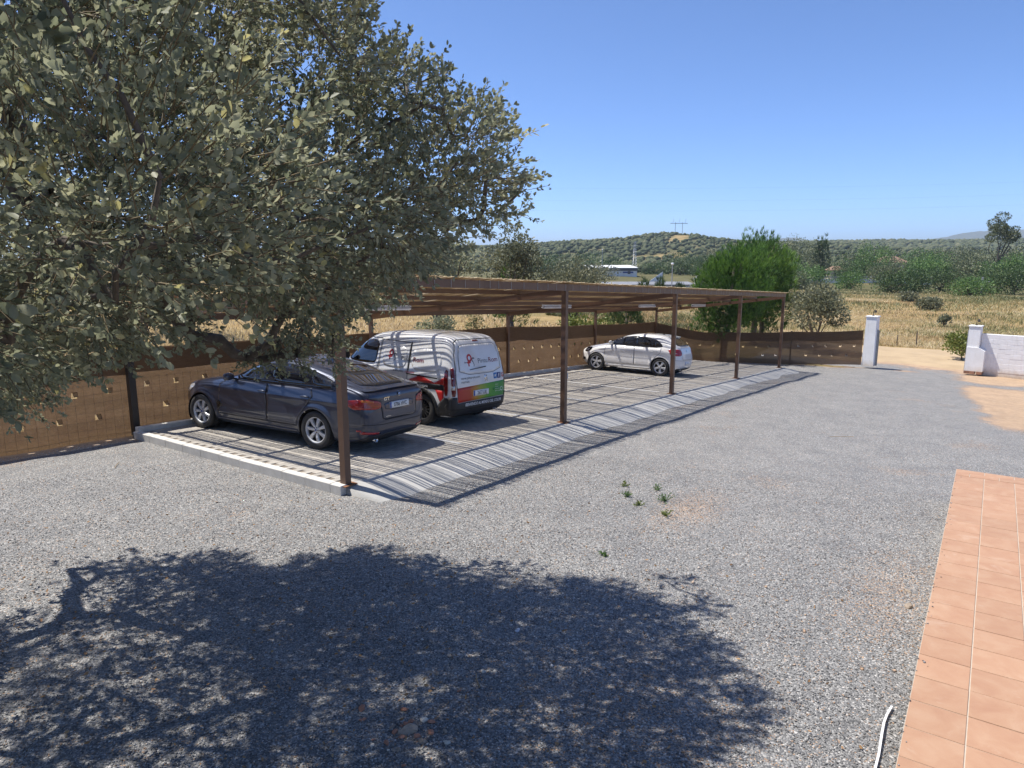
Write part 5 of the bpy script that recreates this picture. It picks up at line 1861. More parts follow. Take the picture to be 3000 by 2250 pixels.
    patch('bumper_lower', [(.70, .20), (-.70, .20), (-.66, .29), (.66, .29)], Pr, .008, MATS['trim_black'], root, step=.05)
    ribbon('bumper_crease', [(.76, .585), (.3, .565), (-.3, .565), (-.76, .585)], Pr, .010, .004, MATS['print_grey'], root)
    MB().lathe([(.001, 0), (.05, 0), (.045, .02), (.001, .028)], 12, 'z').obj('roof_aerial', MATS['trim_black'], root, False, (-1.0, 0, 1.437))
    MB().tube([(-1.72, .42, .24), (-1.86, .42, .235)], .022, 10).obj('exhaust_pipe', MATS['alloy'], root)
    return root


build_navy()
build_van()
build_hatch()

# ------------------------------------------------------------------ foreground holm oak
CLUMPS = "-1062,-141,93,62;-606,26,725,62;-701,99,583,62;-688,21,644,62;-549,104,564,62;-1020,-97,643,62;-907,-521,558,62;-875,456,233,62;-1053,-205,304,62;-949,-514,448,62;-643,320,725,62;-887,-400,155,62;-734,110,120,62;-771,332,597,62;-621,211,696,62;-560,-100,610,62;-1045,-52,543,62;-291,59,675,62;-670,90,781,62;-531,-332,385,62;-363,-136,548,62;-727,295,436,62;-882,-368,426,62;-1073,-46,192,62;-785,322,208,62;-961,-203,94,62;-1002,-405,208,62;-775,438,580,62;-1007,-259,679,62;-976,-276,200,62;-540,26,629,62;-903,-397,283,62;-237,-269,373,62v;-667,-194,547,62;-842,-522,165,62;-814,403,372,62;-853,350,81,62;-805,-530,475,62;-930,-535,268,62;-938,-343,507,62;-339,-232,369,62v;-762,-454,417,62;-532,-241,252,62;-952,-152,441,62;-957,-199,276,62;-708,-190,187,62;-778,-463,307,62;-725,246,74,62;-1049,-337,271,62;-1070,-297,456,62;-296,-125,407,62v;-796,279,351,62;-981,-453,542,62;-837,-436,625,62;-823,479,451,62;-401,-234,455,62v;-866,-279,587,62;-1032,-77,351,62;-1072,22,293,62;-262,-43,476,62v;-765,169,219,62;-962,-162,540,62;-665,-358,332,62;-797,-533,575,62;-752,414,483,62;-1013,-531,351,62;-311,-306,488,62v;-766,394,701,62;-538,112,734,62;-1087,-422,309,62;-777,-487,87,62;-986,-323,399,62;-932,-347,648,62;-274,-63,326,62v;-699,250,222,62;-635,146,169,62;-733,241,572,62;-683,-93,580,62;-812,-355,274,62;-404,-116,459,62v;-622,-95,162,62;-1073,-397,514,62;-1044,-223,549,62;-677,-286,254,62;-863,-314,80,62;-928,-242,380,62;-1040,-261,116,62;-727,-24,125,62;-628,106,658,62;-702,-537,532,62;-880,-268,249,62;-631,215,532,62;-781,199,484,62;-873,-276,694,62;-304,0,590,62;-909,-493,356,62;-957,-314,298,62;-370,-88,264,62v;-658,284,622,62;-1046,-467,445,62;-728,234,682,62;-680,333,527,62;-635,-86,697,62;-845,-377,534,62;-1046,-175,203,62;-1048,-179,439,62;-463,-424,329,62v;-743,-465,657,62;-841,247,164,62;-238,-157,330,62v;-468,129,655,62;-335,31,327,62v;-765,-441,208,62;-550,52,167,62;-1085,13,418,62;-996,-420,359,62;-949,-163,693,62;-359,-26,424,62v;-684,-9,788,62;-960,-395,85,62;-823,180,81,62;-895,476,122,62;-1064,11,623,62;-307,-335,323,62v;-1060,-318,594,62;-942,-485,153,62;-818,74,74,62;-237,-116,541,62v;-208,-196,448,62v;-813,315,484,62;-640,69,103,62;-544,-350,278,62v;-520,-46,691,45;-358,192,689,45;-918,-341,211,45;-540,-299,554,45;-984,-267,504,45;-730,138,659,45;-821,-364,707,45;-951,-423,448,45;-1072,-177,648,45;-333,-3,239,45v;-849,535,385,45;-393,-178,267,45v;-320,65,510,45v;-861,-473,266,45;-626,47,570,45;-371,93,695,45;-657,232,141,45;-447,-17,194,45;-617,268,464,45;-734,197,774,45;-1006,-499,220,45;-876,-285,489,45;-1088,-393,416,45;-976,-133,158,45;-1081,-18,70,45;-226,-379,363,45v;-577,-206,619,45;-524,192,573,45;-522,226,726,45;-192,-261,315,45v;-878,523,292,45;-671,-307,456,45;-810,275,71,45;-685,303,302,45;-1037,-250,384,45;-742,349,370,45;-765,39,183,45;-795,-41,74,45;-517,-42,183,45;-802,419,271,45;-605,-243,199,45;-1056,-114,272,45;-151,-279,372,45v;-1067,-341,145,45;-982,-111,247,45;-581,269,577,45;-659,187,81,45;-593,181,775,45;-547,215,651,45;-831,346,306,45;-329,-58,532,45v;-669,229,771,45;-866,-326,345,45;-280,-245,301,45v;-412,-261,278,45v;-910,540,207,45;-621,-27,572,45;-293,89,585,45;-736,362,280,45;-769,-421,537,45;-1016,-61,95,45;-594,-125,790,45;-760,-120,156,45;-704,0,557,45;-1071,-262,208,45;-669,397,691,45;-760,342,111,45;-846,487,580,45;-345,119,630,45;-926,-276,126,45;-444,-129,237,45v;-850,-468,413,45;-828,221,247,45;-1058,-83,439,45;-809,427,157,45;-467,112,518,45;-799,-379,73,45;-943,-241,571,45;-843,-330,188,45;-296,-207,445,45v;-759,289,744,45;-551,-25,549,45;-368,-114,347,45v;-813,94,183,45;-837,407,513,45;-683,386,602,45;-878,347,166,45;-1083,-298,349,45;-870,550,510,45;-919,-220,484,45;-861,-421,75,45;-603,-44,774,45;-552,25,795,45;-505,-159,215,45;-180,-195,369,30v;-331,189,607,30;-157,-179,521,30v;-308,31,454,30v;-221,30,475,30v;-477,-124,666,30;-238,31,552,30v;-279,-15,725,30;-317,142,727,30;-213,-208,270,30v;-285,-128,486,30v;-374,157,397,30;-417,-196,378,30v;-346,-52,658,30;-228,14,416,30v;-197,-39,344,30v;-426,-17,773,30;-301,-187,296,30v;-462,-300,468,30;-466,-139,504,30;-221,-25,386,30v;-378,-30,202,30v;-238,-38,548,30v;-374,-382,297,30v;-216,64,579,30;-289,53,264,30v;-379,-251,587,30;-206,-68,297,30v;-409,-155,693,30;-493,-416,400,30v;-449,-207,262,30v;-141,-192,397,30v;-265,127,697,30;-187,-139,397,30v;-203,-122,467,30v;-348,177,519,30;-228,96,658,30;-311,-68,716,30;-152,-251,447,30v;-118,-276,322,30v;-433,-157,578,30;-280,-8,386,30v;-290,-292,594,30;-334,130,567,30;-324,56,416,30v;-351,125,519,30;-138,-194,459,30v;-390,-12,511,30;-465,-342,307,30v;-191,-298,432,30v;-466,-196,487,30;-155,-335,344,30v;-380,-325,519,30;-368,-294,332,30v;-226,-8,679,30;-291,-339,423,30v;-219,-326,328,30v;-216,-50,593,30;-330,-98,484,30v;-275,15,523,30v;-389,-396,337,30v;-258,61,506,30v;-326,-136,299,30v;-349,-44,332,30v;-319,84,740,30;-408,10,234,30;-332,-174,484,30v;-166,-339,393,30v;-312,151,499,30v;-308,149,674,30;-258,-258,630,30;-188,-114,290,30v;-160,-201,604,30;-405,-345,310,30v;-451,-289,653,30;-477,-305,260,30v;-238,-273,491,30v;-200,-74,474,30v;-317,-213,586,30;-327,-409,319,30v;-352,26,186,30v;-383,-50,540,20;-165,-103,609,20;-515,-278,347,20;-391,-232,714,20;-173,-102,662,20;-378,-298,562,20;-401,-259,697,20;-269,-282,641,20;-156,-124,581,20;-110,-318,367,20v;-118,-256,409,20v;-378,223,520,20;-272,-303,550,20;-410,-147,759,20;-212,-338,408,20v;-341,155,374,20;-149,-212,560,20;-227,-186,250,20v;-229,-269,594,20;-306,-216,708,20;-362,217,562,20;-392,36,176,20;-297,-260,626,20;-171,-219,529,20;-177,-92,524,20v;-176,-197,305,20v;-545,-406,303,13;-383,-162,627,13;-83,-298,425,13v;-360,-302,596,13;-277,-6,227,13v;-443,-143,758,13;-448,-240,595,13;-110,-182,491,13v;-280,-321,279,13v;-353,-315,553,13;-120,-253,459,13v;-199,-239,601,13;-381,-307,599,13;-396,-203,708,13;-466,-262,632,13;-479,-268,584,13;-183,-228,622,13;-329,115,372,13;-148,-126,588,13;-488,-334,589,13;-195,-266,569,13;-156,-229,280,13v;-109,-307,332,13v;-419,-275,652,13;-499,-281,571,13;-396,-219,739,13;-201,-276,545,13;-217,-254,271,13v;-310,-330,522,13;-398,172,653,13;-413,-191,689,13;-116,-169,534,13v;-361,-284,625,13;-299,-242,694,13;-339,-81,678,13;-395,-127,741,13;-275,-386,304,13v;-472,-167,691,13;-76,-333,364,13v;-89,-311,400,13v;-324,147,350,13;-234,-350,302,13v;-439,-202,684,13;-208,-313,297,13v;-509,-262,314,13;-502,-327,609,13;-276,-123,272,13v;-376,150,309,13;-103,-252,360,13v;-455,-365,280,13v;-440,-147,718,13;-113,-219,476,13v;-352,-279,612,13;-189,-129,220,13v;-371,197,447,13;-288,-258,593,13;-154,-135,555,13;-390,59,731,13;-434,-283,611,13;-158,-175,249,13v;-440,-147,666,13;-223,-162,224,13v;-504,-238,677,13;-271,-195,590,13;-146,-145,602,13;-284,-277,574,13;-156,-80,211,13v;-140,-153,238,18v;-142,-150,219,15v;-143,-149,201,11v;-163,-155,235,18v;-165,-152,253,20v;-181,-157,237,16v;-192,-160,223,15v;-201,-146,209,15v;-211,-132,205,13v;-219,-120,206,10v;-197,-135,221,13v;-194,-157,207,11v;-163,-148,219,12v;-131,-167,256,17v;-276,-126,242,8v;-277,-124,232,8v;-125,-175,270,19v;-344,-203,255,8v;-107,-201,274,19v;-46,-290,344,10v;-37,-303,341,8v"


def leaf_template():
    # six-point leaf folded along the midrib, length 1 along +x
    V = np.array([(0, 0, 0), (.30, .24, .05), (.72, .25, .04), (1.0, 0, -.06), (.72, -.25, .04), (.30, -.24, .05)], float)
    T = np.array([(0, 3, 2), (0, 2, 1), (0, 4, 3), (0, 5, 4)])
    return V, T


def frames(d, rs):
    """random orthonormal frames whose x axis is d"""
    d = d / (np.linalg.norm(d, axis=1)[:, None] + 1e-9)
    a = rs.normal(size=d.shape)
    a -= (a * d).sum(1)[:, None] * d
    a /= np.linalg.norm(a, axis=1)[:, None] + 1e-9
    return np.stack([d, a, np.cross(d, a)], -1)        # columns


def make_sprig(rs, n_leaf, stem):
    """one twig with alternating leaves: leaf origins, frames, sizes"""
    t = np.sort(rs.uniform(.12, 1.0, n_leaf))
    t[-3:] = rs.uniform(.92, 1.0, 3)
    o = np.stack([t * stem, rs.normal(0, .008, n_leaf), rs.normal(0, .008, n_leaf) + .12 * stem * t * t], -1)
    ang = np.arange(n_leaf) * 2.4 + rs.uniform(0, 6.28)
    tilt = rs.uniform(.5, 1.15, n_leaf)
    tilt[-3:] *= .6
    d = np.stack([np.cos(tilt), np.sin(tilt) * np.cos(ang), np.sin(tilt) * np.sin(ang)], -1)
    up = np.array([0.35, 0, 1.0])
    y = np.cross(up[None], d) + rs.normal(0, .35, d.shape)
    y -= (y * d).sum(1)[:, None] * d
    y /= np.linalg.norm(y, axis=1)[:, None] + 1e-9
    z = np.cross(d, y)
    return o, np.stack([d, y, z], -1), rs.uniform(.7, 1.15, n_leaf)


def leaves_mesh(pos, fr, size, tmpl):
    V, T = tmpl
    P = pos[:, None, :] + np.einsum('nij,kj->nki', fr, V) * size[:, None, None]
    F = (T[None] + (np.arange(len(pos)) * len(V))[:, None, None]).reshape(-1, T.shape[1])
    return P.reshape(-1, 3), F


def tubes_mesh(A, B, ra, rb, n=3):
    d = B - A
    d = d / (np.linalg.norm(d, axis=1)[:, None] + 1e-9)
    h = np.where(np.abs(d[:, 2:3]) < .9, np.array([[0, 0, 1.0]]), np.array([[1.0, 0, 0]]))
    a = np.cross(d, h)
    a /= np.linalg.norm(a, axis=1)[:, None]
    b = np.cross(a, d)
    ring = []
    for k in range(n):
        an = 2 * PI * k / n
        ring.append(a * math.cos(an) + b * math.sin(an))
    R_ = np.stack(ring, 1)
    V = np.concatenate([A[:, None] + R_ * ra[:, None, None], B[:, None] + R_ * rb[:, None, None]], 1)
    q = np.array([(k, (k + 1) % n, n + (k + 1) % n, n + k) for k in range(n)])
    F = (q[None] + (np.arange(len(A)) * 2 * n)[:, None, None]).reshape(-1, 4)
    return V.reshape(-1, 3), F


def build_oak():
    rs = np.random.default_rng(21)
    C, vis = [], []
    for s in CLUMPS.split(';'):
        vis.append(s.endswith('v'))
        C.append([float(k) / 100 for k in s.rstrip('v').split(',')])
    C = np.array(C)
    vis = np.array(vis)
    base = np.array([-6.4, 0.0, float(zland(-6.4, -5)) - .05])
    root = thing('holm_oak', 'big holm oak with hanging leafy branches in the left foreground', 'tree', tuple(base))
    tmpl = leaf_template()
    POS, FR, SZ, VAR = [], [], [], []
    SA, SB = [], []
    lib = [make_sprig(rs, int(rs.integers(10, 17)), rs.uniform(.12, .22)) for _ in range(14)]
    ctr = np.array([-6.2, 0.2, 3.4])
    for c, v in zip(C, vis):
        r = c[3]

        if v:
            n = int(max(10, 340 * (r / .62) ** 2.35))
            sc = 1.0
        else:
            n = int(max(5, 80 * (r / .62) ** 2.3))
            sc = 1.35
        d = rs.normal(size=(n, 3))
        d /= np.linalg.norm(d, axis=1)[:, None]
        rad = r * rs.uniform(.25, 1.0, n) ** .55
        p = c[:3] + d * rad[:, None] * np.array([1, 1, .9])
        out = (c[:3] - ctr)
        out = out / (np.linalg.norm(out) + 1e-9)
        # twigs grow outwards; low ones droop, high ones rise
        bias = np.array([0, 0, .45 if c[2] > 3.2 else -.35])
        ax = d * .75 + out * .55 + bias + rs.normal(0, .35, (n, 3))
        F = frames(ax, rs)
        tone = rs.normal(0, .09)
        for i in range(n):
            o, f, s = lib[int(rs.integers(len(lib)))]
            k = sc * rs.uniform(.85, 1.15)
            M = F[i]
            POS.append(p[i] + (o * k) @ M.T)
            FR.append(np.einsum('ij,njk->nik', M, f))
            SZ.append(s * .041 * k * (1.0 if v else 1.15))
            new = rs.random() < .06
            VAR.append(np.clip(rs.normal(.50 + tone + (.36 if new else 0), .17, len(s)), .02, .99))
            if v or i % 3 == 0:
                SA.append(p[i] - M[:, 0] * .05)
                SB.append(p[i] + M[:, 0] * .17 * k)
    pos, fr, sz, var = np.concatenate(POS), np.concatenate(FR), np.concatenate(SZ), np.concatenate(VAR)
    V, F = leaves_mesh(pos - base, fr, sz, tmpl)
    kind(npmesh('crown', V, tri=F, mat=MATS['oak_leaf'], parent=root, var=np.repeat(var, 6)), 'stuff')
    # limbs: every clump hangs from the nearest one closer to the trunk
    top = base + np.array([0.25, -.1, 2.0])
    order = np.argsort(np.linalg.norm(C[:, :3] - top, axis=1))
    nodes_, par = [top], [-1]
    idx = {}
    for i in order:
        p = C[i, :3]
        N = np.array(nodes_)
        d = np.linalg.norm(N - p, axis=1) + .35 * np.linalg.norm(N - top, axis=1) * 0.3
        j = int(np.argmin(d))
        nodes_.append(p)
        par.append(j)
    load = np.ones(len(nodes_)) * .8
    for i in range(len(nodes_) - 1, 0, -1):
        load[par[i]] += load[i]
    b = MB()
    for i in range(1, len(nodes_)):
        a, q = Vector(nodes_[par[i]]) - Vector(base), Vector(nodes_[i]) - Vector(base)
        r0, r1 = .006 + .0075 * math.sqrt(load[par[i]] if par[i] else load[i]), .004 + .0075 * math.sqrt(load[i])
        r1 = min(r1, .055)
        r0 = min(r0, r1 * 1.5)
        L = (q - a).length
        m1 = a.lerp(q, .35) + Vector(rs.normal(0, .06 * L, 3))
        m2 = a.lerp(q, .7) + Vector(rs.normal(0, .06 * L, 3))
        if load[i] > 1 or L > .3:
            b.tube([a, m1, m2, q], [r0, r0 * .7 + r1 * .3, r0 * .3 + r1 * .7, r1 * .7], 6 if r1 > .015 else 4, False)
    b.obj('limbs', MATS['bark'], root, True)
    tr = MB().tube([(0, 0, -.3), (.02, 0, .2), (.1, -.03, .9), (.18, -.06, 1.5), (.25, -.1, 2.05)], [.42, .34, .29, .27, .25], 12)
    tr.obj('trunk', MATS['bark'], root, True)
    V, F = tubes_mesh(np.array(SA) - base, np.array(SB) - base, np.full(len(SA), .0032), np.full(len(SA), .0016))
    kind(npmesh('twigs', V, quad=F, mat=MATS['twig'], parent=root), 'stuff')
    # dry brown sprays hanging on the outside of the crown
    p = np.array([(-1.55, -1.6, 2.62)])
    Pq, Fq, Sq = [], [], []
    for q in p:
        for _ in range(7):
            o, f, s = lib[int(rs.integers(len(lib)))]
            M = frames(np.array([[0.1, 0, -1.0]]) + rs.normal(0, .25, (1, 3)), rs)[0]
            Pq.append(q + rs.normal(0, .05, 3) + o @ M.T)
            Fq.append(np.einsum('ij,njk->nik', M, f))
            Sq.append(s * .042)
    V, F = leaves_mesh(np.concatenate(Pq) - base, np.concatenate(Fq), np.concatenate(Sq), tmpl)
    kind(npmesh('dry_spray', V, tri=F, mat=MATS['dry_leaf'], parent=root, var=rs.uniform(0, 1, len(V))), 'stuff')


build_oak()


# ------------------------------------------------------------------ other trees and shrubs
BLADE = (np.array([(0, 0, 0), (.45, .30, .05), (1, 0, 0), (.45, -.30, .05)], float), np.array([(0, 2, 1), (0, 3, 2)]))
NEEDLE = (np.array([(0, .05, 0), (0, -.05, 0), (1, 0, 0)], float), np.array([(0, 1, 2)]))


def broad_tree(name, label, cat, x, y, top, r, mat, leaf, n, seed, trunk_r=.12, clear=.25, group=None, squash=1.0, zbase=None, n_cl=None, lean=0.0, open_=0.0):
    """tree from leaf clumps on limbs; top = height of the crown top above datum"""
    rs = np.random.default_rng(seed)
    zb = float(zland(x, y)) - .05 if zbase is None else zbase
    H = top - zb
    t = thing(name, label, cat, (x, y, zb), (0, 0, 0), group)
    cz0 = H * clear
    ncl = n_cl or max(7, int(16 * min(2.2, r / 2.0)))
    cl = []
    for k in range(ncl):
        d = rs.normal(size=3)
        d /= np.linalg.norm(d)
        if d[2] < -.5 and clear > .02:
            d[2] *= -.6
        q = rs.uniform(.35, .92)
        ch = (H - cz0) / 2
        cr = rs.uniform(.26, .45) * r * (1 - open_ * .4)
        c = np.array([d[0] * (r - cr * .7) * q, d[1] * (r - cr * .7) * q, cz0 + ch + d[2] * max(ch - cr * .8, .05) * q ** .5])
        if clear <= .02 and k % 3 == 0:
            c[2] = rs.uniform(.12, .4) * H
        cl.append((c, cr))
    cl.append((np.array([lean * H, 0, H - r * .30]), r * .32))
    W = np.array([c[1] ** 2 for c in cl])
    W = W / W.sum()
    POS, AX, VAR = [], [], []
    for (c, cr), w in zip(cl, W):
        m = max(6, int(n * w))
        d = rs.normal(size=(m, 3))
        d /= np.linalg.norm(d, axis=1)[:, None]
        p = c + d * (cr * rs.uniform(.45, 1.08, m) ** .6)[:, None] * np.array([1, 1, .82 * squash])
        POS.append(p)
        AX.append(d + rs.normal(0, .6, (m, 3)) + np.array([0, 0, .3]))
        VAR.append(np.clip(rs.normal(.5 + rs.normal(0, .10), .2, m), 0, 1))
    pos = np.concatenate(POS)
    pos[:, 2] = np.maximum(pos[:, 2], .03)
    V, F = leaves_mesh(pos, frames(np.concatenate(AX), rs), rs.uniform(.7, 1.3, len(pos)) * leaf, BLADE)
    kind(npmesh('crown', V, tri=F, mat=MATS[mat], parent=t, var=np.repeat(np.concatenate(VAR), 4)), 'stuff')
    b = MB()
    fork = max(.15 * H, cz0 * .8)
    b.tube([(0, 0, -.2), (.02 * H, 0, fork * .5), (lean * fork, .02, fork)], [trunk_r * 1.25, trunk_r, trunk_r * .8], 8)
    for c, cr in cl[:10]:
        a = Vector((lean * fork, .02, fork))
        e = Vector(c)
        b.tube([a, a.lerp(e, .5) + Vector(rs.normal(0, .06 * H, 3)), e], [trunk_r * .55, trunk_r * .35, trunk_r * .12], 5, False)
    b.obj('trunk', MATS['bark'], t, True)
    return t


def pine_tree(name, label, x, y, top, r, mat, needle, n, seed, clear=.3, trunk_r=.14, lean=(0, 0), zbase=None, group=None, cone=False):
    """stone pine with upright needle tufts"""
    rs = np.random.default_rng(seed)
    zb = float(zland(x, y)) - .05 if zbase is None else zbase
    H = top - zb
    t = thing(name, label, 'tree', (x, y, zb), (0, 0, 0), group)
    cz = H * (clear + (1 - clear) * .45)
    ch = H * (1 - clear) * .55
    d = rs.normal(size=(n, 3))
    d /= np.linalg.norm(d, axis=1)[:, None]
    q = rs.uniform(.25, 1.0, n) ** .45
    lump = 1 + .30 * (vnoise(d[:, 0] * 2.6 + 7, d[:, 1] * 2.6 + d[:, 2] * 2.2, seed) - .5) * 2
    p = d * (q * lump)[:, None]
    hz = (p[:, 2] + 1) / 2
    if cone:
        wid = 1.15 - .95 * np.clip(hz, 0, 1)
        p[:, 0] *= wid / np.maximum(np.sqrt(1 - np.clip(p[:, 2], -.95, .95) ** 2), .5)
        p[:, 1] *= wid / np.maximum(np.sqrt(1 - np.clip(p[:, 2], -.95, .95) ** 2), .5)
    tuft = np.column_stack([p[:, 0] * r + lean[0] * hz, p[:, 1] * r + lean[1] * hz, cz + p[:, 2] * ch])
    tuft[:, 2] = np.maximum(tuft[:, 2], .1)
    k = 12
    A = d * .45 + np.array([0, 0, .95]) + rs.normal(0, .22, (n, 3))
    ax = np.repeat(A, k, 0) + rs.normal(0, .38, (n * k, 3))
    pos = np.repeat(tuft, k, 0) + rs.normal(0, needle * .12, (n * k, 3))
    tone = np.clip(rs.normal(.42, .17, n) + .14 * d[:, 2] + .9 * (vnoise(d[:, 0] * 4 + 3, d[:, 1] * 4 + d[:, 2] * 3, seed + 5) - .5), 0, 1)
    var = np.clip(np.repeat(tone, k) + rs.normal(0, .10, n * k), 0, 1)
    V, F = leaves_mesh(pos, frames(ax, rs), rs.uniform(.7, 1.25, n * k) * needle, (NEEDLE[0] * np.array([1, .95, 1]), NEEDLE[1]))
    kind(npmesh('crown', V, tri=F, mat=MATS[mat], parent=t, var=np.repeat(var, 3)), 'stuff')
    b = MB()
    b.tube([(0, 0, -.2), (lean[0] * .1, lean[1] * .1, H * .12), (lean[0] * .4, lean[1] * .4, H * clear), (lean[0] * .7, lean[1] * .7, H * .8)], [trunk_r * 1.2, trunk_r, trunk_r * .85, trunk_r * .3], 9)
    for i in range(9):
        f = rs.uniform(clear, .75)
        a = Vector((lean[0] * f, lean[1] * f, H * f))
        an = rs.uniform(0, 6.28)
        e = a + Vector((math.cos(an) * r * .7, math.sin(an) * r * .7, ch * rs.uniform(.1, .5)))
        b.tube([a, a.lerp(e, .5) + Vector((0, 0, -.05 * H)), e], [trunk_r * .35, trunk_r * .25, trunk_r * .08], 5, False)
    b.obj('trunk', MATS['bark'], t, True)
    return t


def build_trees():
    pine_tree('pine_tree', 'bright green pine with leaning trunk inside the net fence corner', 25.35, 3.05, 3.55, 1.75, 'pine_needle', .185, 4400, 31, .27, .15, (.55, -.25), zbase=-1.62)
    pine_tree('pine_tree', 'taller darker green pine rising behind the leaning pine', 34.4, 4.2, 4.35, 2.0, 'pine_needle', .24, 3000, 32, .25, .16)
    pine_tree('pine_tree', 'rounded green pine just behind the tall pine', 37.5, 4.6, 3.3, 1.6, 'pine_needle', .40, 700, 33, .2, .14)
    pine_tree('pine_tree', 'small pine seen under the carport roof before the far corner', 24.3, 7.4, 1.15, .95, 'dark_pine', .26, 420, 34, .15, .09)
    pine_tree('pine_tree', 'small light green pine showing above the carport roof', 28.4, 17.0, 2.95, 1.25, 'pine_needle', .34, 600, 35, .15, .10, cone=True)
    broad_tree('oak_shrub', 'grey-green wide holm oak bush right of the carport behind the fence', 'shrub', 32.4, .5, 1.85, 2.0, 'olive_leaf', .13, 5200, 41, .09, .10, n_cl=34, open_=.5)
    broad_tree('oak_tree', 'pale grey-green holm oak behind the middle of the carport roof', 'tree', 27.0, 11.9, 3.2, 2.7, 'olive_leaf', .13, 7500, 42, .14, .22, n_cl=40)
    broad_tree('oak_tree', 'dusty holm oak behind the carport left of the pale oak', 'tree', 24.0, 13.8, 4.55, 2.1, 'olive_leaf', .14, 5000, 43, .14, .2, n_cl=30, open_=.6)
    broad_tree('oak_tree', 'holm oak mostly hidden behind the foreground branches', 'tree', 19.5, 15.0, 4.6, 2.6, 'oak_leaf', .16, 4500, 44, .16, .2, n_cl=26)
    broad_tree('oak_tree', 'holm oak at the top of the dry bank behind the fence', 'tree', 9.0, 19.5, 4.3, 2.8, 'oak_leaf', .17, 3600, 45, .16, .2, n_cl=26)
    broad_tree('oak_tree', 'holm oak beyond the fence at the far left', 'tree', 2.0, 21.0, 4.2, 3.0, 'oak_leaf', .18, 3400, 46, .16, .2, n_cl=26)
    broad_tree('red_shrub', 'reddish brown shrub on the bank behind the net fence', 'shrub', 5.3, 15.0, 2.6, 1.3, 'red_leaf', .12, 1800, 47, .06, .05, n_cl=16)
    broad_tree('dark_bush', 'dark oak bush in the dry grass behind the van', 'shrub', 12.9, 9.2, 1.25, 1.0, 'oak_leaf', .085, 2400, 48, .05, .05, n_cl=20, open_=.5)
    broad_tree('dark_bush', 'low brown bush in the dry grass right of the dark bush', 'shrub', 16.3, 10.3, .95, .6, 'scrub', .08, 700, 49, .04, .05, n_cl=10)
    broad_tree('yellow_shrub', 'yellow-green leafy shrub behind the net fence left of the white hatchback', 'shrub', 18.0, 6.6, .95, 1.1, 'yellow_leaf', .10, 2300, 50, .04, .05, n_cl=22, squash=.9)
    broad_tree('yellow_shrub', 'yellow-green shrub behind the net fence over the white hatchback bonnet', 'shrub', 20.3, 6.7, .75, .9, 'yellow_leaf', .10, 1500, 51, .04, .05, n_cl=16, squash=.9)
    broad_tree('flowering_weed', 'small leafy plant at the fence foot behind the white hatchback', 'plant', 24.55, 3.95, -1.12, .42, 'yellow_leaf', .09, 420, 52, .02, .02, n_cl=9, zbase=-1.66)
    broad_tree('gate_shrub', 'green shrub behind the gate pillar with the buttress', 'shrub', 33.6, -5.9, -.40, .95, 'yellow_leaf', .12, 1700, 53, .04, .03, n_cl=18, squash=.9)
    broad_tree('field_bush', 'round grey-green bush out in the dry field', 'shrub', 73.9, -1.6, -.95, 1.6, 'olive_leaf', .22, 1300, 54, .06, .03, n_cl=16)
    broad_tree('field_bush', 'small grey bush in the dry field nearer the gate', 'shrub', 57.3, -3.9, -1.35, .6, 'olive_leaf', .16, 420, 55, .04, .03, n_cl=9)
    broad_tree('field_bush', 'low dark bush at the back of the dry field', 'shrub', 86, 1.2, -1.05, 1.5, 'olive_leaf', .24, 900, 56, .06, .03, n_cl=14)
    broad_tree('oleander', 'white flowering oleander bush left of the pines', 'shrub', 62.1, 17.4, 1.25, 1.35, 'white_flower', .22, 1100, 57, .05, .1, n_cl=14)
    for i, (x, y, tp) in enumerate(((64.6, 22.5, .8), (60.8, 22.7, .8), (66.5, 21.0, .2))):
        pine_tree('cypress', ('dark green columnar shoot by the low grey building', 'slim dark green columnar tree beside the building corner', 'short dark green tree right of the columnar ones')[i], x, y, tp, .55 if i < 2 else .8, 'dark_pine', .4, 130, 60 + i, .1, .06, zbase=-2.3)
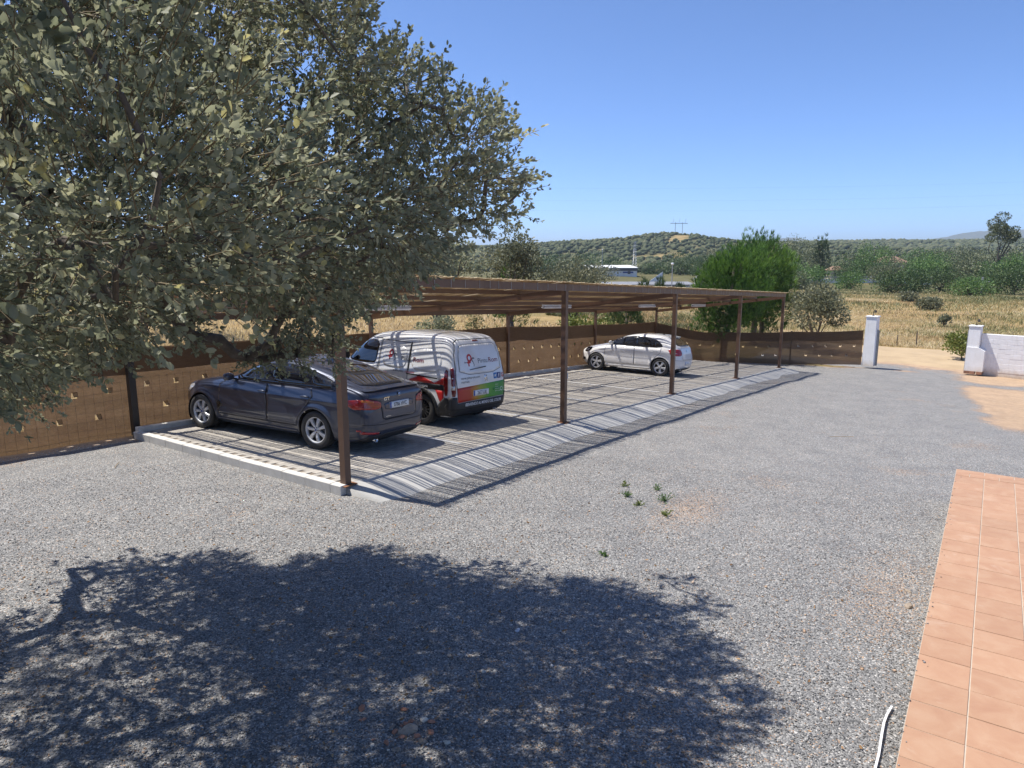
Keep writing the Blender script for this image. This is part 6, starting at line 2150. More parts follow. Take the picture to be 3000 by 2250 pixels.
    far = [  # name, label, x, y, top, r, material, leaf, count
        ('eucalyptus', 'tall open eucalyptus standing above the others at the right', 175.5, -6.6, 12.2, 4.0, 'euc_leaf', .34, 4200),
        ('hedge_pine', 'leftmost dark bush of the row at the back of the field', 112.3, 5.9, 1.3, 3.0, 'dark_pine', .40, 1500),
        ('hedge_pine', 'second dark bush of the row at the back of the field', 117.7, 3.4, 1.6, 3.0, 'dark_pine', .40, 1500),
        ('hedge_pine', 'third dark bush of the row at the back of the field', 122.3, .3, 2.0, 3.3, 'dark_pine', .40, 1600),
        ('hedge_pine', 'low green bush right of the dark row', 107.1, -4.1, .4, 2.8, 'green_leaf', .38, 1400),
        ('hedge_pine', 'rounded green bush near the concrete pole', 120.8, -6.3, 1.6, 3.1, 'dark_pine', .40, 1500),
        ('hedge_pine', 'rounded dark bush at the right edge of the field', 116.6, -9.1, 2.2, 3.0, 'dark_pine', .40, 1400),
        ('broad_tree', 'bright green poplar-like tree behind the road rail', 170.5, 18.4, 6.0, 4.4, 'green_leaf', .55, 1900),
        ('broad_tree', 'green tree right of the bright poplar', 178.6, 15.3, 4.8, 3.4, 'green_leaf', .55, 1200),
        ('broad_tree', 'green tree in front of the brown roofed house', 187.7, 9.0, 2.4, 4.0, 'green_leaf', .6, 1100),
        ('broad_tree', 'pale green tree right of the brown roofed house', 185.3, 5.6, 4.3, 4.4, 'green_leaf', .6, 1300),
        ('broad_tree', 'dull green eucalyptus behind the hedge row', 194.9, .4, 4.9, 5.0, 'euc_leaf', .65, 1400),
        ('broad_tree', 'dull green tree under the tall eucalyptus', 203.8, -3.7, 4.4, 4.8, 'euc_leaf', .65, 1300),
        ('broad_tree', 'tree at the right edge behind the field', 214.5, -10.4, 6.2, 6.0, 'euc_leaf', .7, 1500),
        ('broad_tree', 'eucalyptus behind the right shoulder of the tall pine', 172.0, 33.9, 8.0, 5.4, 'euc_leaf', .6, 1600),
        ('broad_tree', 'eucalyptus left of the pointed conifer', 179.8, 31.3, 6.8, 4.6, 'euc_leaf', .6, 1300),
        ('broad_tree', 'pale bushy tree beside the road rail', 143.2, 22.9, .9, 3.3, 'green_leaf', .5, 1100),
        ('broad_tree', 'dark green tree behind the small hut', 157.7, 19.3, 1.8, 3.4, 'dark_pine', .5, 1000),
        ('broad_tree', 'olive green tree behind the pine tops', 198.2, 48.6, 7.4, 4.8, 'euc_leaf', .7, 1100),
        ('broad_tree', 'round green bush growing in front of the road rail', 125.1, 13.9, .75, 2.4, 'green_leaf', .42, 1100),
        ('broad_tree', 'pale bush left of the road rail', 115.3, 19.3, .8, 2.0, 'euc_leaf', .4, 900),
        ('stone_pine', 'round stone pine on the slope left of the pines', 204.9, 74.4, 4.4, 6.3, 'dark_pine', .7, 1300),
        ('stone_pine', 'round stone pine just above the white oleander', 199.2, 65.0, 3.1, 5.5, 'dark_pine', .7, 1200),
        ('stone_pine', 'low dark pine right of the lattice mast', 209.8, 84.8, .2, 5.3, 'dark_pine', .7, 900),
        ('stone_pine', 'green pine behind the pale oak at the left', 164.2, 98.2, 4.1, 6.0, 'dark_pine', .7, 1100),
        ('stone_pine', 'wide green pine left of the street lamp by the white roof', 187.8, 99.3, 4.6, 7.0, 'dark_pine', .7, 1200),
        ('stone_pine', 'green pine right of the street lamp by the white roof', 201.7, 96.7, 2.6, 5.2, 'dark_pine', .7, 1000),
        ('broad_tree', 'yellow-green tree below the bare hill track', 250.9, 77.9, 7.2, 7.6, 'euc_leaf', .9, 1200),
        ('broad_tree', 'grey-green tree at the foot of the hill behind the mast', 236, 96, -.5, 6.0, 'olive_leaf', .8, 900),
        ('broad_tree', 'rounded light green tree just behind the hedge row', 146, 4.5, 2.9, 3.6, 'green_leaf', .55, 1300),
        ('broad_tree', 'grey-green tree behind the hedge row left of the concrete pole', 150, -1.5, 3.2, 3.8, 'euc_leaf', .55, 1300),
        ('broad_tree', 'deep green tree right of the tall eucalyptus foot', 152, -10.0, 3.4, 3.8, 'green_leaf', .55, 1300),
        ('broad_tree', 'olive green tree left of the hedge row beside the rail end', 150, 11.0, 2.6, 3.4, 'euc_leaf', .55, 1200),
        ('broad_tree', 'dark green tree filling the gap behind the bright poplar', 190, 24, 4.6, 5.0, 'dark_pine', .6, 1300),
        ('broad_tree', 'grey eucalyptus behind the brown roofed house', 268, 26, 7.0, 6.5, 'euc_leaf', .8, 1300),
        ('broad_tree', 'green tree right behind the brown roofed house', 262, 15, 5.4, 6.0, 'green_leaf', .8, 1200),
        ('broad_tree', 'dull tree in the back row above the hedge row', 228, 8, 5.4, 6.2, 'euc_leaf', .75, 1300),
        ('broad_tree', 'grey-green tree in the back row left of the tall eucalyptus', 232, 1, 5.8, 6.2, 'euc_leaf', .75, 1300),
        ('broad_tree', 'dark tree in the back row right of the tall eucalyptus', 236, -14, 5.2, 6.5, 'dark_pine', .75, 1300),
        ('broad_tree', 'low green tree under the tall eucalyptus trunk', 168, -5.0, 1.6, 3.6, 'green_leaf', .55, 1100),
        ('broad_tree', 'olive tree above the small hut', 186, 22.0, 3.4, 4.2, 'olive_leaf', .6, 1100),
        ('broad_tree', 'dark green tree behind the pale bush by the rail', 160, 32, 3.6, 4.6, 'dark_pine', .6, 1200),
        ('broad_tree', 'leafy green tree just right of the pines', 128, 24.5, 2.4, 3.6, 'green_leaf', .5, 1300),
        ('broad_tree', 'low olive green bush between shed and pines', 118, 33.0, .2, 3.6, 'olive_leaf', .5, 1000),
        ('broad_tree', 'grey-green tree partly hiding the white roofed warehouse', 150, 74.5, .1, 4.6, 'olive_leaf', .6, 1300),
    ]
    for i, (nm, lb, x, y, tp, r, mt, lf, n) in enumerate(far):
        tall = nm == 'eucalyptus'
        broad_tree(nm, lb, 'tree' if 'bush' not in lb else 'shrub', x, y, tp + (0 if tall or x < 130 else .7), r * (1.0 if tall else 1.32), mt, lf * (1.0 if tall else .58), n if tall else int(n * 2.1), 100 + i, .14 if not tall else .26, .36 if tall else .0, n_cl=15 if tall else 24, group='trees beyond the field', open_=.5 if tall else 0)
    for i, (x, y, tp, lb) in enumerate(((181, 29.8, 7.6, 'pointed dark conifer above the far trees'), (186, 29.5, 8.0, 'second pointed conifer right of the first'))):
        pine_tree('conifer', lb, x, y, tp, 1.9, 'dark_pine', .9, 160, 140 + i, .1, .14, cone=True, group='trees beyond the field')


build_trees()


# ------------------------------------------------------------------ woodland on the hills, grass, scrub
ICO = None


def blob_template():
    bm = bmesh.new()
    bmesh.ops.create_icosphere(bm, subdivisions=1, radius=1.0)
    V = np.array([v.co for v in bm.verts])
    F = np.array([[v.index for v in f.verts] for f in bm.faces])
    bm.free()
    return V, F


def build_woodland():
    rs = np.random.default_rng(77)
    V0, F0 = blob_template()
    X, Y = [], []
    # hill slopes
    n = 52000
    x, y = 215 + 1285 * rs.uniform(0, 1, n) ** 1.2, rs.uniform(-420, 560, n)
    hf = np.zeros(n)
    for line, W in zip(HILL, (150, 330)):
        hf = np.maximum(hf, ridge(x, y, line, W)[1])
    dens = np.where(hf > .15, 1.0, .6) * (.45 + vnoise(x / 35, y / 35, 5))
    bare = np.ones(n, bool)
    for (x0, y0, x1, y1, w) in ((610, 226, 531, 200, 4.5), (586, 225, 526, 208, 4), (619, 219, 606, 212, 9), (446, 178, 424, 186, 11), (459, 235, 450, 238, 4)):
        dx, dy = x1 - x0, y1 - y0
        t = np.clip(((x - x0) * dx + (y - y0) * dy) / (dx * dx + dy * dy), 0, 1)
        bare &= np.hypot(x - x0 - t * dx, y - y0 - t * dy) > w
    ang = np.arctan2(y - CAM[1], x - CAM[0])
    ok = (rs.random(n) < dens) & bare & (ang > -.12) & (ang < .95)
    x, y = x[ok], y[ok]
    z = zland(x, y)
    r = rs.uniform(.9, 2.5, len(x)) * np.where(np.hypot(x, y) > 850, 1.6, 1.0)
    m = len(x)
    J = rs.uniform(.72, 1.28, (m, len(V0), 1))
    P = V0[None] * J * r[:, None, None] * np.array([1, 1, .78])
    P[:, :, 0] += x[:, None]
    P[:, :, 1] += y[:, None]
    P[:, :, 2] += (z + r * .55)[:, None]
    F = (F0[None] + (np.arange(m) * len(V0))[:, None, None]).reshape(-1, 3)
    var = np.repeat(np.clip(rs.normal(.45, .2, m), 0, 1), len(V0)) + rs.uniform(-.15, .15, m * len(V0))
    kind(npmesh('hill_woodland', P.reshape(-1, 3), tri=F, mat=MATS['far_wood'], var=np.clip(var, 0, 1)), 'stuff', 'holm oak woodland covering the far hills')
    return m


mat_leaf('far_wood', [(0.0, (0.045, 0.058, 0.030)), (0.5, (0.090, 0.104, 0.056)), (1.0, (0.17, 0.165, 0.09))], 0.0, 0.9, 0.1)
build_woodland()


def blades(name, label, x, y, h, w, mat, var, tilt=.45, seed=1, zoff=0.0):
    rs = np.random.default_rng(seed)
    n = len(x)
    z = zland(x, y) + zoff - .02
    a = rs.uniform(0, 2 * PI, n)
    b = rs.uniform(0, 2 * PI, n)
    lean = rs.normal(0, tilt, (n, 2)) * h[:, None]
    dx, dy = np.cos(a) * w / 2, np.sin(a) * w / 2
    V = np.zeros((n, 5, 3))
    V[:, 0] = np.column_stack([x - dx, y - dy, z])
    V[:, 1] = np.column_stack([x + dx, y + dy, z])
    mid = np.column_stack([x + lean[:, 0] * .35, y + lean[:, 1] * .35, z + h * .6])
    o = np.column_stack([dx, dy, 0 * dx]) * .7
    V[:, 2] = mid + o
    V[:, 3] = mid - o
    V[:, 4] = np.column_stack([x + lean[:, 0], y + lean[:, 1], z + h * (1 - .3 * np.minimum(1, np.hypot(lean[:, 0], lean[:, 1]) / h))])
    i = np.arange(n)[:, None] * 5
    Q = np.array([0, 1, 2, 3]) + i
    T = np.array([3, 2, 4]) + i
    kind(npmesh(name, V.reshape(-1, 3), tri=T, quad=Q, mat=MATS[mat], var=np.repeat(np.clip(var, 0, 1), 5)), 'stuff', label)


def build_grass():
    rs = np.random.default_rng(88)
    # dry bank behind the back fence
    n = 52000
    x = rs.uniform(-10, 34, n)
    y = 5.9 + rs.exponential(9.0, n)
    k = (y < 42) & (y > fence_y(x) + .3)
    k &= vnoise(x * .9, y * .9, 3) > .18
    x, y = x[k], y[k]
    d = np.hypot(x - CAM[0], y - CAM[1])
    h = rs.uniform(.12, .42, len(x)) * (.6 + .9 * vnoise(x * .5, y * .5, 4))
    blades('dry_grass', 'golden dry grass on the bank behind the fence', x, y, h, .0011 * d * rs.uniform(.7, 1.4, len(x)), 'straw', rs.normal(.55, .2, len(x)), .55, 2)
    # field beyond the road
    n = 150000
    u = rs.uniform(0, 1, n)
    x = 38.5 + 82 * u ** 1.6
    w = (x + 6) * .62
    y = -7 + (rs.uniform(-.35, 1.0, n)) * w
    a = np.arctan2(y + 6.9, x + 6.15)
    k = (y < 45) & (a > -.16)
    x, y = x[k], y[k]
    d = np.hypot(x - CAM[0], y - CAM[1])
    pat = vnoise(x / 7, y / 7, 21) * .6 + vnoise(x / 2.2, y / 2.2, 22) * .4
    back = sstep(70, 100, x)
    green = (pat + .25 * back + rs.normal(0, .08, len(x))) > .55
    h = rs.uniform(.10, .28, len(x)) * (.7 + .6 * pat) * (1 + .5 * green)
    for nm, lb, sel, mt in (('field_grass', 'pale dry grass of the field beyond the road', ~green, 'straw'), ('field_scrub', 'green weedy scrub growing through the dry field', green, 'scrub')):
        blades(nm, lb, x[sel], y[sel], h[sel], .0006 * d[sel] * rs.uniform(.6, 1.5, sel.sum()), mt, np.clip(.5 + 1.5 * (vnoise(x[sel] / 5, y[sel] / 5, 31) - .5) + rs.normal(0, .16, sel.sum()), 0, 1), .75, 3)


build_grass()

# ------------------------------------------------------------------ far buildings, masts, road rails
pm('warehouse_white', (0.78, 0.78, 0.77), 0.6, scale=0.8)
pm('warehouse_dark', (0.10, 0.10, 0.115), 0.6, scale=0.8)
pm('shed_grey', (0.42, 0.42, 0.43), 0.6, scale=0.6)
pm('sheet_roof', (0.24, 0.245, 0.26), 0.65, scale=0.6)
pm('roof_brown', (0.24, 0.15, 0.10), 0.85, scale=2)
pm('cream_wall', (0.62, 0.52, 0.40), 0.85, scale=1)
pm('asphalt', (0.06, 0.06, 0.062), 0.9, scale=3)
pm('wire', (0.16, 0.17, 0.19), 0.6, scale=1)


def dir_box(name, label, cat, a, b, depth, z0, z1, wall, group=None):
    """building whose front runs from a to b; local x along the front, y away from the camera side"""
    a, b = Vector((*a, 0)), Vector((*b, 0))
    ang = math.atan2(b.y - a.y, b.x - a.x)
    e = thing(name, label, cat, (a.x, a.y, z0), (0, 0, ang), group)
    return e, (b - a).length, z1 - z0


def build_far():
    # white roofed warehouse with a dark fascia
    e, L, H = dir_box('warehouse', 'white roofed low warehouse with dark fascia beyond the carport', 'building', (172.0, 88.5), (179.5, 77.4), 14, -3.4, -0.3, None)
    MB().box(0, L, 0, 14, 0, H - .75).obj('wall', MATS['warehouse_white'], e)
    MB().box(-.15, L + .15, -.15, 14.2, H - .74, H).obj('fascia', MATS['warehouse_dark'], e)
    MB().add([(-.3, -.3, H + .01), (L + .3, -.3, H + .01), (L + .3, 14.3, H + .55), (-.3, 14.3, H + .55), (-.3, -.3, H + .16), (L + .3, -.3, H + .16), (L + .3, 14.3, H + .70), (-.3, 14.3, H + .70)], [(3, 2, 1, 0), (4, 5, 6, 7), (0, 1, 5, 4), (1, 2, 6, 5), (2, 3, 7, 6), (3, 0, 4, 7)]).obj('roof', MATS['warehouse_white'], e)
    MB().box(L * .70, L * .92, -.06, -.002, H - 1.35, H - .95).obj('banner', MATS['print_navy'], e)
    MB().box(L * .80, L * .86, -.10, -.061, H - 1.6, H - .82).obj('door', MATS['warehouse_dark'], e)
    # long low grey shed in front of it
    e, L, H = dir_box('low_shed', 'long low grey shed with a sheet metal roof', 'building', (101.2, 47.6), (110.2, 35.2), 8, -2.9, -1.75, None)
    MB().box(0, L, 0, 5, 0, H).obj('wall', MATS['shed_grey'], e)
    r = MB()
    n = 26
    for k in range(n):
        x0, x1 = -.2 + (L + .4) * k / n, -.2 + (L + .4) * (k + 1) / n - .04
        r.add([(x0, -.3, H + .02), (x1, -.3, H + .02), (x1, 5.2, H + .32), (x0, 5.2, H + .32), (x0, -.3, H + .07), (x1, -.3, H + .07), (x1, 5.2, H + .37), (x0, 5.2, H + .37)], [(3, 2, 1, 0), (4, 5, 6, 7), (0, 1, 5, 4), (1, 2, 6, 5), (2, 3, 7, 6), (3, 0, 4, 7)])
    kind(r.obj('roof_sheets', MATS['sheet_roof'], e), 'stuff')
    MB().box(L * .72, L * .77, -.03, .0, .1, H - .15).obj('window', MATS['warehouse_dark'], e)
    # white pointed sail sign
    e = thing('sail_sign', 'white pointed sail-shaped sign by the grey shed', 'sign', (115.2, 46.4, -3.0), (0, 0, R(-58)))
    MB().add([(0, 0, 1.0), (3.0, 0, 1.0), (3.0, 0, 3.2), (0, .08, 1.0), (3.0, .08, 1.0), (3.0, .08, 3.2)], [(0, 1, 2), (5, 4, 3), (0, 3, 4, 1), (1, 4, 5, 2), (2, 5, 3, 0)]).obj('panel', MATS['white_plastic'], e)
    MB().box(2.95, 3.06, -.02, .10, 0, 3.3).obj('pole', MATS['galvanised'], e)
    # lattice mast
    e = thing('lattice_mast', 'thin steel lattice mast left of the hill', 'mast', (224.4, 98.9, -4.2))
    b = MB()
    Hm = 12.2
    for sx in (-1, 1):
        for sy in (-1, 1):
            b.bar((sx * .75, sy * .75, 0), (sx * .22, sy * .22, Hm), .10, .10)
    for k in range(12):
        z0, z1 = Hm * k / 12, Hm * (k + 1) / 12
        w0, w1 = .75 - .53 * k / 12, .75 - .53 * (k + 1) / 12
        for s in (-1, 1):
            b.bar((-w0, s * w0, z0), (w1, s * w1, z1), .06, .06)
            b.bar((s * w0, -w0, z0), (s * w1, w1, z1), .06, .06)
            b.bar((w0, s * w0, z0), (-w1, s * w1, z1), .06, .06)
    b.obj('lattice', MATS['galvanised'], e)
    for z, w in ((Hm - .2, 1.6), (Hm - 1.6, 2.1), (Hm - 3.0, 1.6)):
        MB().bar((-w, 0, z), (w, 0, z + .3), .12, .12).obj('cross_arm', MATS['galvanised'], e)
    # high-voltage H frame on the hill
    zb = float(zland(616, 236))
    e = thing('power_pylon', 'H-shaped power pylon on top of the hill', 'pylon', (616, 236, zb - .5), (0, 0, R(-52)))
    for x in (-3.5, 3.5):
        MB().bar((x, 0, 0), (x * .9, 0, 12.4), .3, .3).obj('leg', MATS['wire'], e)
    MB().bar((-8, 0, 11.5), (8, 0, 11.5), .3, .45).obj('cross_arm', MATS['wire'], e)
    for x in (-5.6, 0, 5.6):
        MB().bar((x, 0, 11.9), (x + .8, 0, 15.6), .14, .14).obj('horn', MATS['wire'], e)
        MB().bar((x, 0, 11.2), (x, 0, 9.6), .25, .25).obj('insulator', MATS['wire'], e)
    # street lamps
    for (x, y, zb, zt, lb) in ((79.6, 27.2, -2.3, 2.0, 'white street lamp in front of the hill slope'), (155.2, 76.0, -2.9, 4.6, 'tall street lamp behind the white roofed warehouse')):
        e = thing('street_lamp', lb, 'street lamp', (x, y, zb))
        MB().tube([(0, 0, 0), (0, 0, zt - zb)], [.09, .05], 8).obj('pole', MATS['galvanised'], e)
        MB().lathe([(.001, .22), (.16, .18), (.2, .05), (.12, -.05), (.001, -.06)], 10, 'z').obj('lamp_head', MATS['white_plastic'], e, loc=(0, 0, zt - zb))
    # raised road with guard rail
    a, b_ = Vector((146.0, 36.5, 0)), Vector((168.0, 4.5, 0))
    ang = math.atan2(b_.y - a.y, b_.x - a.x)
    L = (b_ - a).length
    rd = kind(MB().add([(a.x, a.y, -1.95), (b_.x, b_.y, -1.95), (b_.x + 6, b_.y + 4, -1.95), (a.x + 6, a.y + 4, -1.95)], [(0, 1, 2, 3)]).obj('far_road', MATS['asphalt']), 'structure', 'raised asphalt road behind the field')
    e = thing('guard_rail', 'pale double guard rail along the raised road', 'guard rail', (a.x, a.y, -3.0), (0, 0, ang))
    MB().box(0, L, -.1, .25, 0, 1.30).obj('parapet', MATS['warehouse_white'], e)
    MB().box(0, L, -.16, -.101, 1.55, 1.85).obj('rail', MATS['galvanised'], e)
    x = 0
    while x < L:
        MB().box(x, x + .12, -.095, .02, 1.302, 1.84).obj('post', MATS['galvanised'], e)
        x += 2.0
    e = thing('guard_rail', 'short pale rail at the edge of the field beside the pines', 'guard rail', (96.6, 19.9, -3.0), (0, 0, R(-55)))
    MB().box(0, 7.0, -.1, .15, 0, .35).obj('parapet', MATS['warehouse_white'], e)
    MB().box(0, 7.0, -.1, -.04, .75, 1.05).obj('rail', MATS['galvanised'], e)
    for k in range(4):
        MB().box(.3 + k * 2, .42 + k * 2, -.035, .06, .352, 1.0).obj('post', MATS['galvanised'], e)
    # house and hut among the trees
    for nm, lb, x, y, z0, h, w, rh in (('house', 'house with a brown tiled roof among the far trees', 248.0, 24.0, -2.5, 3.6, 9.0, 1.9), ('hut', 'small cream hut with a brown roof behind the road rail', 168.5, 24.4, -2.3, 2.2, 3.2, .9)):
        e = thing(nm, lb, 'building', (x, y, z0), (0, 0, R(-50)))
        MB().box(0, w, 0, w * .7, 0, h).obj('wall', MATS['cream_wall'], e)
        d = w * .7
        MB().add([(-.4, -.4, h + .01), (w + .4, -.4, h + .01), (w + .4, d + .4, h + .01), (-.4, d + .4, h + .01), (w * .25, d / 2, h + rh), (w * .75, d / 2, h + rh)], [(3, 2, 1, 0), (0, 1, 5, 4), (2, 3, 4, 5), (1, 2, 5), (3, 0, 4)]).obj('roof', MATS['roof_brown'], e)
        for k in range(2):
            MB().box(w * (.2 + .4 * k), w * (.32 + .4 * k), -.04, -.002, h * .35, h * .8).obj('window', MATS['warehouse_dark'], e)
    # concrete line pole and field posts
    e = thing('line_pole', 'pale concrete pole with a cross arm in the field', 'pole', (107.9, -5.3, float(zland(107.9, -5.3))))
    MB().bar((0, 0, 0), (0, 0, 2.6), .22, .18, (1, 0, 0)).obj('shaft', MATS['concrete'], e)
    MB().bar((-.0, -.85, 2.0), (0, .85, 2.0), .12, .12).obj('cross_arm', MATS['concrete'], e)
    for i, (x, y, h, lb) in enumerate(((38.9, -3.55, .95, 'dark wooden field post right of the gate pillar lamp'), (38.9, -2.6, .7, 'short grey field post nearer the fence pillar'), (30.5, 6.6, 1.15, 'thin dark post in the dry grass behind the carport end'), (31.3, 6.0, .8, 'second thin post in the dry grass behind the carport end'))):
        e = MB().tube([(0, 0, 0), (rnd.uniform(-.03, .03), .02, h * .5), (.03, rnd.uniform(-.03, .03), h)], [.035, .032, .028], 6).obj('field_post', MATS['bark'], None, False, (x, y, float(zland(x, y)) - .05))
        tag(e, lb, 'post', 'posts in the field')
    # overhead power lines far off
    for i, (p, q, sag, lb) in enumerate((((150, 233, 22.0), (362, -13, 24.2), 2.6, 'lowest faint power line crossing the sky'), ((150, 233, 25.5), (362, -13, 28.4), 2.6, 'middle faint power line crossing the sky'), ((150, 233, 30.0), (362, -13, 33.4), 2.6, 'upper faint power line crossing the sky'))):
        pts = []
        for k in range(33):
            t = k / 32 * 1.25 - .05
            v = Vector(p).lerp(Vector(q), t)
            pts.append((v.x, v.y, v.z - sag * 4 * max(0, t * (1 - t))))
        tag(MB().tube(pts, .012, 4).obj('power_line', MATS['wire']), lb, 'cable', 'power lines')


build_far()


# ------------------------------------------------------------------ small things on the gravel
def rock(name, x, y, r, mat, label=None, seed=0, flat=.6, sink=.25, yaw=None):
    rs = np.random.default_rng(seed)
    bm = bmesh.new()
    bmesh.ops.create_icosphere(bm, subdivisions=2, radius=1.0)
    V = np.array([v.co for v in bm.verts])
    F = [tuple(v.index for v in f.verts) for f in bm.faces]
    bm.free()
    for _ in range(7):     # chip flat facets
        n = rs.normal(size=3)
        n /= np.linalg.norm(n)
        d = V @ n
        lim = rs.uniform(.45, .8)
        V = V - np.maximum(d - lim, 0)[:, None] * n
    V = V * np.array([1.25, .85, flat]) * r
    o = MB().add(V, F).obj(name, MATS[mat], None, False, (x, y, float(yard_z(np.array(x), np.array(y))) + r * flat * (1 - sink) * .6))
    o.rotation_euler = (rs.uniform(-.2, .2), rs.uniform(-.2, .2), rs.uniform(0, 6.28) if yaw is None else yaw)
    if label:
        tag(o, label, 'stone')
    return o


def build_details():
    rock('stone', .80, -6.55, .045, 'stone', 'brown stone lying against the terrace edge', 1)
    rock('stone', 1.22, -6.50, .035, 'stone', 'small dark stone further up beside the terrace', 2)
    rock('stone', -3.27, -4.14, .055, 'stone', 'largest tan stone in the rubble heap in the tree shade', 3)
    rock('stone', -2.42, -4.10, .022, 'pale_stone', 'pale pebble at the lower edge of the tree shade', 6)
    rs = np.random.default_rng(9)
    # terracotta shards and stones of the rubble heap, each on its own
    heap = thing('rubble_heap', 'small heap of broken terracotta and stones in the tree shade', 'rubble', (-3.25, -4.15, 0))
    for i in range(30):
        x, y = -3.25 + rs.normal(0, .22), -4.15 + rs.normal(0, .17)
        o = rock('rubble_piece', x, y, rs.uniform(.010, .028), ('tile_shard', 'tile_shard', 'stone', 'pale_stone')[i % 4], None, 20 + i, .5)
        o.parent = heap
        o.location = (x + 3.25, y + 4.15, o.location.z)
    rock('loose_slate', -1.72, -3.93, .035, 'grey_plastic', 'flat blue-grey chip in the middle of the tree shade', 150, .25)
    # reed stalks dropped on the gravel
    for i, (x, y, a, L, lb) in enumerate(((8.9, -4.65, 2.2, .5, 'dry reed stalk on the gravel towards the gate'), (-2.55, -4.15, .8, .16, 'short dry straw in the tree shade'), (-1.2, 3.6, .9, .3, 'dry straw on the gravel near the net fence'))):
        z = float(yard_z(np.array(x), np.array(y))) + .012
        o = MB().tube([(-L / 2, 0, 0), (0, .01, .008), (L / 2, 0, .002)], .004, 5).obj('dry_stalk', MATS['reed'], None, False, (x, y, z))
        o.rotation_euler = (0, 0, a)
        tag(o, lb, 'stalk')
    # white plastic strip by the terrace
    pts = [(-1.10, -6.615), (-1.22, -6.60), (-1.36, -6.595), (-1.50, -6.60), (-1.72, -6.61), (-1.95, -6.61)]
    V, F = [], []
    P = np.array(pts)
    t = np.gradient(P, axis=0)
    t /= np.linalg.norm(t, axis=1)[:, None]
    n = np.stack([-t[:, 1], t[:, 0]], -1)
    z = yard_z(P[:, 0], P[:, 1]) + .02
    for k in range(len(P)):
        for s, h in ((-1, 0), (1, 0), (1, .008), (-1, .008)):
            V.append((P[k, 0] + n[k, 0] * s * .0068, P[k, 1] + n[k, 1] * s * .0068, z[k] + h + (.01 if k in (2, 3) else 0)))
    for k in range(len(P) - 1):
        for a in range(4):
            b = (a + 1) % 4
            F.append((k * 4 + a, k * 4 + b, k * 4 + 4 + b, k * 4 + 4 + a))
    F += [(3, 2, 1, 0), tuple(len(V) - 4 + k for k in range(4))]
    tag(MB().add(V, F).obj('plastic_strip', MATS['white_plastic']), 'bent white plastic strip on the gravel beside the terrace', 'strip')
    # weeds
    for i, (x, y, r, lb) in enumerate(((2.71, -2.81, .07, 'small upright weed, farthest left of the weed group'), (2.29, -3.03, .08, 'green weed just in front of the farthest left one'), (2.85, -3.23, .09, 'sprawling weed at the back right of the weed group'), (2.43, -3.53, .12, 'largest green weed of the group on the gravel'), (2.04, -3.33, .08, 'low weed in the middle of the weed group'), (1.87, -3.77, .09, 'flat weed nearest the camera in the group'), (.20, -3.75, .05, 'tiny green weed alone at the edge of the tree shade'))):
        rs = np.random.default_rng(200 + i)
        e = thing('weed', lb, 'plant', (x, y, float(yard_z(np.array(x), np.array(y)))))
        A, B, LP, LA = [], [], [], []
        for k in range(int(5 + r * rs.uniform(60, 130))):
            d = rs.normal(size=3)
            d[2] = abs(d[2]) * 1.1 + .25
            d /= np.linalg.norm(d)
            tip = d * r * rs.uniform(.6, 1.3)
            A.append((0, 0, 0))
            B.append(tip)
            for q in range(9):
                f = rs.uniform(.3, 1.05)
                LP.append(tip * f)
                LA.append(rs.normal(0, .8, 3) + d)
        V, F = tubes_mesh(np.array(A, float), np.array(B), np.full(len(A), .003), np.full(len(A), .0015))
        kind(npmesh('stems', V, quad=F, mat=MATS['green_leaf'], parent=e, var=np.full(len(V), .5)), 'stuff')
        V, F = leaves_mesh(np.array(LP), frames(np.array(LA), rs), rs.uniform(.015, .03, len(LP)), BLADE)
        kind(npmesh('leaves', V, tri=F, mat=MATS['yellow_leaf' if i in (0, 4, 5) else 'green_leaf'], parent=e, var=np.clip(rs.normal(.55, .25, len(V)), 0, 1)), 'stuff')
    rs = np.random.default_rng(5)
    # dead oak leaves blown over the gravel under the tree
    n = 1500
    x, y = rs.normal(-3.2, 2.3, n), rs.normal(-2.6, 2.3, n)
    k = (y > -6.6) & (y < 5.0) & ~((x > -.25) & (y > -1.1))
    x, y = x[k], y[k]
    ax = np.column_stack([rs.normal(0, 1, len(x)), rs.normal(0, 1, len(x)), rs.normal(0, .25, len(x))])
    V, F = leaves_mesh(np.column_stack([x, y, yard_z(x, y) + .016]), frames(ax, rs), rs.uniform(.018, .038, len(x)), leaf_template())
    kind(npmesh('leaf_litter', V, tri=F, mat=MATS['dry_leaf'], var=np.repeat(rs.uniform(0, 1, len(x)), 6)), 'stuff', 'scattered dead oak leaves on the gravel')
    # pebbles of the gravel bed itself, where they can be seen singly
    n = 110000
    d = 2.6 * (4.4 ** rs.uniform(0, 1, n))
    az = .6009 + rs.uniform(-.82, .82, n)
    x, y = CAM[0] + d * np.cos(az), CAM[1] + d * np.sin(az)
    k = (y > -6.70) & ~((x > -.25) & (y > -1.0)) & (y < 5.0) & (x < 9)
    x, y, d = x[k], y[k], d[k]
    ex, ey = rs.uniform(-4, 4.8, 60), -6.72 - rs.exponential(.022, 60)
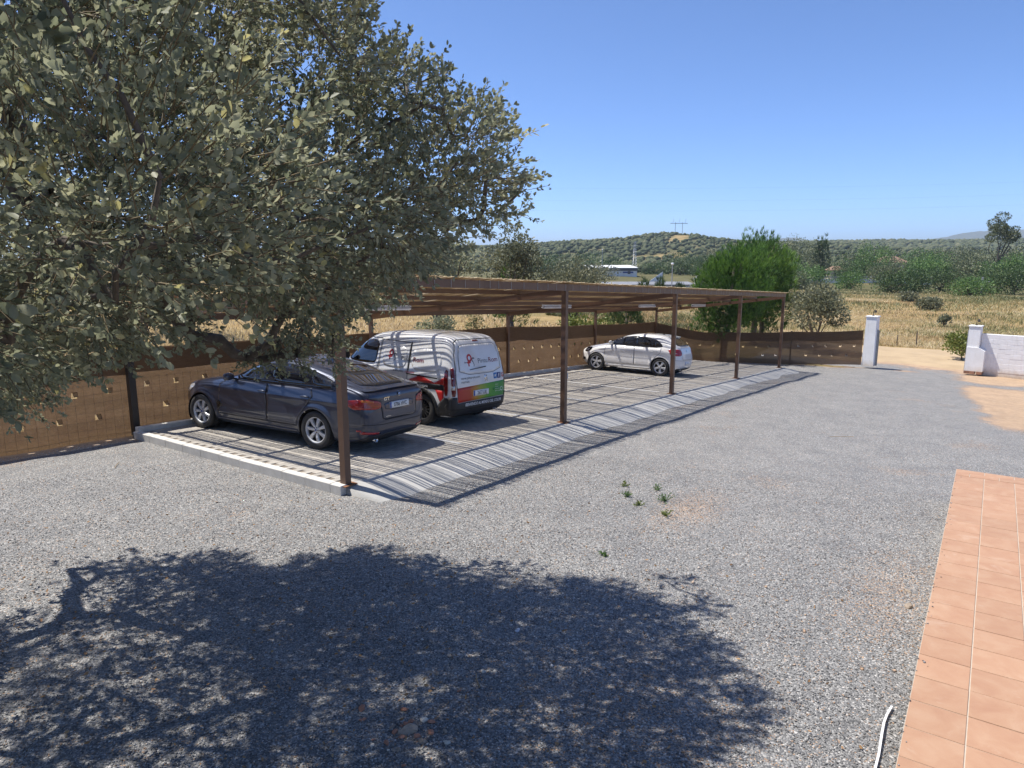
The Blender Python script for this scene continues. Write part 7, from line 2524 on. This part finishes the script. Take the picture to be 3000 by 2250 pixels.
    nt = len(ex)
    x, y = np.concatenate([x, ex]), np.concatenate([y, ey])
    m = len(x)
    gz = yard_z(x, y)
    gz[-nt:] = .151
    O = np.array([(1, 0, 0), (-1, 0, 0), (0, 1, 0), (0, -1, 0), (0, 0, 1), (0, 0, -.6)], float)
    T = np.array([(0, 2, 4), (2, 1, 4), (1, 3, 4), (3, 0, 4), (2, 0, 5), (1, 2, 5), (3, 1, 5), (0, 3, 5)])
    r = rs.uniform(.0042, .0090, m) * rs.uniform(.8, 1.25, m)
    big = rs.random(m) < .004
    r = np.where(big, r * 2.1, r)
    P = O[None] * rs.uniform(.65, 1.25, (m, 6, 1)) * r[:, None, None] * np.array([1.15, .9, .75])
    a = rs.uniform(0, 6.28, m)
    c, s = np.cos(a)[:, None], np.sin(a)[:, None]
    X = P[:, :, 0] * c - P[:, :, 1] * s
    Y = P[:, :, 0] * s + P[:, :, 1] * c
    tl = rs.normal(0, .35, (m, 1))
    Z = P[:, :, 2] + X * tl
    P = np.stack([X + x[:, None], Y + y[:, None], Z + (gz + r * .30)[:, None]], -1)
    F = (T[None] + (np.arange(m) * 6)[:, None, None]).reshape(-1, 3)
    kind(npmesh('gravel_stones', P.reshape(-1, 3), tri=F, mat=MATS['pebble'], var=np.repeat(np.where(big, rs.uniform(.8, 1, m), rs.uniform(0, 1, m)), 6)), 'stuff', 'loose grey gravel stones covering the foreground yard')


build_details()

# ------------------------------------------------------------------ air
def build_haze():
    m = bpy.data.materials.new('haze')
    m.use_nodes = True
    n, l = m.node_tree.nodes, m.node_tree.links
    n.remove(n['Principled BSDF'])
    v = n.new('ShaderNodeVolumePrincipled')
    v.inputs['Color'].default_value = (0.72, 0.85, 1.0, 1)
    v.inputs['Density'].default_value = 0.00017
    v.inputs['Anisotropy'].default_value = 0.2
    l.new(v.outputs['Volume'], n['Material Output'].inputs['Volume'])
    kind(MB().box(-4100, 9600, -6100, 8100, -12, 215).obj('haze', m), 'stuff', 'thin summer haze over the land')


build_haze()
